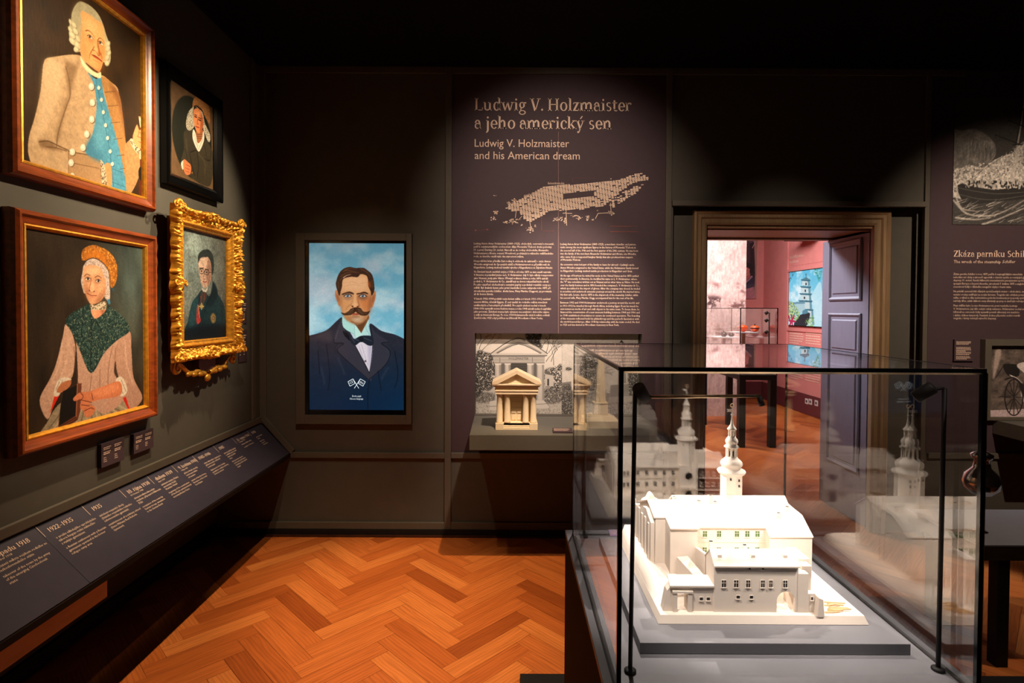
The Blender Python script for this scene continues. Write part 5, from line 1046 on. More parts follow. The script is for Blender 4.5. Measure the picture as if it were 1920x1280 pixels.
# ------------------------------------------------------------------ portrait screen on the back wall
sx0_, sx1_, sz0, sz1 = bX(558, 600), bX(773.5, 600), bZ(793, 660), bZ(438, 660)
ys = D-.04
sr_ = thing('wall_screen', 'lit upright screen in a dark surround showing a moustached man in a bow tie', 'screen', ((sx0_+sx1_)/2, D-.02, sz0))
def S(px, py, d=.04): return onY(px, py, D-d)
bz = [float(S(571, 600)[0]), float(S(761.5, 600)[0]), float(S(660, 778)[2]), float(S(660, 450.5)[2])]
mb = MB()
for a in ((sx0_, bz[0], sz0, sz1), (bz[1], sx1_, sz0, sz1), (bz[0], bz[1], sz0, bz[2]), (bz[0], bz[1], bz[3], sz1)): mb.box(a[0], a[1], ys, D-.0005, a[2], a[3])
mb.build('surround', M['trim'], sr_, bevel=.002)
sc = [float(S(580, 600, .02)[0]), float(S(757.5, 600, .02)[0]), float(S(660, 768, .02)[2]), float(S(660, 456, .02)[2])]
mb = MB()
for a in ((bz[0], sc[0], bz[2], bz[3]), (sc[1], bz[1], bz[2], bz[3]), (sc[0], sc[1], bz[2], sc[2]), (sc[0], sc[1], sc[3], bz[3])): mb.box(a[0], a[1], ys+.012, D-.01, a[2], a[3])
mb.build('bezel', M['gloss'], sr_, bevel=.002)
p = Paint(340, 600, yconv(sc[0], sc[1], sc[2], sc[3], D-.02), (120, 160, 180)); paint_moustache_man(p)
pic = paint_grid('display_picture', p.out(), (sc[0], D-.02, sc[2]), (sc[1]-sc[0], 0, 0), (0, 0, sc[3]-sc[2]), M['screen'], sr_)
M['icon'] = emit_mat('lit_icon', (235, 245, 250), 1.0)
t = Text((0, D-.02, 0), (1, 0, 0), (0, 0, 1), (0, -1, 0)); PS = lambda x, y: onY(x, y, D-.02)
e = lambda x, y: t.pt(PS(540+x/3.2, 420+y/3.2))
for fl, tx in (([(360, 945), (390, 928), (402, 955), (372, 972)], 'CZ'), ([(422, 955), (434, 928), (464, 945), (450, 972)], 'EN')):
    for i in range(4): t.line(e(*fl[i]), e(*fl[(i+1) % 4]), .0035)
    if tx == 'CZ': q = e(373, 960); t.put(tx, q[0], q[1], .0145, None, sans, 0, math.radians(30))
    else: q = e(430, 952); t.put(tx, q[0], q[1], .0145, None, sans, 0, math.radians(-28))
t.line(e(390, 928), e(425, 985), .0035); t.line(e(434, 928), e(398, 985), .0035)
t.build('language_flags', M['icon'], sr_); t = Text((0, D-.02, 0), (1, 0, 0), (0, 0, 1), (0, -1, 0)); t.px('Zvolte jazyk', 540+384/3.2, 420+1036/3.2, 56/3.2, 3.2, PS); t.build('language_prompt', M['icon'], sr_); t = Text((0, D-.02, 0), (1, 0, 0), (0, 0, 1), (0, -1, 0)); t.px('Choose language', 540+370/3.2, 420+1052/3.2, 82/3.2, 3.2, PS); t.build('language_prompt', M['icon'], sr_)

# ------------------------------------------------------------------ paintings on the left wall
LP = lambda u, v, n: (XW+n, u, v)
def xconv(X, y0, y1, z0, z1):
    def c(px, py): p = onX(px, py, X); return (p[1]-y0)/(y1-y0), (p[2]-z0)/(z1-z0)
    return c
def painting(label, Xf, lpx, rpx, zy, prof, inset, depth, W, H, fn, fm, slip=None, yref=600):
    y0, y1 = float(onX(lpx, yref, Xf)[1]), float(onX(rpx, yref, Xf)[1]); z0, z1 = zy
    r = thing('portrait_painting', label, 'painting', (XW+.02, (y0+y1)/2, z0), 'portraits on the left wall')
    mb = frame_bm(MB(), LP, (y0, y1, z0, z1), prof); mb.build('frame', fm, r, fix=True)
    if slip: frame_bm(MB(), LP, (y0, y1, z0, z1), slip).build('gilt_slip', M['gilt'], r, 'narrow gilded inner edge of the frame')
    a = (y0+inset, y1-inset, z0+inset, z1-inset); X = XW+depth
    p = Paint(W, H, xconv(X, a[0], a[1], a[2], a[3]), (60, 50, 40)); fn(p)
    paint_grid('canvas', p.out(), (X, a[0], a[2]), (0, a[1]-a[0], 0), (0, 0, a[3]-a[2]), M['canvas'], r)
    return r, (y0, y1, z0, z1)
Xa = XW+.055
wood = [(0, 0), (0, .03), (.004, .045), (.012, .055), (.02, .055), (.026, .046), (.036, .04), (.046, .036), (.05, .034)]
slip = [(.05, .036), (.056, .038), (.062, .03), (.066, .018)]
painting('red-brown framed portrait of a white-wigged man in a blue waistcoat', Xa, 31, 297, (2.066, 2.944), wood, .064, .02, 400, 470, paint_wig_man, M['mahog'], slip)
painting('red-brown framed portrait of an old woman in an orange cap holding a book', Xa, 34, 298, (1.077, 1.953), wood, .064, .02, 400, 470, paint_old_woman, M['mahog'], slip)
painting('small black framed portrait of a woman in a lace bonnet', XW+.043, 317, 421, (2.231, 2.842), [(0, 0), (0, .036), (.006, .043), (.02, .043), (.05, .03), (.066, .018), (.068, .012)], .066, .014, 260, 300, paint_lace_woman, M['gloss'])

# the gilded rococo frame
Xg = XW+.105; gy0, gy1 = float(onX(333, 600, Xg)[1]), float(onX(456, 600, Xg)[1]); gz0, gz1 = 1.328, 2.128
gp = thing('portrait_painting', 'ornate gilded portrait of a bespectacled man wearing medals', 'painting', (XW+.05, (gy0+gy1)/2, gz0), 'portraits on the left wall')
mb = MB().box(XW, XW+.05, gy0+.09, gy1-.09, gz0+.05, gz1-.05); mb.build('side_boards', M['gilt_side'], gp, 'plain pale wood sides of the frame box')
mb = MB(); fw = .105; random.seed(21); nr = np.random.default_rng(4); nA = noise(64, 720, 9, 2, seed=31); nB = noise(64, 720, 5, 2, seed=32)
cs = [(gy0, gz0), (gy0, gz1), (gy1, gz1), (gy1, gz0)]; NS, NT = 170, 22
prof_h = [(0, .07), (.02, .088), (.1, .105), (.22, .1), (.4, .082), (.55, .074), (.68, .074), (.74, .09), (.8, .09), (.84, .076), (.93, .07), (.96, .078), (1, .05)]
def ph(tt):
    for (a, b), (c, d) in zip(prof_h[:-1], prof_h[1:]):
        if a <= tt <= c: return b+(d-b)*(tt-a)/max(1e-6, c-a)
    return .05
for k in range(4):
    (ya, za), (yb, zb_) = cs[k], cs[(k+1) % 4]; L = math.hypot(yb-ya, zb_-za); dy, dz_ = (yb-ya)/L, (zb_-za)/L; ny, nz_ = dz_, -dy
    grid = []
    for i in range(NS+1):
        row = []
        for j in range(NT+1):
            tt = j/NT; s0 = fw*tt; s_ = s0+(L-2*s0)*i/NS
            f = i/NS; mid = math.exp(-((f-.5)/.09)**2)+math.exp(-(f/.09)**2)+math.exp(-((1-f)/.09)**2)
            endf = min(1, 8*min(f, 1-f))
            wav = (.004*math.sin(f*PI*22)+.012*(mid-.25))*max(0, 1-tt*3)*(endf if 0 < i < NS else 0)
            orn = (nA[(j*3) % 64, (k*180+i*4) % 720]-.5)*.034+(nB[(j*3) % 64, (k*180+i*4) % 720]-.5)*.034
            if tt > .6: orn *= .12
            if .05 < tt < .6: orn += .012*mid
            if j == 0: orn = 0
            o_ = tt*fw-wav
            row.append(mb.bm.verts.new((XW+ph(tt)+orn, ya+dy*s_+ny*o_, za+dz_*s_+nz_*o_)))
        grid.append(row)
    for i in range(NS):
        for j in range(NT): f_ = mb.bm.faces.new((grid[i][j], grid[i+1][j], grid[i+1][j+1], grid[i][j+1])); f_.smooth = True
gf = mb.build('frame', M['gilt'], gp)
def scroll(mb, c, r, turns, a0, sgn, th=.008):
    pts = []
    for i in range(int(16*turns)+1): a = a0+sgn*i*2*PI/16; rr = r*(1-.75*i/(16*turns)); pts.append((c[0]+.012*i/(16*turns), c[1]+rr*math.cos(a), c[2]+rr*math.sin(a)))
    mb.tube(pts, [th*(1-.4*i/len(pts)) for i in range(len(pts))], 8)
def shell(c, rad, n=7):
    mb = MB()
    for i in range(n):
        a = PI*(i+.5)/n; mb.blob((c[0], c[1]+rad*.6*math.cos(a), c[2]+rad*.6*math.sin(a)), (.012, rad*.24, rad*.3), 8)
    mb.blob((c[0]+.004, c[1], c[2]), (.014, rad*.4, rad*.3), 10); scroll(mb, (c[0], c[1]-rad*.9, c[2]), rad*.45, 1.2, 0, 1, .006); scroll(mb, (c[0], c[1]+rad*.9, c[2]), rad*.45, 1.2, PI, -1, .006)
    return mb
for c, rad in (((XW+.105, gy0+.02, gz1-.01), .04), ((XW+.105, gy1-.02, gz1-.01), .04), ((XW+.105, gy0+.02, gz0+.02), .04), ((XW+.105, gy1-.02, gz0+.02), .04), ((XW+.1, (gy0+gy1)/2, gz1-.03), .045), ((XW+.1, (gy0+gy1)/2, gz0+.03), .045), ((XW+.1, gy1-.035, (gz0+gz1)/2), .04), ((XW+.1, gy0+.035, (gz0+gz1)/2), .04)):
    shell(c, rad).build('shell_ornament', M['gilt'], gp)
ins = fw-.004; a = (gy0+ins, gy1-ins, gz0+ins, gz1-ins); X = XW+.052
p = Paint(280, 350, xconv(X, *a), (60, 60, 60)); paint_medal_man(p); paint_grid('canvas', p.out(), (X, a[0], a[2]), (0, a[1]-a[0], 0), (0, 0, a[3]-a[2]), M['canvas'], gp)
ym = (gy0+gy1)/2+.02; mb = MB()
for s_ in (-1, 1):
    pts = [(XW+.05, ym+s_*(.02+.24*tt), gz0-.012-.075*math.cos(tt*PI/2)*(.8+.2*math.cos(tt*9))-.02*math.sin(tt*PI)) for tt in np.linspace(0, 1, 14)]
    mb.tube(pts, [.016-.006*tt for tt in np.linspace(0, 1, 14)], 8); scroll(mb, (XW+.05, ym+s_*.285, gz0-.03), .035, 1.4, PI/2, -s_, .013)
    for tt in (.3, .5, .7): q = pts[int(tt*13)]; mb.blob((q[0]+.008, q[1], q[2]-.012), (.01, .028, .014), 8)
mb.blob((XW+.055, ym, gz0-.115), (.014, .03, .022), 8); mb.build('carved_scroll', M['gilt'], gp)
mb = MB(); mb.prism([(ym+.085*math.cos(q), gz0-.04+.045*math.sin(q)) for q in np.linspace(PI, 2*PI, 14)]+[(ym+.085, gz0+.01), (ym-.085, gz0+.01)], 'x', XW+.03, XW+.056); mb.build('name_plaque', M['plaque'], gp, 'oval brown name plaque under the frame')

# caption plates on the left wall
def wall_caption(label, l, tp_, rr, bt, th, seed, white=True):
    X = XW+th; A_, B_ = onX(l, tp_, X), onX(rr, tp_, X); z1_, z0_ = float(A_[2]), float(onX(l, bt, X)[2]); y0, y1 = float(A_[1]), float(B_[1])
    r = thing('caption_plate', label, 'label', (XW, y0, z0_)); MB().box(XW, X, y0, y1, z0_, z1_).build('plate', M['purple'], r, bevel=.001)
    w_, h_ = y1-y0, z1_-z0_
    for c in (.08, .55):
        t = Text((X, y0, z0_), (0, 1, 0), (0, 0, 1), (1, 0, 0)); dashes(t, w_*c, h_*.8, w_*.36, 2, h_*.07, h_*.03, seed); dashes(t, w_*c, h_*.6, w_*.3, 2, h_*.07, h_*.035, seed+1); dashes(t, w_*c, h_*.38, w_*.16, 3, h_*.08, h_*.025, seed+2, False)
        t.build('caption_text', M['cream'], r)
    return r
wall_caption('purple caption plate under the old woman portrait, nearer the viewer', 190, 833, 233, 878, .018, 1)
wall_caption('purple caption plate under the old woman portrait, farther along and higher', 251, 814, 288, 852, .018, 9)
wall_caption('upper narrow caption plate half hidden beyond the gilded frame', 448, 560, 463, 607, .006, 21)
wall_caption('lower narrow caption plate half hidden beyond the gilded frame', 448, 618, 463, 680, .006, 33)

# ------------------------------------------------------------------ timeline console
TZ, FZ, FX = .797, .583, -1.551
kd = np.array([FX-XW, 0, FZ-TZ]); KL = np.linalg.norm(kd); kd /= KL; kn = np.array([-kd[2], 0, kd[0]]); kn = kn if kn[2] > 0 else -kn
cn = thing('timeline_console', 'long sloping dark timeline desk with white dates along the left wall', 'console', (XW, 1.6, TZ-.2))
mb = MB(); mb.prism([(XW+.001, .60), (XW+.001, TZ-.008), (FX, FZ-.006), (FX, FZ-.03), (FX-.05, FZ-.05)], 'y', -.35, D-.001); mb.build('desk_body', M['plinth'], cn)
def KP(y, s_, n=0): return np.array([XW, y, TZ])+kd*s_+kn*n
seam = float(onP(66, 992, KP(0, 0), kn)[1])+.004
for y0, y1 in ((-.35, seam-.0015), (seam, D-.004)):
    mb = MB(); q = [KP(y0, .004), KP(y1, .004), KP(y1, KL-.002), KP(y0, KL-.002)]; mb.hexa([v-kn*.008 for v in q], q); mb.build('graphic_panel', M['navy'], cn, bevel=.001)
COL = [(-.255, 'listopadu 1918', 'November 1918', ['obsazení města vojskem rodícího se', 'československého státu'], ['takeover of the town by the army', 'of the emerging Czechoslovak', 'state'], False),
 (0, '1922–1935', '', ['v areálu někdejšího uprchlického', 'tábora funguje ruské městečko', 's ruským gymnáziem'], ['a Russian settlement with a Russian', 'gymnasium operated in the former', 'refugee camp area'], True),
 (1, '1935', '', ['založení vojenské školy', '(Státního vojenského reálného', 'reformovaného gymnázia)'], ['establishment of a military school', '(State Military Real Reform', 'Gymnasium)'], True),
 (2, '10. října 1938', '10 October 1938', ['obsazení města německým', 'vojskem, připojení k Německé', 'říši'], ['occupation of the town by', 'German troops, annexation', 'to the German Reich'], True),
 (3, 'duben 1939', 'April 1939', ['zahájení stavby říšské', 'autostrády Vídeň', 'Vratislav–Vídeň'], ['beginning of the construction', 'of the Reich extraterritorial', 'motorway Breslau–Vienna'], True),
 (4, '9. května 1945', '9 May 1945', ['příchod Rudé armády,', 'osvobození města', 'od nacismu'], ['arrival of the Red Army,', 'liberation of the town', 'from Nazism'], True),
 (5, '1945–1946', '', ['odsun německého obyvatelstva,', 'příchod nových osídlenců', 'z vnitrozemí'], ['displacement of the German', 'population, settlers arriving', 'from the interior'], True),
 (6, '1945', '', ['první poválečné zprávy', 'o městě a jeho okolí', 'vznik okresního', 'muzea'], ['first post-war reports', 'on the town and its area', 'founding of the district', 'museum'], True),
 (7, '21. srpna 1968', '21 August 1968', ['obsazení města vojsky'], ['occupation of the town'], True),
 (8, '1990', '', ['první svobodné', 'volby'], ['first free', 'elections', 'in the town'], True)]
ticks = [float(onP(x, y, KP(0, 0), kn)[1]) for x, y in ((65, 989), (152, 950), (219.5, 917), (273, 892), (318, 871), (357, 853), (396, 834), (430, 818), (459, 805))]
random.seed(5)
for k, h, sub, cz, en, tick in COL:
    y0 = ticks[k] if tick else ticks[0]-.248
    mk = lambda: Text(KP(0, 0), (0, 1, 0), -kd, kn)
    if tick: t = mk(); t.line((y0+.004, -.004), (y0+.004, -.062), .0016); t.build('tick_line', M['cream'], cn)
    t = mk(); t.put(h, y0+.032, -.052, .0185, None, serif); t.build('date_heading', M['cream'], cn)
    if sub: t = mk(); t.put(sub, y0+.032, -.067, .0085); t.build('english_date', M['cream'], cn)
    t = mk()
    for i, s in enumerate(cz): t.put(s, y0+.032, -.088-i*.0152, .0098, min(.0062*len(s), .205))
    t.build('czech_text', M['cream'], cn); t = mk()
    z0_ = -.088-len(cz)*.0152-.008
    for i, s in enumerate(en): t.put(s, y0+.032, z0_-i*.0152, .0095, min(.0058*len(s), .205))
    t.build('english_text', M['cream'], cn)
ay = float(onX(199, 1110, FX-.02)[1]); az = float(onX(199, 1118, FX-.02)[2])
MB().box(FX-.05, FX-.015, .2, ay, az, FZ-.034).build('lower_apron', M['apron'], cn, 'light wooden apron board under the near part of the desk', bevel=.002)

# ------------------------------------------------------------------ wreck panel at the right
qx0, qx1 = bX(1743, 400), 4.75
wp = thing('text_panel', 'aubergine wall panel about a shipwreck at the right edge', 'panel', ((qx0+qx1)/2, D-.002, bZ(848, 1800)))
MB().box(qx0, qx1, D-.004, D-.0005, bZ(848, 1800)+.001, bZ(141, 1800)).build('printed_panel', M['purple'], wp)
t = wall_text(); t.px('Zkáza parníku Schiller', 1788, 481, 151, 11.5, PW, serif); t.build('czech_heading', M['cream'], wp)
t = wall_text(); t.px('The wreck of the steamship', 1788, 493, 88, 5.6, PW); t.build('english_heading', M['cream'], wp); t = wall_text(); t.px('Schiller', 1879, 493, 24, 5.6, PW, slant=.2); t.build('english_heading', M['cream'], wp)
WR = '''130 Zkáza parníku Schiller v roce 1875 patřila k nejtragičtějším námořním
187 nehodám své doby a zároveň vypovídá o rizicích rychle se rozvíjející globální
243 dopravy 19. století. Parník Německé transatlantické paroplavební společnosti
302 spojující Evropu a Severní Ameriku, ztroskotal 7. května 1875 u anglického
358 souostroví Scilly v důsledku navigační chyby v husté mlze.
440 Na palubě cestovali lidé různých společenských vrstev – obchodníci, emigranti,
500 turisté i rodiny směřující za novým životem. Tragédie tak odrážela proměnu
556 světa, v němž se díky technickému pokroku kontinenty propojovaly rychleji
613 než kdy dříve, avšak dálkové cesty zůstávaly spojeny se značným nebezpečím.
697 Mezi oběťmi byla i Louise Holzmaisterová, první manželka Ludwiga
755 V. Holzmaistera. Její tělo nebylo nikdy nalezeno. Holzmaister nechal na
813 hřbitově na ostrovech Scilly vystavět pomník věnovaný své manželce
872 i dalším obětem katastrofy. Památník dodnes připomíná osobní rozměr
925 tragédie i limity tehdejší námořní dopravy.'''
t = wall_text()
for ln in WR.split('\n'):
    y, s = ln.split(' ', 1); t.px(s, 1787.5, 500+(float(y)+16)/9.6, len(s)*1.87, 3.6, PW)
t.build('czech_text', M['cream'], wp)
x0, x1, z0_, z1_ = float(onY(1788.5, 300, D-.01)[0]), float(onY(2105, 300, D-.01)[0]), float(onY(1850, 421, D-.01)[2]), float(onY(1850, 184, D-.01)[2])
y_picture('ship_engraving', 'monochrome engraving of a ship wrecked in heavy surf on the right panel', 'picture', x0, x1, z0_, z1_, D-.009, 420, 300, paint_ship, M['print'])
# caption beside the carriage photograph
A_, B_ = onY(1790, 636, D-.02), onY(1826, 677, D-.02)
cl = thing('caption_plate', 'small purple caption plate left of the carriage photograph', 'label', (float(A_[0]), D-.01, float(B_[2])))
MB().box(A_[0], B_[0], D-.02, D-.0045, B_[2], A_[2]).build('plate', M['purple'], cl, bevel=.001)
t = Text((A_[0], D-.02, B_[2]), (1, 0, 0), (0, 0, 1), (0, -1, 0)); w_, h_ = float(B_[0]-A_[0]), float(A_[2]-B_[2])
for i, (v, rows) in enumerate(((.88, 3), (.62, 4), (.4, 3), (.2, 3))): dashes(t, w_*.08, h_*v, w_*.8, rows, h_*.055, h_*.022, i+40)
t.build('caption_text', M['cream'], cl)
fx0, fz0, fz1 = float(onY(1847, 700, D-.05)[0]), float(onY(1860, 786, D)[2])+.0015, float(onY(1860, 636, D-.05)[2]); fx1 = fx0+1.1
cf = thing('carriage_photo', 'framed photograph of a horse carriage above the dark right-hand shelf', 'photograph', ((fx0+fx1)/2, D-.03, fz0))
ih = .045; mb = MB()
for a in ((fx0, fx0+ih, fz0, fz1), (fx1-ih, fx1, fz0, fz1), (fx0+ih, fx1-ih, fz1-ih, fz1), (fx0+ih, fx1-ih, fz0, fz0+.02)): mb.box(a[0], a[1], D-.05, D-.0045, a[2], a[3])
mb.build('frame', M['trim'], cf, bevel=.002)
yc = D-.012; p = Paint(460, 260, yconv(fx0+ih, fx1-ih, fz0+.02, fz1-ih, yc), (90, 80, 76)); paint_carriage(p)
paint_grid('picture', p.out(), (fx0+ih, yc, fz0+.02), (fx1-fx0-2*ih, 0, 0), (0, 0, fz1-ih-fz0-.02), M['print'], cf)
hx = float(onY(1860, 790, D)[0]); hz1 = float(onY(1860, 786, D)[2]); hz0 = float(onY(1860, 812, D)[2])
tag(bx(hx, 4.7, D-.42, D-.006, hz0, hz1).build('display_shelf', M['shelf'], bevel=.002), 'dark grey shelf under the carriage photograph at the right edge', 'shelf')

# ------------------------------------------------------------------ glass display case
# the case, its plinth and the model are drawn at working size, then scaled down toward the camera along the view rays
GY0 = 1.33; ZP = .672; KC = .74
PA = onZ(1060, 993, ZP); PB = onZ(1060, 993, EYE-(EYE-ZP)*KC); XF[0] = (KC, tuple(PA), tuple(PB))
ZFL = ZP-(ZP+(EYE-ZP)*(1-KC)-.02)/KC
q = onY(1162, 688.5, GY0); GX0, GZ1 = float(q[0]), float(q[2]); GX1 = float(onY(1850, 693, GY0)[0]); GY1 = float(onZ(1073, 643, GZ1)[1])
q = onZ(1060, 993, ZP); PX0, PY1 = float(q[0]), float(q[1]); PX1 = GX1+(GX0-PX0); PY0 = GY0-.03
dc = thing('display_case', 'large glass display case on a grey topped plinth holding the white town model', 'display case', ((PX0+PX1)/2, (PY0+PY1)/2, ZFL))
MB().box(PX0, PX1, PY0, PY1, ZFL, ZP-.018).build('plinth', M['plinth'], dc, 'dark brown plinth', bevel=.002)
MB().box(PX0-.001, PX1+.001, PY0-.001, PY1+.001, ZP-.018, ZP).build('plinth_top', M['top'], dc, 'grey painted plinth top', bevel=.002)
g = .008; mb = MB()
for a in ((GX0-.003, GX0+g+.003, GY0-.003, GY1+.003), (GX1-g-.003, GX1+.003, GY0-.003, GY1+.003), (GX0+g, GX1-g, GY0-.003, GY0+g+.003), (GX0+g, GX1-g, GY1-g-.003, GY1+.003)): mb.box(a[0], a[1], a[2], a[3], ZP-.002, ZP+.0012)
mb.build('glass_groove', M['black'], dc)
for nm, a in (('glass_pane', (GX0, GX1, GY0, GY0+g, ZP+.0015, GZ1-g)), ('glass_pane', (GX0, GX1, GY1-g, GY1, ZP+.0015, GZ1-g)), ('glass_pane', (GX0, GX0+g, GY0+g+.0005, GY1-g-.0005, ZP+.0015, GZ1-g)), ('glass_pane', (GX1-g, GX1, GY0+g+.0005, GY1-g-.0005, ZP+.0015, GZ1-g)), ('glass_lid', (GX0, GX1, GY0, GY1, GZ1-g+.0003, GZ1))):
    o = MB().box(*a).build(nm, [M['glass'], M['glass_edge']], dc)
for x in (GX0, GX1):
    for y in (GY0, GY1):
        s_ = .0105 if y == GY0 else .006; x0_ = x-.001 if x == GX0 else x+.001-s_; y0_ = y-.001 if y == GY0 else y+.001-s_
        MB().box(x0_, x0_+s_, y0_, y0_+s_, ZP+.0015, GZ1-g).build('corner_seal', M['gloss'], dc)
for a in ((GX0, GX1, GY0-.001, GY0+.009), (GX0, GX1, GY1-.004, GY1+.001), (GX0-.001, GX0+.006, GY0+.009, GY1-.004), (GX1-.006, GX1+.001, GY0+.009, GY1-.004)): MB().box(a[0], a[1], a[2], a[3], GZ1-g-.001, GZ1+.0008).build('edge_seal', M['gloss'], dc)
MB().prism([(GY0-.0005, GZ1-g-.0012), (GY0+.011, GZ1-g-.0012), (GY0+.006, GZ1-g-.0065)], 'x', GX0+.012, GX1-.012).build('glint_strip', M['polish'], dc, 'bevelled metal strip added under the glass lid to mirror a bright line')  # metal bevel added to mirror the plinth as a bright edge line
MB().prism([(GX1+.0012, GY0), (GX1+.0065, GY0+.003), (GX1+.0012, GY0+.01)], 'z', ZP+.01, GZ1-.01).build('glint_strip', M['polish'], dc, 'bevelled metal strip added up the near right corner to mirror a bright line')  # upright bevel added to give the corner a bright line

# grey slab carrying the model
q = onZ(1200, 1226, ZP); SX0, SY0 = float(q[0]), float(q[1]); SX1 = float(onZ(1708, 1229, ZP)[0]); ZS = float(onY(1300, 1205, SY0)[2]); SY1 = float(onZ(1120, 1006, ZS)[1])
tag(bx(SX0, SX1, SY0, SY1, ZP+.0005, ZS).build('display_slab', M['top'], bevel=.0015), 'grey square slab under the white town model inside the glass case', 'slab')
a, b = onZ(1143, 1003, ZP), onZ(1192, 997, ZP)
ml = thing('caption_plate', 'lilac caption plate lying in the back left of the glass case', 'label', (float(a[0]), float(a[1]), ZP))
MB().prism([(a[1]-.012, ZP+.0005), (a[1]+.03, ZP+.0005), (a[1]+.03, ZP+.012), (a[1]-.012, ZP+.003)], 'x', float(a[0]), float(a[0])+.11).build('plate', mat('lilac_plate', (150, 120, 160), .5), ml)
t = Text((float(a[0]), float(a[1])-.012, ZP+.003), (1, 0, 0), (0, .977, .21), (0, -.21, .977)); dashes(t, .008, .03, .09, 3, .009, .002, 3); t.build('caption_text', M['cream'], ml, .0006)

# ------------------------------------------------------------------ architectural model of the town hall
W_ = M['pla']
q = onZ(1234, 1170, ZS); BX0, BY0 = float(q[0]), float(q[1]); BX1 = float(onZ(1630, 1172, ZS)[0]); BY1 = float(onZ(1157, 1012, ZS)[1])+.02; ZT_ = ZS+.023
tw_ = thing('architectural_model', 'white model of a town hall complex with a tall onion domed tower', 'model', ((BX0+BX1)/2, (BY0+BY1)/2, ZS))
mb = MB(); i_ = .009; mb.hexa([(BX0, BY0, ZS+.0005), (BX1, BY0, ZS+.0005), (BX1, BY1, ZS+.0005), (BX0, BY1, ZS+.0005)], [(BX0+i_, BY0+i_, ZT_), (BX1-i_, BY0+i_, ZT_), (BX1-i_, BY1-i_, ZT_), (BX0+i_, BY1-i_, ZT_)]); mb.build('base_board', W_, tw_, bevel=.001)
def sm(a, b, x): x = min(1, max(0, (x-a)/(b-a))); return x*x*(3-2*x)
mb = MB(); N = 44; vv = {}
for i in range(N+1):
    for j in range(N+1):
        x = BX0+i_+(BX1-BX0-2*i_)*i/N; y = BY0+i_+(BY1-BY0-2*i_)*j/N
        h = .028*sm(BY0+.06, BY0+.24, y)*sm(.82, .66, x)+.012*sm(BY0+.05, BY0+.2, y)
        edge = sm(0, .012, min(x-BX0-i_, BX1-i_-x, y-BY0-i_, BY1-i_-y)+.0)
        vv[i, j] = mb.bm.verts.new((x, y, ZT_-.001+h*max(edge, .0)))
for i in range(N):
    for j in range(N): mb.bm.faces.new((vv[i, j], vv[i+1, j], vv[i+1, j+1], vv[i, j+1])).smooth = True
mb.build('terrain', W_, tw_, fix=False)
def roof_house(name, x0, x1, prof, overhang=.004, eaves=None, gx=None):
    """walls: prism along x of profile (y,z); roof slabs over the upper edges"""
    mb = MB(); mb.prism(prof, 'x', x0, x1)
    top = [p for p in prof if p[1] > .78]
    return mb
def slabs(mb, x0, x1, pts, th=.004, ov=.004):
    """roof skin through (y,z) points"""
    pts = list(pts); (ya, za), (yb, zb2) = pts[0], pts[1]; L = math.hypot(yb-ya, zb2-za); pts[0] = (ya-(yb-ya)/L*ov, za-(zb2-za)/L*ov)
    (ya, za), (yb, zb2) = pts[-1], pts[-2]; L = math.hypot(yb-ya, zb2-za); pts[-1] = (ya-(yb-ya)/L*ov, za-(zb2-za)/L*ov)
    for (ya, za), (yb, zb2) in zip(pts[:-1], pts[1:]): mb.prism([(ya, za), (yb, zb2), (yb, zb2+th), (ya, za+th)], 'x', x0-.002, x1+.002)
    return mb
def window(x, z, w, h, y, m='pane', face=-1, cross=True):
    mb = MB(); yo = y+face*.0006; mb.box(x-w/2, x+w/2, min(y, yo), max(y, yo), z-h/2, z+h/2)
    o = mb.build('window', M[m], tw_)
    fr = MB(); y2 = y+face*.0016; t_ = .0008
    fr.box(x-w/2-t_, x-w/2, y, y2, z-h/2-t_, z+h/2+t_); fr.box(x+w/2, x+w/2+t_, y, y2, z-h/2-t_, z+h/2+t_); fr.box(x-w/2, x+w/2, y, y2, z+h/2, z+h/2+t_); fr.box(x-w/2-.002, x+w/2+.002, y, y+face*.003, z-h/2-.002, z-h/2)
    if cross: fr.box(x-.0004, x+.0004, y, y2, z-h/2, z+h/2); fr.box(x-w/2, x+w/2, y, y2, z+h*.1, z+h*.1+.0008)
    fr.build('window_frame', W_, o); return o
def chimney(x, y, z0, z1, s=.006):
    mb = MB().box(x-s, x+s, y-s*.8, y+s*.8, z0, z1); mb.box(x-s-.001, x+s+.001, y-s*.8-.001, y+s*.8+.001, z1-.003, z1); mb.build('chimney', W_, tw_)

# front building with the arched gateway
q = onZ(1338, 1147, ZT_); AX0, AY = float(q[0]), float(q[1]); AX1 = float(onY(1496, 1147, AY)[0]); zA = float(onY(1400, 1059, AY)[2]); fz = ZT_-.002
FXp = lambda px: float(onY(px, 1100, AY)[0]); FZp = lambda py: float(onY(1420, py, AY)[2])
g0, g1 = FXp(1457), FXp(1491); gc, gr = (g0+g1)/2, (g1-g0)/2; gz = FZp(1126)
out = [(AX0, fz), (g0, fz), (g0, gz)]+[(gc-gr*math.cos(a), gz+gr*1.05*math.sin(a)) for a in np.linspace(.2, PI-.2, 11)]+[(g1, gz), (g1, fz), (AX1, fz), (AX1, zA), (AX0, zA)]
mb = MB(); mb.prism(out, 'y', AY, AY+.012); AR = AY+.034; AB = AY+.072; zAr = zA+.03
mb.prism([(AY+.012, fz), (AB, fz), (AB, zA-.004), (AR, zAr), (AY+.012, zA-.001)], 'x', AX0, g0-.002); mb.prism([(AY+.012, gz+gr+.006), (AB, gz+gr+.006), (AB, zA-.004), (AR, zAr), (AY+.012, zA-.001)], 'x', g0-.002, g1+.002); mb.prism([(AY+.012, fz), (AB, fz), (AB, zA-.004), (AR, zAr), (AY+.012, zA-.001)], 'x', g1+.002, AX1)
mb.build('front_building', W_, tw_)
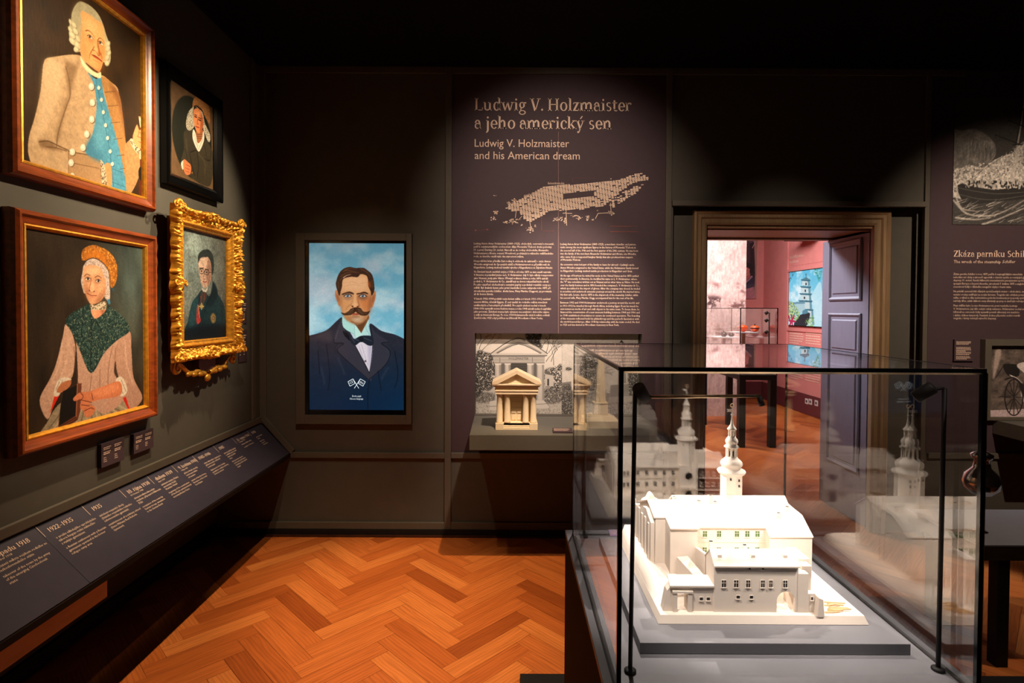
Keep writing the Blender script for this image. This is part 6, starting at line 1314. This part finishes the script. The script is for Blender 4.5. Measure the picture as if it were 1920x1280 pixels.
slabs(MB(), AX0, AX1, [(AY-.004, zA-.002), (AR, zAr), (AB, zA-.004)], .004).build('front_roof', W_, tw_)
for px, w in ((1357, 8), (1380, 8), (1402.5, 7.5), (1430, 7), (1445, 6), (1472, 7.5)): window(FXp(px), FZp(1094), w*AY/F, 13.5*AY/F, AY)
for px, py in ((1384, 1119), (1409, 1119), (1405, 1065), (1430, 1065)): window(FXp(px), FZp(py), (6.5 if py > 1100 else 3.5)*AY/F, (6 if py > 1100 else 4)*AY/F, AY, cross=False)
for px in (1352, 1415, 1476): x = FXp(px); mb = MB(); mb.prism([(AY+.012, zA+.012), (AY+.026, zA+.026), (AY+.012, zA+.024)], 'x', x-.006, x+.006); mb.build('dormer', W_, tw_)
# stepped annex right of the gateway and its buttress
xa_, xb_ = AX1-.001, float(onY(1515, 1100, AY)[0]); zz = FZp(1074)
mb = MB(); mb.box(xa_, xb_, AY-.002, AY+.06, fz, zz); mb.box(xb_, xb_+.022, AY, AY+.05, fz, FZp(1112)); mb.box(xb_-.008, xb_+.02, AY+.02, AY+.09, fz, zz+.012); mb.box(xb_-.004, xb_+.03, AY+.05, AY+.13, fz, zz+.02); mb.build('annex', W_, tw_, bevel=.0006)
window(xb_+.012, FZp(1121), .006, .01, AY, cross=False)
mb = MB(); mb.prism([(xb_+.018, fz), (xb_+.038, fz), (xb_+.034, FZp(1117)), (xb_+.022, FZp(1114))], 'y', AY-.02, AY+.03); mb.build('buttress', W_, tw_)
# gatehouse at the left
GYf = AY+.004; hx0, hx1 = float(onY(1247, 1120, GYf)[0]), AX0; hz = FZp(1101); wx0, wx1, wz0, wz1 = FXp(1270), FXp(1290), FZp(1142), FZp(1113)
mb = MB()
mb.prism([(hx0-.006, fz), (hx0+.006, hz-.012), (hx0+.016, hz), (wx0, hz), (wx0, fz)], 'y', GYf, GYf+.03); mb.box(wx1, hx1, GYf, GYf+.03, fz, hz); mb.box(wx0, wx1, GYf, GYf+.03, wz1, hz)
mb.box(wx0-.012, wx0, GYf-.006, GYf+.002, fz, wz1+.004); mb.box(wx1, wx1+.012, GYf-.006, GYf+.002, fz, wz1+.004); mb.box(wx0-.014, wx1+.014, GYf-.008, GYf+.002, wz1+.002, wz1+.008)
mb.build('gatehouse', W_, tw_)
mb = MB(); mb.hexa([(hx0+.012, GYf-.006, hz), (hx1, GYf-.006, hz), (hx1, GYf+.05, hz+.006), (hx0+.02, GYf+.05, hz+.006)], [(hx0+.012, GYf-.006, hz+.005), (hx1, GYf-.006, hz+.005), (hx1, GYf+.05, hz+.011), (hx0+.02, GYf+.05, hz+.011)]); mb.build('gatehouse_roof', W_, tw_)
for px in (1316, 1329): window(FXp(px), FZp(1124), .0095, .0095, GYf, cross=False)
# covered stair climbing from the gatehouse to the main house
s0_, s1_ = onY(1330, 1092, AY+.05), onY(1280, 1044, AY+.16)
mb = MB(); wv = .026
mb.hexa([(s0_[0]-wv, s0_[1], fz), (s0_[0]+.004, s0_[1]-.01, fz), (s1_[0]+wv*.6, s1_[1], fz), (s1_[0]-wv*.7, s1_[1], fz)], [(s0_[0]-wv, s0_[1], s0_[2]), (s0_[0]+.004, s0_[1]-.01, s0_[2]), (s1_[0]+wv*.6, s1_[1], s1_[2]+.004), (s1_[0]-wv*.7, s1_[1], s1_[2])]); mb.build('covered_stair', W_, tw_)

# courtyard range with the green windows
BYf = AY+.215; q = onY(1299, 986, BYf); b0, b1 = float(q[0]), float(onY(1442, 986, BYf)[0]); zB = float(q[2]); bR, zBr = BYf+.055, float(onY(1350, 947, BYf+.055)[2])
mb = MB(); mb.prism([(BYf, ZT_), (bR+.06, ZT_), (bR+.06, zBr-.02), (bR, zBr), (BYf, zB)], 'x', b0, b1); mb.box(b0, b1, BYf-.002, BYf, float(onY(1350, 1016, BYf)[2]), float(onY(1350, 1014, BYf)[2])); mb.build('courtyard_range', W_, tw_)
slabs(MB(), b0, b1, [(BYf-.004, zB-.001), (bR, zBr), (bR+.06, zBr-.02)], .004).build('courtyard_roof', W_, tw_)
BXp = lambda px: float(onY(px, 1000, BYf)[0])
for px in (1321.5, 1348, 1381.5, 1401, 1420): window(BXp(px), float(onY(px, 1000.5, BYf)[2]), 8*BYf/F, 11*BYf/F, BYf, 'green')
for px in (1321.5, 1348, 1381.5, 1401, 1420): window(BXp(px), float(onY(px, 1031, BYf)[2]), 8*BYf/F, 11*BYf/F, BYf, 'green')
zv0, zv1 = float(onX(1325, 1043, AX0)[2]), float(onY(1299, 1019, BYf)[2])
MB().prism([(AB-.004, fz), (BYf, fz), (BYf, zv1), (AB+.01, zv0), (AB-.004, zv0)], 'x', AX0, AX0+.009).build('side_wall', W_, tw_)
# west wing, stepped in plan
CYf = BYf-.05; c0 = float(onY(1257, 990, CYf)[0]); zC = float(onY(1275, 990, CYf)[2]); cr_ = CYf+.15; zCr = float(onY(1240, 938, cr_)[2]); cl0 = float(onY(1229, 975, CYf+.06)[0])-.012; SYb = AY+.445
mb = MB(); mb.prism([(CYf, ZT_), (SYb, ZT_), (SYb, zC-.012), (cr_, zCr), (CYf, zC)], 'x', c0, b0-.001); mb.prism([(CYf+.06, ZT_), (SYb, ZT_), (SYb, zC-.012), (cr_, zCr), (CYf+.06, zC+.011)], 'x', cl0+.012, c0); mb.prism([(CYf+.075, ZT_), (SYb-.004, ZT_), (SYb-.004, zC-.03), (cr_+.03, zCr-.03), (cr_-.01, zCr-.024), (CYf+.075, zC-.012)], 'x', cl0, cl0+.012)
for k in range(6): mb.box(cl0-.004, cl0+.006, CYf+.09+k*.045, CYf+.105+k*.045, ZT_, zC-.02+.004*(k % 2))
mb.build('west_wing', W_, tw_)
mb = slabs(MB(), c0, b0, [(CYf-.003, zC-.001), (cr_, zCr), (SYb, zC-.012)], .004); slabs(mb, cl0+.008, c0, [(CYf+.06, zC+.011), (cr_, zCr), (SYb, zC-.012)], .004); mb.build('west_roof', W_, tw_)
# street range with ridge, and the big east block
zE = float(onY(1350, 931, SYb-.07)[2]); e1 = float(onY(1469, 937, SYb-.06)[0]); zEe = zE-.05
mb = MB(); mb.prism([(SYb-.13, ZT_), (SYb, ZT_), (SYb, zEe), (SYb-.065, zE), (SYb-.13, zEe)], 'x', b0, e1); mb.build('street_range', W_, tw_)
slabs(MB(), b0-.02, e1, [(SYb-.13, zEe), (SYb-.065, zE), (SYb+.004, zEe)], .004).build('street_roof', W_, tw_)
DYf = BYf-.03; d0, d1 = float(onY(1443, 1005, DYf)[0]), float(onY(1523, 1006, DYf)[0]); zD = float(onY(1480, 1006, DYf)[2]); dm = (float(onX(1503, 967, d1)[1]), float(onX(1503, 967.4, d1)[2])); dt = (float(onX(1466.5, 937.5, d1)[1]), float(onX(1466.5, 937.5, d1)[2]))
DYb = max(SYb, dt[0]+.05); zDe = dt[1]-.03
mb = MB(); mb.prism([(DYf, ZT_-.002), (DYb, ZT_-.002), (DYb, zDe), dt, dm, (DYf, zD)], 'x', d0, d1); mb.build('east_block', W_, tw_)
slabs(MB(), d0, d1, [(DYf, zD), dm, dt, (DYb, zDe)], .004).build('east_roof', W_, tw_)
for px, py0, py1, Y in ((1264, 930, 946, SYb-.07), (1332, 928, 945, SYb-.09), (1310, 938, 948, SYb-.1), (1341, 940, 948, SYb-.11), (1416, 929, 946, SYb-.06), (1460, 961, 974, DYf+.06), (1476, 949, 966, DYf+.1), (1333, 1014, 1030, BYf-.03), (1396, 1021, 1030, BYf-.05)):
    a = onY(px, py0, Y); chimney(float(a[0]), Y, float(a[2])-.045, float(a[2]))
# street front seen in the reflections: rows of windows, cornices, gabled bay
mb = MB(); fr = [(ZT_+.055, .003), (ZT_+.11, .003), (zEe-.006, .005)]
for z, d_ in fr: mb.box(cl0, d1, SYb-.001, SYb+d_, z, z+.004)
gx0, gx1 = cl0+.015, cl0+.085; gcx = (gx0+gx1)/2
mb.prism([(gx0, ZT_), (gx1, ZT_), (gx1, zEe), (gx1-.006, zEe+.014), (gcx+.014, zEe+.022), (gcx+.008, zEe+.036), (gcx, zEe+.042), (gcx-.008, zEe+.036), (gcx-.014, zEe+.022), (gx0+.006, zEe+.014), (gx0, zEe)], 'y', SYb-.02, SYb+.012); mb.build('street_front', W_, tw_)
tx_ = float(onY(1371, 900, SYb-.02)[0]); tY = SYb-.02
for z in (ZT_+.03, ZT_+.083, ZT_+.135):
    if z > zEe-.012: continue
    for x in list(np.linspace(gx1+.03, tx_-.065, 5))+list(np.linspace(tx_+.065, d1-.02, 4)): window(float(x), z, .014, .02, SYb, face=1)
    for x in (gcx-.018, gcx, gcx+.018): window(float(x), z, .011, .02, SYb+.012, face=1)
MB().box(cl0+.1, cl0+.15, SYb, SYb+.012, ZT_+.052, ZT_+.06).build('balcony', W_, tw_)
# tower
TZp = lambda py: float(onY(1371, py, tY)[2]); zsh = TZp(887)
mb = MB(); mb.lathe([(.0405, 0), (.0405, zsh-ZT_)], (tx_, tY, ZT_), 8); mb.build('tower_shaft', W_, tw_)
mb = MB(); P_ = [(.0405, TZp(888)), (.047, TZp(886)), (.05, TZp(883)), (.049, TZp(881)), (.034, TZp(877)), (.033, TZp(875)), (.037, TZp(872)), (.0385, TZp(868)), (.036, TZp(864)), (.027, TZp(860)), (.021, TZp(857)), (.02, TZp(855))]
mb.lathe([(r, z-ZT_) for r, z in P_], (tx_, tY, ZT_), 16); mb.build('onion_dome', W_, tw_)
mb = MB()
for k in range(8): a = k*PI/4+PI/8; x, y = tx_+.0165*math.cos(a), tY+.0165*math.sin(a); mb.box(x-.0028, x+.0028, y-.0028, y+.0028, TZp(856), TZp(839))
mb.lathe([(.0125, 0), (.0125, TZp(839)-TZp(856))], (tx_, tY, TZp(856)), 8, 0); mb.build('lantern', W_, tw_)
for k in range(8): a = k*PI/4; mb = MB(); x, y = tx_+.0128*math.cos(a), tY+.0128*math.sin(a); mb.box(x-.002, x+.002, y-.002, y+.002, TZp(853), TZp(844)); mb.build('lantern_opening', M['pane'], tw_)
mb = MB(); P_ = [(.0195, TZp(839)), (.026, TZp(838)), (.027, TZp(836.5)), (.018, TZp(833)), (.0215, TZp(829)), (.022, TZp(826)), (.019, TZp(822)), (.0135, TZp(819)), (.0125, TZp(817))]; mb.lathe([(r, z-ZT_) for r, z in P_], (tx_, tY, ZT_), 16); mb.build('upper_dome', W_, tw_)
mb = MB()
for k in range(6): a = k*PI/3; x, y = tx_+.0105*math.cos(a), tY+.0105*math.sin(a); mb.box(x-.002, x+.002, y-.002, y+.002, TZp(818), TZp(806))
mb.lathe([(.007, 0), (.007, TZp(806)-TZp(818))], (tx_, tY, TZp(818)), 8); mb.build('upper_lantern', W_, tw_)
mb = MB(); P_ = [(.012, TZp(806)), (.0165, TZp(805)), (.0165, TZp(803.5)), (.011, TZp(800)), (.0055, TZp(795)), (.0035, TZp(788)), (.002, TZp(780)), (.002, TZp(779)), (.0045, TZp(778)), (.0045, TZp(776)), (.0018, TZp(775)), (.0014, TZp(762)), (0, TZp(761))]; mb.lathe([(r, z-ZT_) for r, z in P_], (tx_, tY, ZT_), 12); mb.build('spire', W_, tw_)
mb = MB(); zr_ = TZp(760); mb.tube([(tx_+.006*math.cos(a), tY, zr_+.007*math.sin(a)) for a in np.linspace(0, 2*PI, 13)], .0016, 6); mb.build('finial_ring', M['stick'], tw_, 'small tan ring on top of the spire')
mb = MB(); mb.prism([(tx_-.001, TZp(772)), (tx_-.019, TZp(771.5)), (tx_-.015, TZp(769.5)), (tx_-.019, TZp(767)), (tx_-.001, TZp(767))], 'y', tY-.0008, tY+.0008); mb.build('weather_flag', W_, tw_)
for a, py in ((-2.0, 893), (-1.2, 895), (-1.2, 905), (1.57, 893), (1.0, 895), (2.2, 895)):
    x, y = tx_+.0385*math.cos(a), tY+.0385*math.sin(a); mb = MB(); mb.box(x-.002, x+.002, y-.0035, y+.0035, TZp(py+2), TZp(py-2)); mb.build('tower_window', M['pane'], tw_)
mb = MB(); mb.box(tx_-.04, tx_+.04, SYb-.03, SYb+.022, ZT_, zEe+.012); mb.build('tower_base', W_, tw_)
mb = MB(); mb.prism([(tx_+.016*math.cos(q), zEe-.035+.016*math.sin(q)) for q in np.linspace(0, 2*PI, 18, endpoint=False)], 'y', SYb+.0215, SYb+.0235); mb.build('clock_face', M['pane'], tw_)
mb = MB(); mb.prism([(tx_-.017, ZT_), (tx_+.017, ZT_)]+[(tx_+.017*math.cos(q), ZT_+.04+.017*math.sin(q)) for q in np.linspace(0, PI, 10)], 'y', SYb+.0215, SYb+.023); mb.build('street_gate', M['pane'], tw_)
MB().box(tx_-.034, tx_+.034, SYb+.02, SYb+.034, ZT_+.068, ZT_+.078).build('balcony', W_, tw_)
# loose timbers lying on the board
random.seed(3)
for i in range(7):
    a = onZ(1548+random.uniform(-6, 8), 1128+i*3.2, ZT_+.004); l = random.uniform(.045, .07); an = random.uniform(-.55, .2)
    mb = MB(); mb.tube([a, a+np.array([l*math.cos(an), l*math.sin(an)*.6, random.uniform(-.003, .004)])], .0022, 6); mb.build('timber', M['stick'], tw_, 'tan timber stick')

# lamps inside the case
def post_lamp(label, base, top, head_c, head_dir, arm=True):
    r = thing('case_lamp', label, 'lamp', (float(base[0]), float(base[1]), float(base[2])), 'lamps in the glass case')
    mb = MB(); mb.lathe([(.0155, 0), (.0155, .005), (.012, .008), (.006, .009)], tuple(base), 20); mb.build('foot', M['black'], r)
    mb = MB(); mb.tube([base+np.array([0, 0, .006]), base*.5+top*.5, top], .0056, 12)
    if arm: mb.tube([top, (top+head_c)/2+np.array([0, 0, .004]), head_c], .004, 10)
    mb.build('post', M['black'], r)
    d = np.array(head_dir, float); d /= np.linalg.norm(d); mb = MB(); mb.tube([head_c-d*.026, head_c-d*.022, head_c+d*.024, head_c+d*.026], [.012, .0165, .0165, .0145], 16); mb.build('lamp_head', M['black'], r)
    return r
b_ = onZ(1181.5, 1259, ZP+.0005); Yl = float(b_[1]); t_ = onY(1191, 726, Yl); h_ = onY(1203, 736, Yl)
L1 = post_lamp('black post lamp at the near left of the glass case with a brass bar', b_, t_, h_, (.5, .5, -.7))
HEADS = [xf(h_)]
a, b = onY(1212, 744, Yl), onY(1425, 742, Yl); mb = MB(); mb.tube([a, b], .0042, 10); mb.build('brass_bar', M['polish'], L1, 'thin shining brass bar')
mb = MB(); c = onY(1424, 745, Yl); d = np.array((.35, .2, -.9)); mb.tube([c-d*.004, c+d*.022], [.006, .008], 12); mb.build('lamp_head', M['black'], L1)
b_ = onZ(1777, 1256, ZP+.0005); b_[0] = min(b_[0], GX1-.027); Yl = float(b_[1]); t_ = onY(1771, 728, Yl); h_ = onY(1744, 737, Yl); h_ = h_+np.array([0, .02, 0]); t_[0] = min(t_[0], GX1-.024)
post_lamp('black post lamp at the near right of the glass case', b_, t_, h_, (-.6, .5, -.65)); HEADS.append(xf(h_))
b_ = onZ(1093, 1000, ZP+.0005); b_[0] = max(b_[0], GX0+.027); b_[1] = min(b_[1], GY1-.03); t_ = np.array([b_[0]+.002, b_[1], 1.40]); h_ = t_+np.array([.02, -.012, -.008])
post_lamp('thin black post lamp at the far left corner of the glass case', b_, t_, h_, (.6, -.5, -.6)); HEADS.append(xf(h_)); TG = [xf((.62, 1.74, .78)), xf((1.0, 1.76, .74)), xf((.76, 2.06, .82))]
for hh, tg, en in zip(HEADS, TG, (13, 15, 24)):
    d_ = (tg-hh).normalized(); spot('case_lamp_light', hh+d_*.03, tg, en, 80, .8, (1, .85, .74), .012)
XF[0] = None
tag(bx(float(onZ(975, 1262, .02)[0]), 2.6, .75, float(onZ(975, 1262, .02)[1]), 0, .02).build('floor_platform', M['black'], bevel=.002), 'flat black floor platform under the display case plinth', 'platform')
# bench and chrome stand behind the case at the right
q = onY(1915, 1022, 2.47); bz_ = float(q[2]); by1 = float(onZ(1900, 955, bz_)[1])
bn = thing('low_bench', 'low bench with a grey top and dark wooden edge behind the glass case at right', 'bench', (2.3, 2.6, 0))
bx0 = lx0_ = 2.11; MB().box(bx0, 3.6, 2.47, by1, bz_-.006, bz_).build('bench_top', M['top'], bn, 'grey bench top'); MB().box(bx0, 3.6, 2.47, by1, bz_-.07, bz_-.0062).build('edge_board', M['bench_wood'], bn, 'dark striped wooden edge')
lx0, lx1 = float(onY(1868, 1150, 2.48)[0]), float(onY(1890, 1150, 2.48)[0])
for y in (2.475, by1-.06): MB().box(lx0, lx1, y, y+.05, .0005 if y > 2.5 else .0005, bz_-.07).build('leg', M['black'], bn)
for y in (2.475, by1-.06): MB().box(3.5, 3.55, y, y+.05, .0005, bz_-.07).build('leg', M['black'], bn)
cb_ = onY(1838, 1000, 2.62); cs_ = thing('chrome_stand', 'polished chrome bell-topped stand on the low bench behind the glass case', 'stand', (float(cb_[0]), 2.62, bz_))
cz = lambda py: float(onY(1838, py, 2.62)[2])-bz_
MB().lathe([(.03, .0005), (.03, .006), (.008, .012), (.0045, .02), (.0045, cz(925))], (float(cb_[0]), 2.62, bz_), 16).build('rod', M['chrome'], cs_)
MB().lathe([(.004, cz(930)), (.04, cz(926)), (.07, cz(914)), (.075, cz(902)), (.066, cz(888)), (.036, cz(876)), (.03, cz(862)), (.042, cz(858)), (.045, cz(851)), (.024, cz(846)), (.01, cz(843)), (0, cz(842))], (float(cb_[0]), 2.62, bz_), 28).build('bell_head', M['chrome'], cs_)

# ------------------------------------------------------------------ the room beyond the door
XR = 4.6; YF = 10.1; H2 = 3.7
struct('wall_far', bx(.5, 5.0, YF, YF+.12, 0, H2), M['pink']); struct('wall_far_right', bx(XR, XR+.12, YB, YF, 0, H2), M['pink']); struct('wall_far_left', bx(.5, .62, YB, YF, 0, H2), M['pink'])
sk = float(onX(1541, 747, XR)[2]); struct('baseboard_far_right', bx(XR-.015, XR, YB, YF, .012, sk), M['maroon']); struct('baseboard_far', bx(.7, XR-.02, YF-.015, YF, .012, sk), M['maroon'])
yt = float(onX(1476.5, 550, XR)[1])
for y in (yt, yt-1.35): nt[0] += 1; struct('trim_%d' % nt[0], bx(XR-.02, XR, y-.03, y+.03, sk, H2), M['pink'], .003)
for py in (508, 617): z = float(onX(1478, py, XR)[2]); nt[0] += 1; struct('trim_%d' % nt[0], bx(XR-.02, XR, yt-1.3, yt-.03, z-.025, z+.025), M['pink'], .003)
mx0, mx1 = 1.3, float(onY(1398, 600, 8.4)[0])
mu = thing('mural_board', 'tall pale printed landscape board in the room beyond the doorway', 'board', ((mx0+mx1)/2, 8.43, 0))
MB().box(mx0, mx1, 8.4015, 8.46, .0, 3.65).build('board', M['pink'], mu)
p = Paint(300, 420, yconv(mx0, mx1, 0, 3.65, 8.4), (200, 180, 170)); paint_mural(p); paint_grid('picture', p.out(), (mx0, 8.4, 0), (mx1-mx0, 0, 0), (0, 0, 3.65), M['print'], mu)
w0, w1, wz0_, wz1_ = float(onY(1388, 500, YF-.02)[0]), float(onY(1419, 500, YF-.02)[0]), float(onY(1400, 560, YF-.02)[2]), float(onY(1400, 436, YF-.02)[2])
y_picture('robed_woman_print', 'dark photograph of a woman in a robe beyond the mural board', 'photograph', w0, w1, wz0_, wz1_, YF-.02, 120, 300, paint_robed_woman, M['print'], .018)
s0y, s1y = float(onX(1479, 560, XR-.03)[1]), float(onX(1545, 560, XR-.03)[1]); s0z, s1z = float(onX(1479, 609, XR-.03)[2]), float(onX(1479, 511, XR-.03)[2])
fs_ = thing('wall_screen', 'bright blue screen showing a pagoda in the pink room', 'screen', (XR-.02, (s0y+s1y)/2, s0z))
MB().box(XR-.029, XR-.001, s1y-.012, s0y+.012, s0z-.012, s1z+.012).build('housing', M['black'], fs_)
def c3(px, py): p_ = onX(px, py, XR-.03); return (s0y-p_[1])/(s0y-s1y), (p_[2]-s0z)/(s1z-s0z)
p = Paint(220, 220, c3, (150, 200, 220)); paint_pagoda(p); paint_grid('display_picture', p.out(), (XR-.03, s0y, s0z), (0, s1y-s0y, 0), (0, 0, s1z-s0z), M['far_screen'], fs_)
tb = thing('text_panel', 'pink wall panel with a white heading above the pagoda screen', 'panel', (XR-.004, s0y, s1z))
zt0 = float(onX(1479, 500, XR)[2]); MB().box(XR-.004, XR-.0005, s1y-.3, s0y, zt0, 3.3).build('printed_panel', M['pink'], tb)
XP = lambda x, y: onX(x, y, XR-.004)
t = Text((XR-.004, 0, 0), (0, -1, 0), (0, 0, 1), (-1, 0, 0)); t.px('Buddhismus', 1481, 485, 26, 5.4, XP, serif); t.build('czech_heading', M['cream'], tb)
t = Text((XR-.004, 0, 0), (0, -1, 0), (0, 0, 1), (-1, 0, 0)); t.px('Buddhism', 1481, 493.5, 16, 4.5, XP); t.build('english_heading', M['cream'], tb)
tb2 = thing('text_panel', 'pink wall panel with two small text columns below the pagoda screen', 'panel', (XR-.004, s0y, 1.0))
zt1 = float(onX(1479, 621, XR)[2]); MB().box(XR-.004, XR-.0005, s1y-.3, s0y, sk+.25, zt1).build('printed_panel', M['pink'], tb2)
for k, (xa_, xb2) in enumerate(((1480.5, 1508), (1511, 1541))):
    t = Text((XR-.004, 0, 0), (0, -1, 0), (0, 0, 1), (-1, 0, 0)); a, b = t.pt(XP(xa_, 625)), t.pt(XP(xb2, 625)); dashes(t, a[0], a[1], b[0]-a[0], 5, .038, .014, 60+k); dashes(t, a[0], a[1]-.23, b[0]-a[0], 14, .038, .014, 70+k); t.build('text_column', M['cream'], tb2)
q = onX(1495, 449, XR-.15); pj = thing('wall_projector', 'flat black projector on a bracket above the pink heading panel', 'projector', (XR-.2, float(q[1]), float(q[2])))
pyc, pz = float(q[1])-.2, float(q[2]); MB().box(XR-.36, XR-.06, pyc-.2, pyc+.2, pz-.03, pz+.05).build('body', M['black'], pj, bevel=.008); MB().box(XR-.07, XR-.0005, pyc-.06, pyc+.06, pz-.01, pz+.1).build('bracket', M['black'], pj)
for i, (px, py, ln) in enumerate(((1512.5, 752, 'leftmost white wall socket of three on the maroon skirting'), (1519.5, 753, 'middle white wall socket of three on the maroon skirting'), (1530.5, 755.5, 'rightmost white wall socket of three on the maroon skirting'))):
    a = onX(px, py, XR-.02); so = thing('wall_socket', ln, 'socket', (XR-.02, float(a[1]), float(a[2])-.045), 'sockets in the far room')
    MB().box(XR-.024, XR-.0152, a[1]-.042, a[1]+.042, a[2]-.042, a[2]+.042).build('plate', M['socket'], so, bevel=.003)
    mb = MB(); mb.prism([(a[1]+.022*math.cos(q_), a[2]+.022*math.sin(q_)) for q_ in np.linspace(0, 2*PI, 14, endpoint=False)], 'x', XR-.0248, XR-.0242); mb.build('socket_hole', M['black'], so)
# table case in the far room
TY = 6.47; q0, q1 = float(onY(1387, 700, TY)[0]), float(onY(1457, 700, TY)[0]); tz = float(onY(1420, 703, TY)[2]); tz1 = float(onY(1420, 577.5, TY)[2]); TB = TY+1.35
fc = thing('table_case', 'tall glass case on a black table in the far room', 'display case', ((q0+q1)/2, (TY+TB)/2, 0))
MB().box(q0, q1, TY, TB, tz-.06, tz).build('table_top', M['black'], fc, bevel=.003)
for x in (q0, q1-.075):
    for y in (TY, TB-.075): MB().box(x, x+.075, y, y+.075, .0005, tz-.06).build('leg', M['black'], fc)
for a in ((q0, q1, TY, TY+.006), (q0, q1, TB-.006, TB)): MB().box(a[0], a[1], a[2], a[3], tz+.0005, tz1-.006).build('glass_pane', M['glass'], fc)
for a in ((q0, q0+.006), (q1-.006, q1)): MB().box(a[0], a[1], TY+.007, TB-.007, tz+.0005, tz1-.006).build('glass_pane', M['glass'], fc)
MB().box(q0, q1, TY, TB, tz1-.0055, tz1).build('glass_lid', M['glass'], fc)
for x in (q0-.003, q1-.007):
    for y in (TY-.003, TB-.007): MB().box(x, x+.01, y, y+.01, tz+.0005, tz1).build('corner_seal', M['gloss'], fc)
for a in ((q0, q1, TY-.003, TY+.007), (q0, q1, TB-.007, TB+.003), (q0-.003, q0+.007, TY+.007, TB-.007), (q1-.007, q1+.003, TY+.007, TB-.007)): MB().box(a[0], a[1], a[2], a[3], tz1-.005, tz1+.003).build('edge_seal', M['gloss'], fc)
def bowl(name, label, cat, px, py, Y, r, h, m, group=None, lid=False, prof=None, stand=None):
    c = onY(px, py, Y); x, z = float(c[0]), float(c[2])
    rt = thing(name, label, cat, (x, Y, z), group)
    pr = prof or [(r*.35, 0), (r*.4, h*.08), (r*.8, h*.3), (r, h*.58), (r*.96, h*.7), (r*.7, h*.9), (r*.3, h), (0, h)]
    MB().lathe(pr, (x, Y, z), 24).build('body', m, rt)
    if lid: MB().lathe([(r*.99, h*.5), (r*1.03, h*.55), (r*1.03, h*.62), (r*.99, h*.66)], (x, Y, z), 24).build('rim_band', M['dark_pot'], rt); MB().lathe([(.004, h), (.009, h+.008), (.006, h+.016), (0, h+.018)], (x, Y, z), 12).build('knob', M['dark_pot'], rt)
    return rt
shz = float(onY(1405, 622, TY+.35)[2]); shz2 = float(onY(1365, 631, TY+.9)[2])
sh = thing('display_riser', 'white upper riser under the orange lacquer bowls in the far glass case', 'riser', ((q0+q1)/2, TY+.35, tz), 'risers in the far glass case')
MB().box(q0+.03, q1-.12, TY+.2, TY+.5, shz-.012, shz).build('shelf_plate', M['socket'], sh); MB().box(q0+.16, q0+.2, TY+.33, TY+.37, tz+.0005, shz-.012).build('riser_post', M['socket'], sh)
sh = thing('display_riser', 'white lower riser under the dark pots in the far glass case', 'riser', (q0, TY+.9, tz), 'risers in the far glass case')
MB().box(q0+.02, q1-.1, TY+.75, TY+1.2, shz2-.012, shz2).build('shelf_plate', M['socket'], sh); MB().box(q0+.16, q0+.2, TY+.95, TY+.99, tz+.0005, shz2-.012).build('riser_post', M['socket'], sh)
bowl('lacquer_bowl', 'orange lacquer bowl at the left on the far case riser', 'bowl', 1393.5, 622, TY+.35, .055, .085, M['orange'], 'orange lacquer bowls')
bowl('lacquer_bowl', 'orange lidded bowl with a dark band on the far case riser', 'bowl', 1415, 622, TY+.35, .055, .08, M['orange'], 'orange lacquer bowls', True)
bowl('lacquer_jar', 'small golden orange jar low in the far glass case', 'jar', 1400, 700, TY+.12, .04, .09, M['orange'])
bowl('bronze_pot', 'dark bronze pot on the lower riser, left one', 'pot', 1357, 632, TY+.9, .045, .07, M['dark_pot'], 'bronze pots', True)
bowl('bronze_pot', 'dark bronze pot on the lower riser, right one', 'pot', 1371, 632, TY+.95, .04, .06, M['dark_pot'], 'bronze pots', True)
po = onY(1441, 700, TY+.12); fl = thing('case_lamp', 'black post with three small lamp heads in the far glass case', 'lamp', (float(po[0]), TY+.12, tz))
MB().tube([(float(po[0]), TY+.12, tz+.0005), (float(po[0]), TY+.12, tz1-.05)], .008, 10).build('post', M['black'], fl)
for py in (586, 600, 622): c = onY(1438, py, TY+.12); d = np.array((-.6, .3, -.5)); MB().tube([c+d*-.02, c+d*.03], [.016, .02], 12).build('lamp_head', M['black'], fl)
bpy.data.objects.remove(_to); bpy.data.curves.remove(_tc)
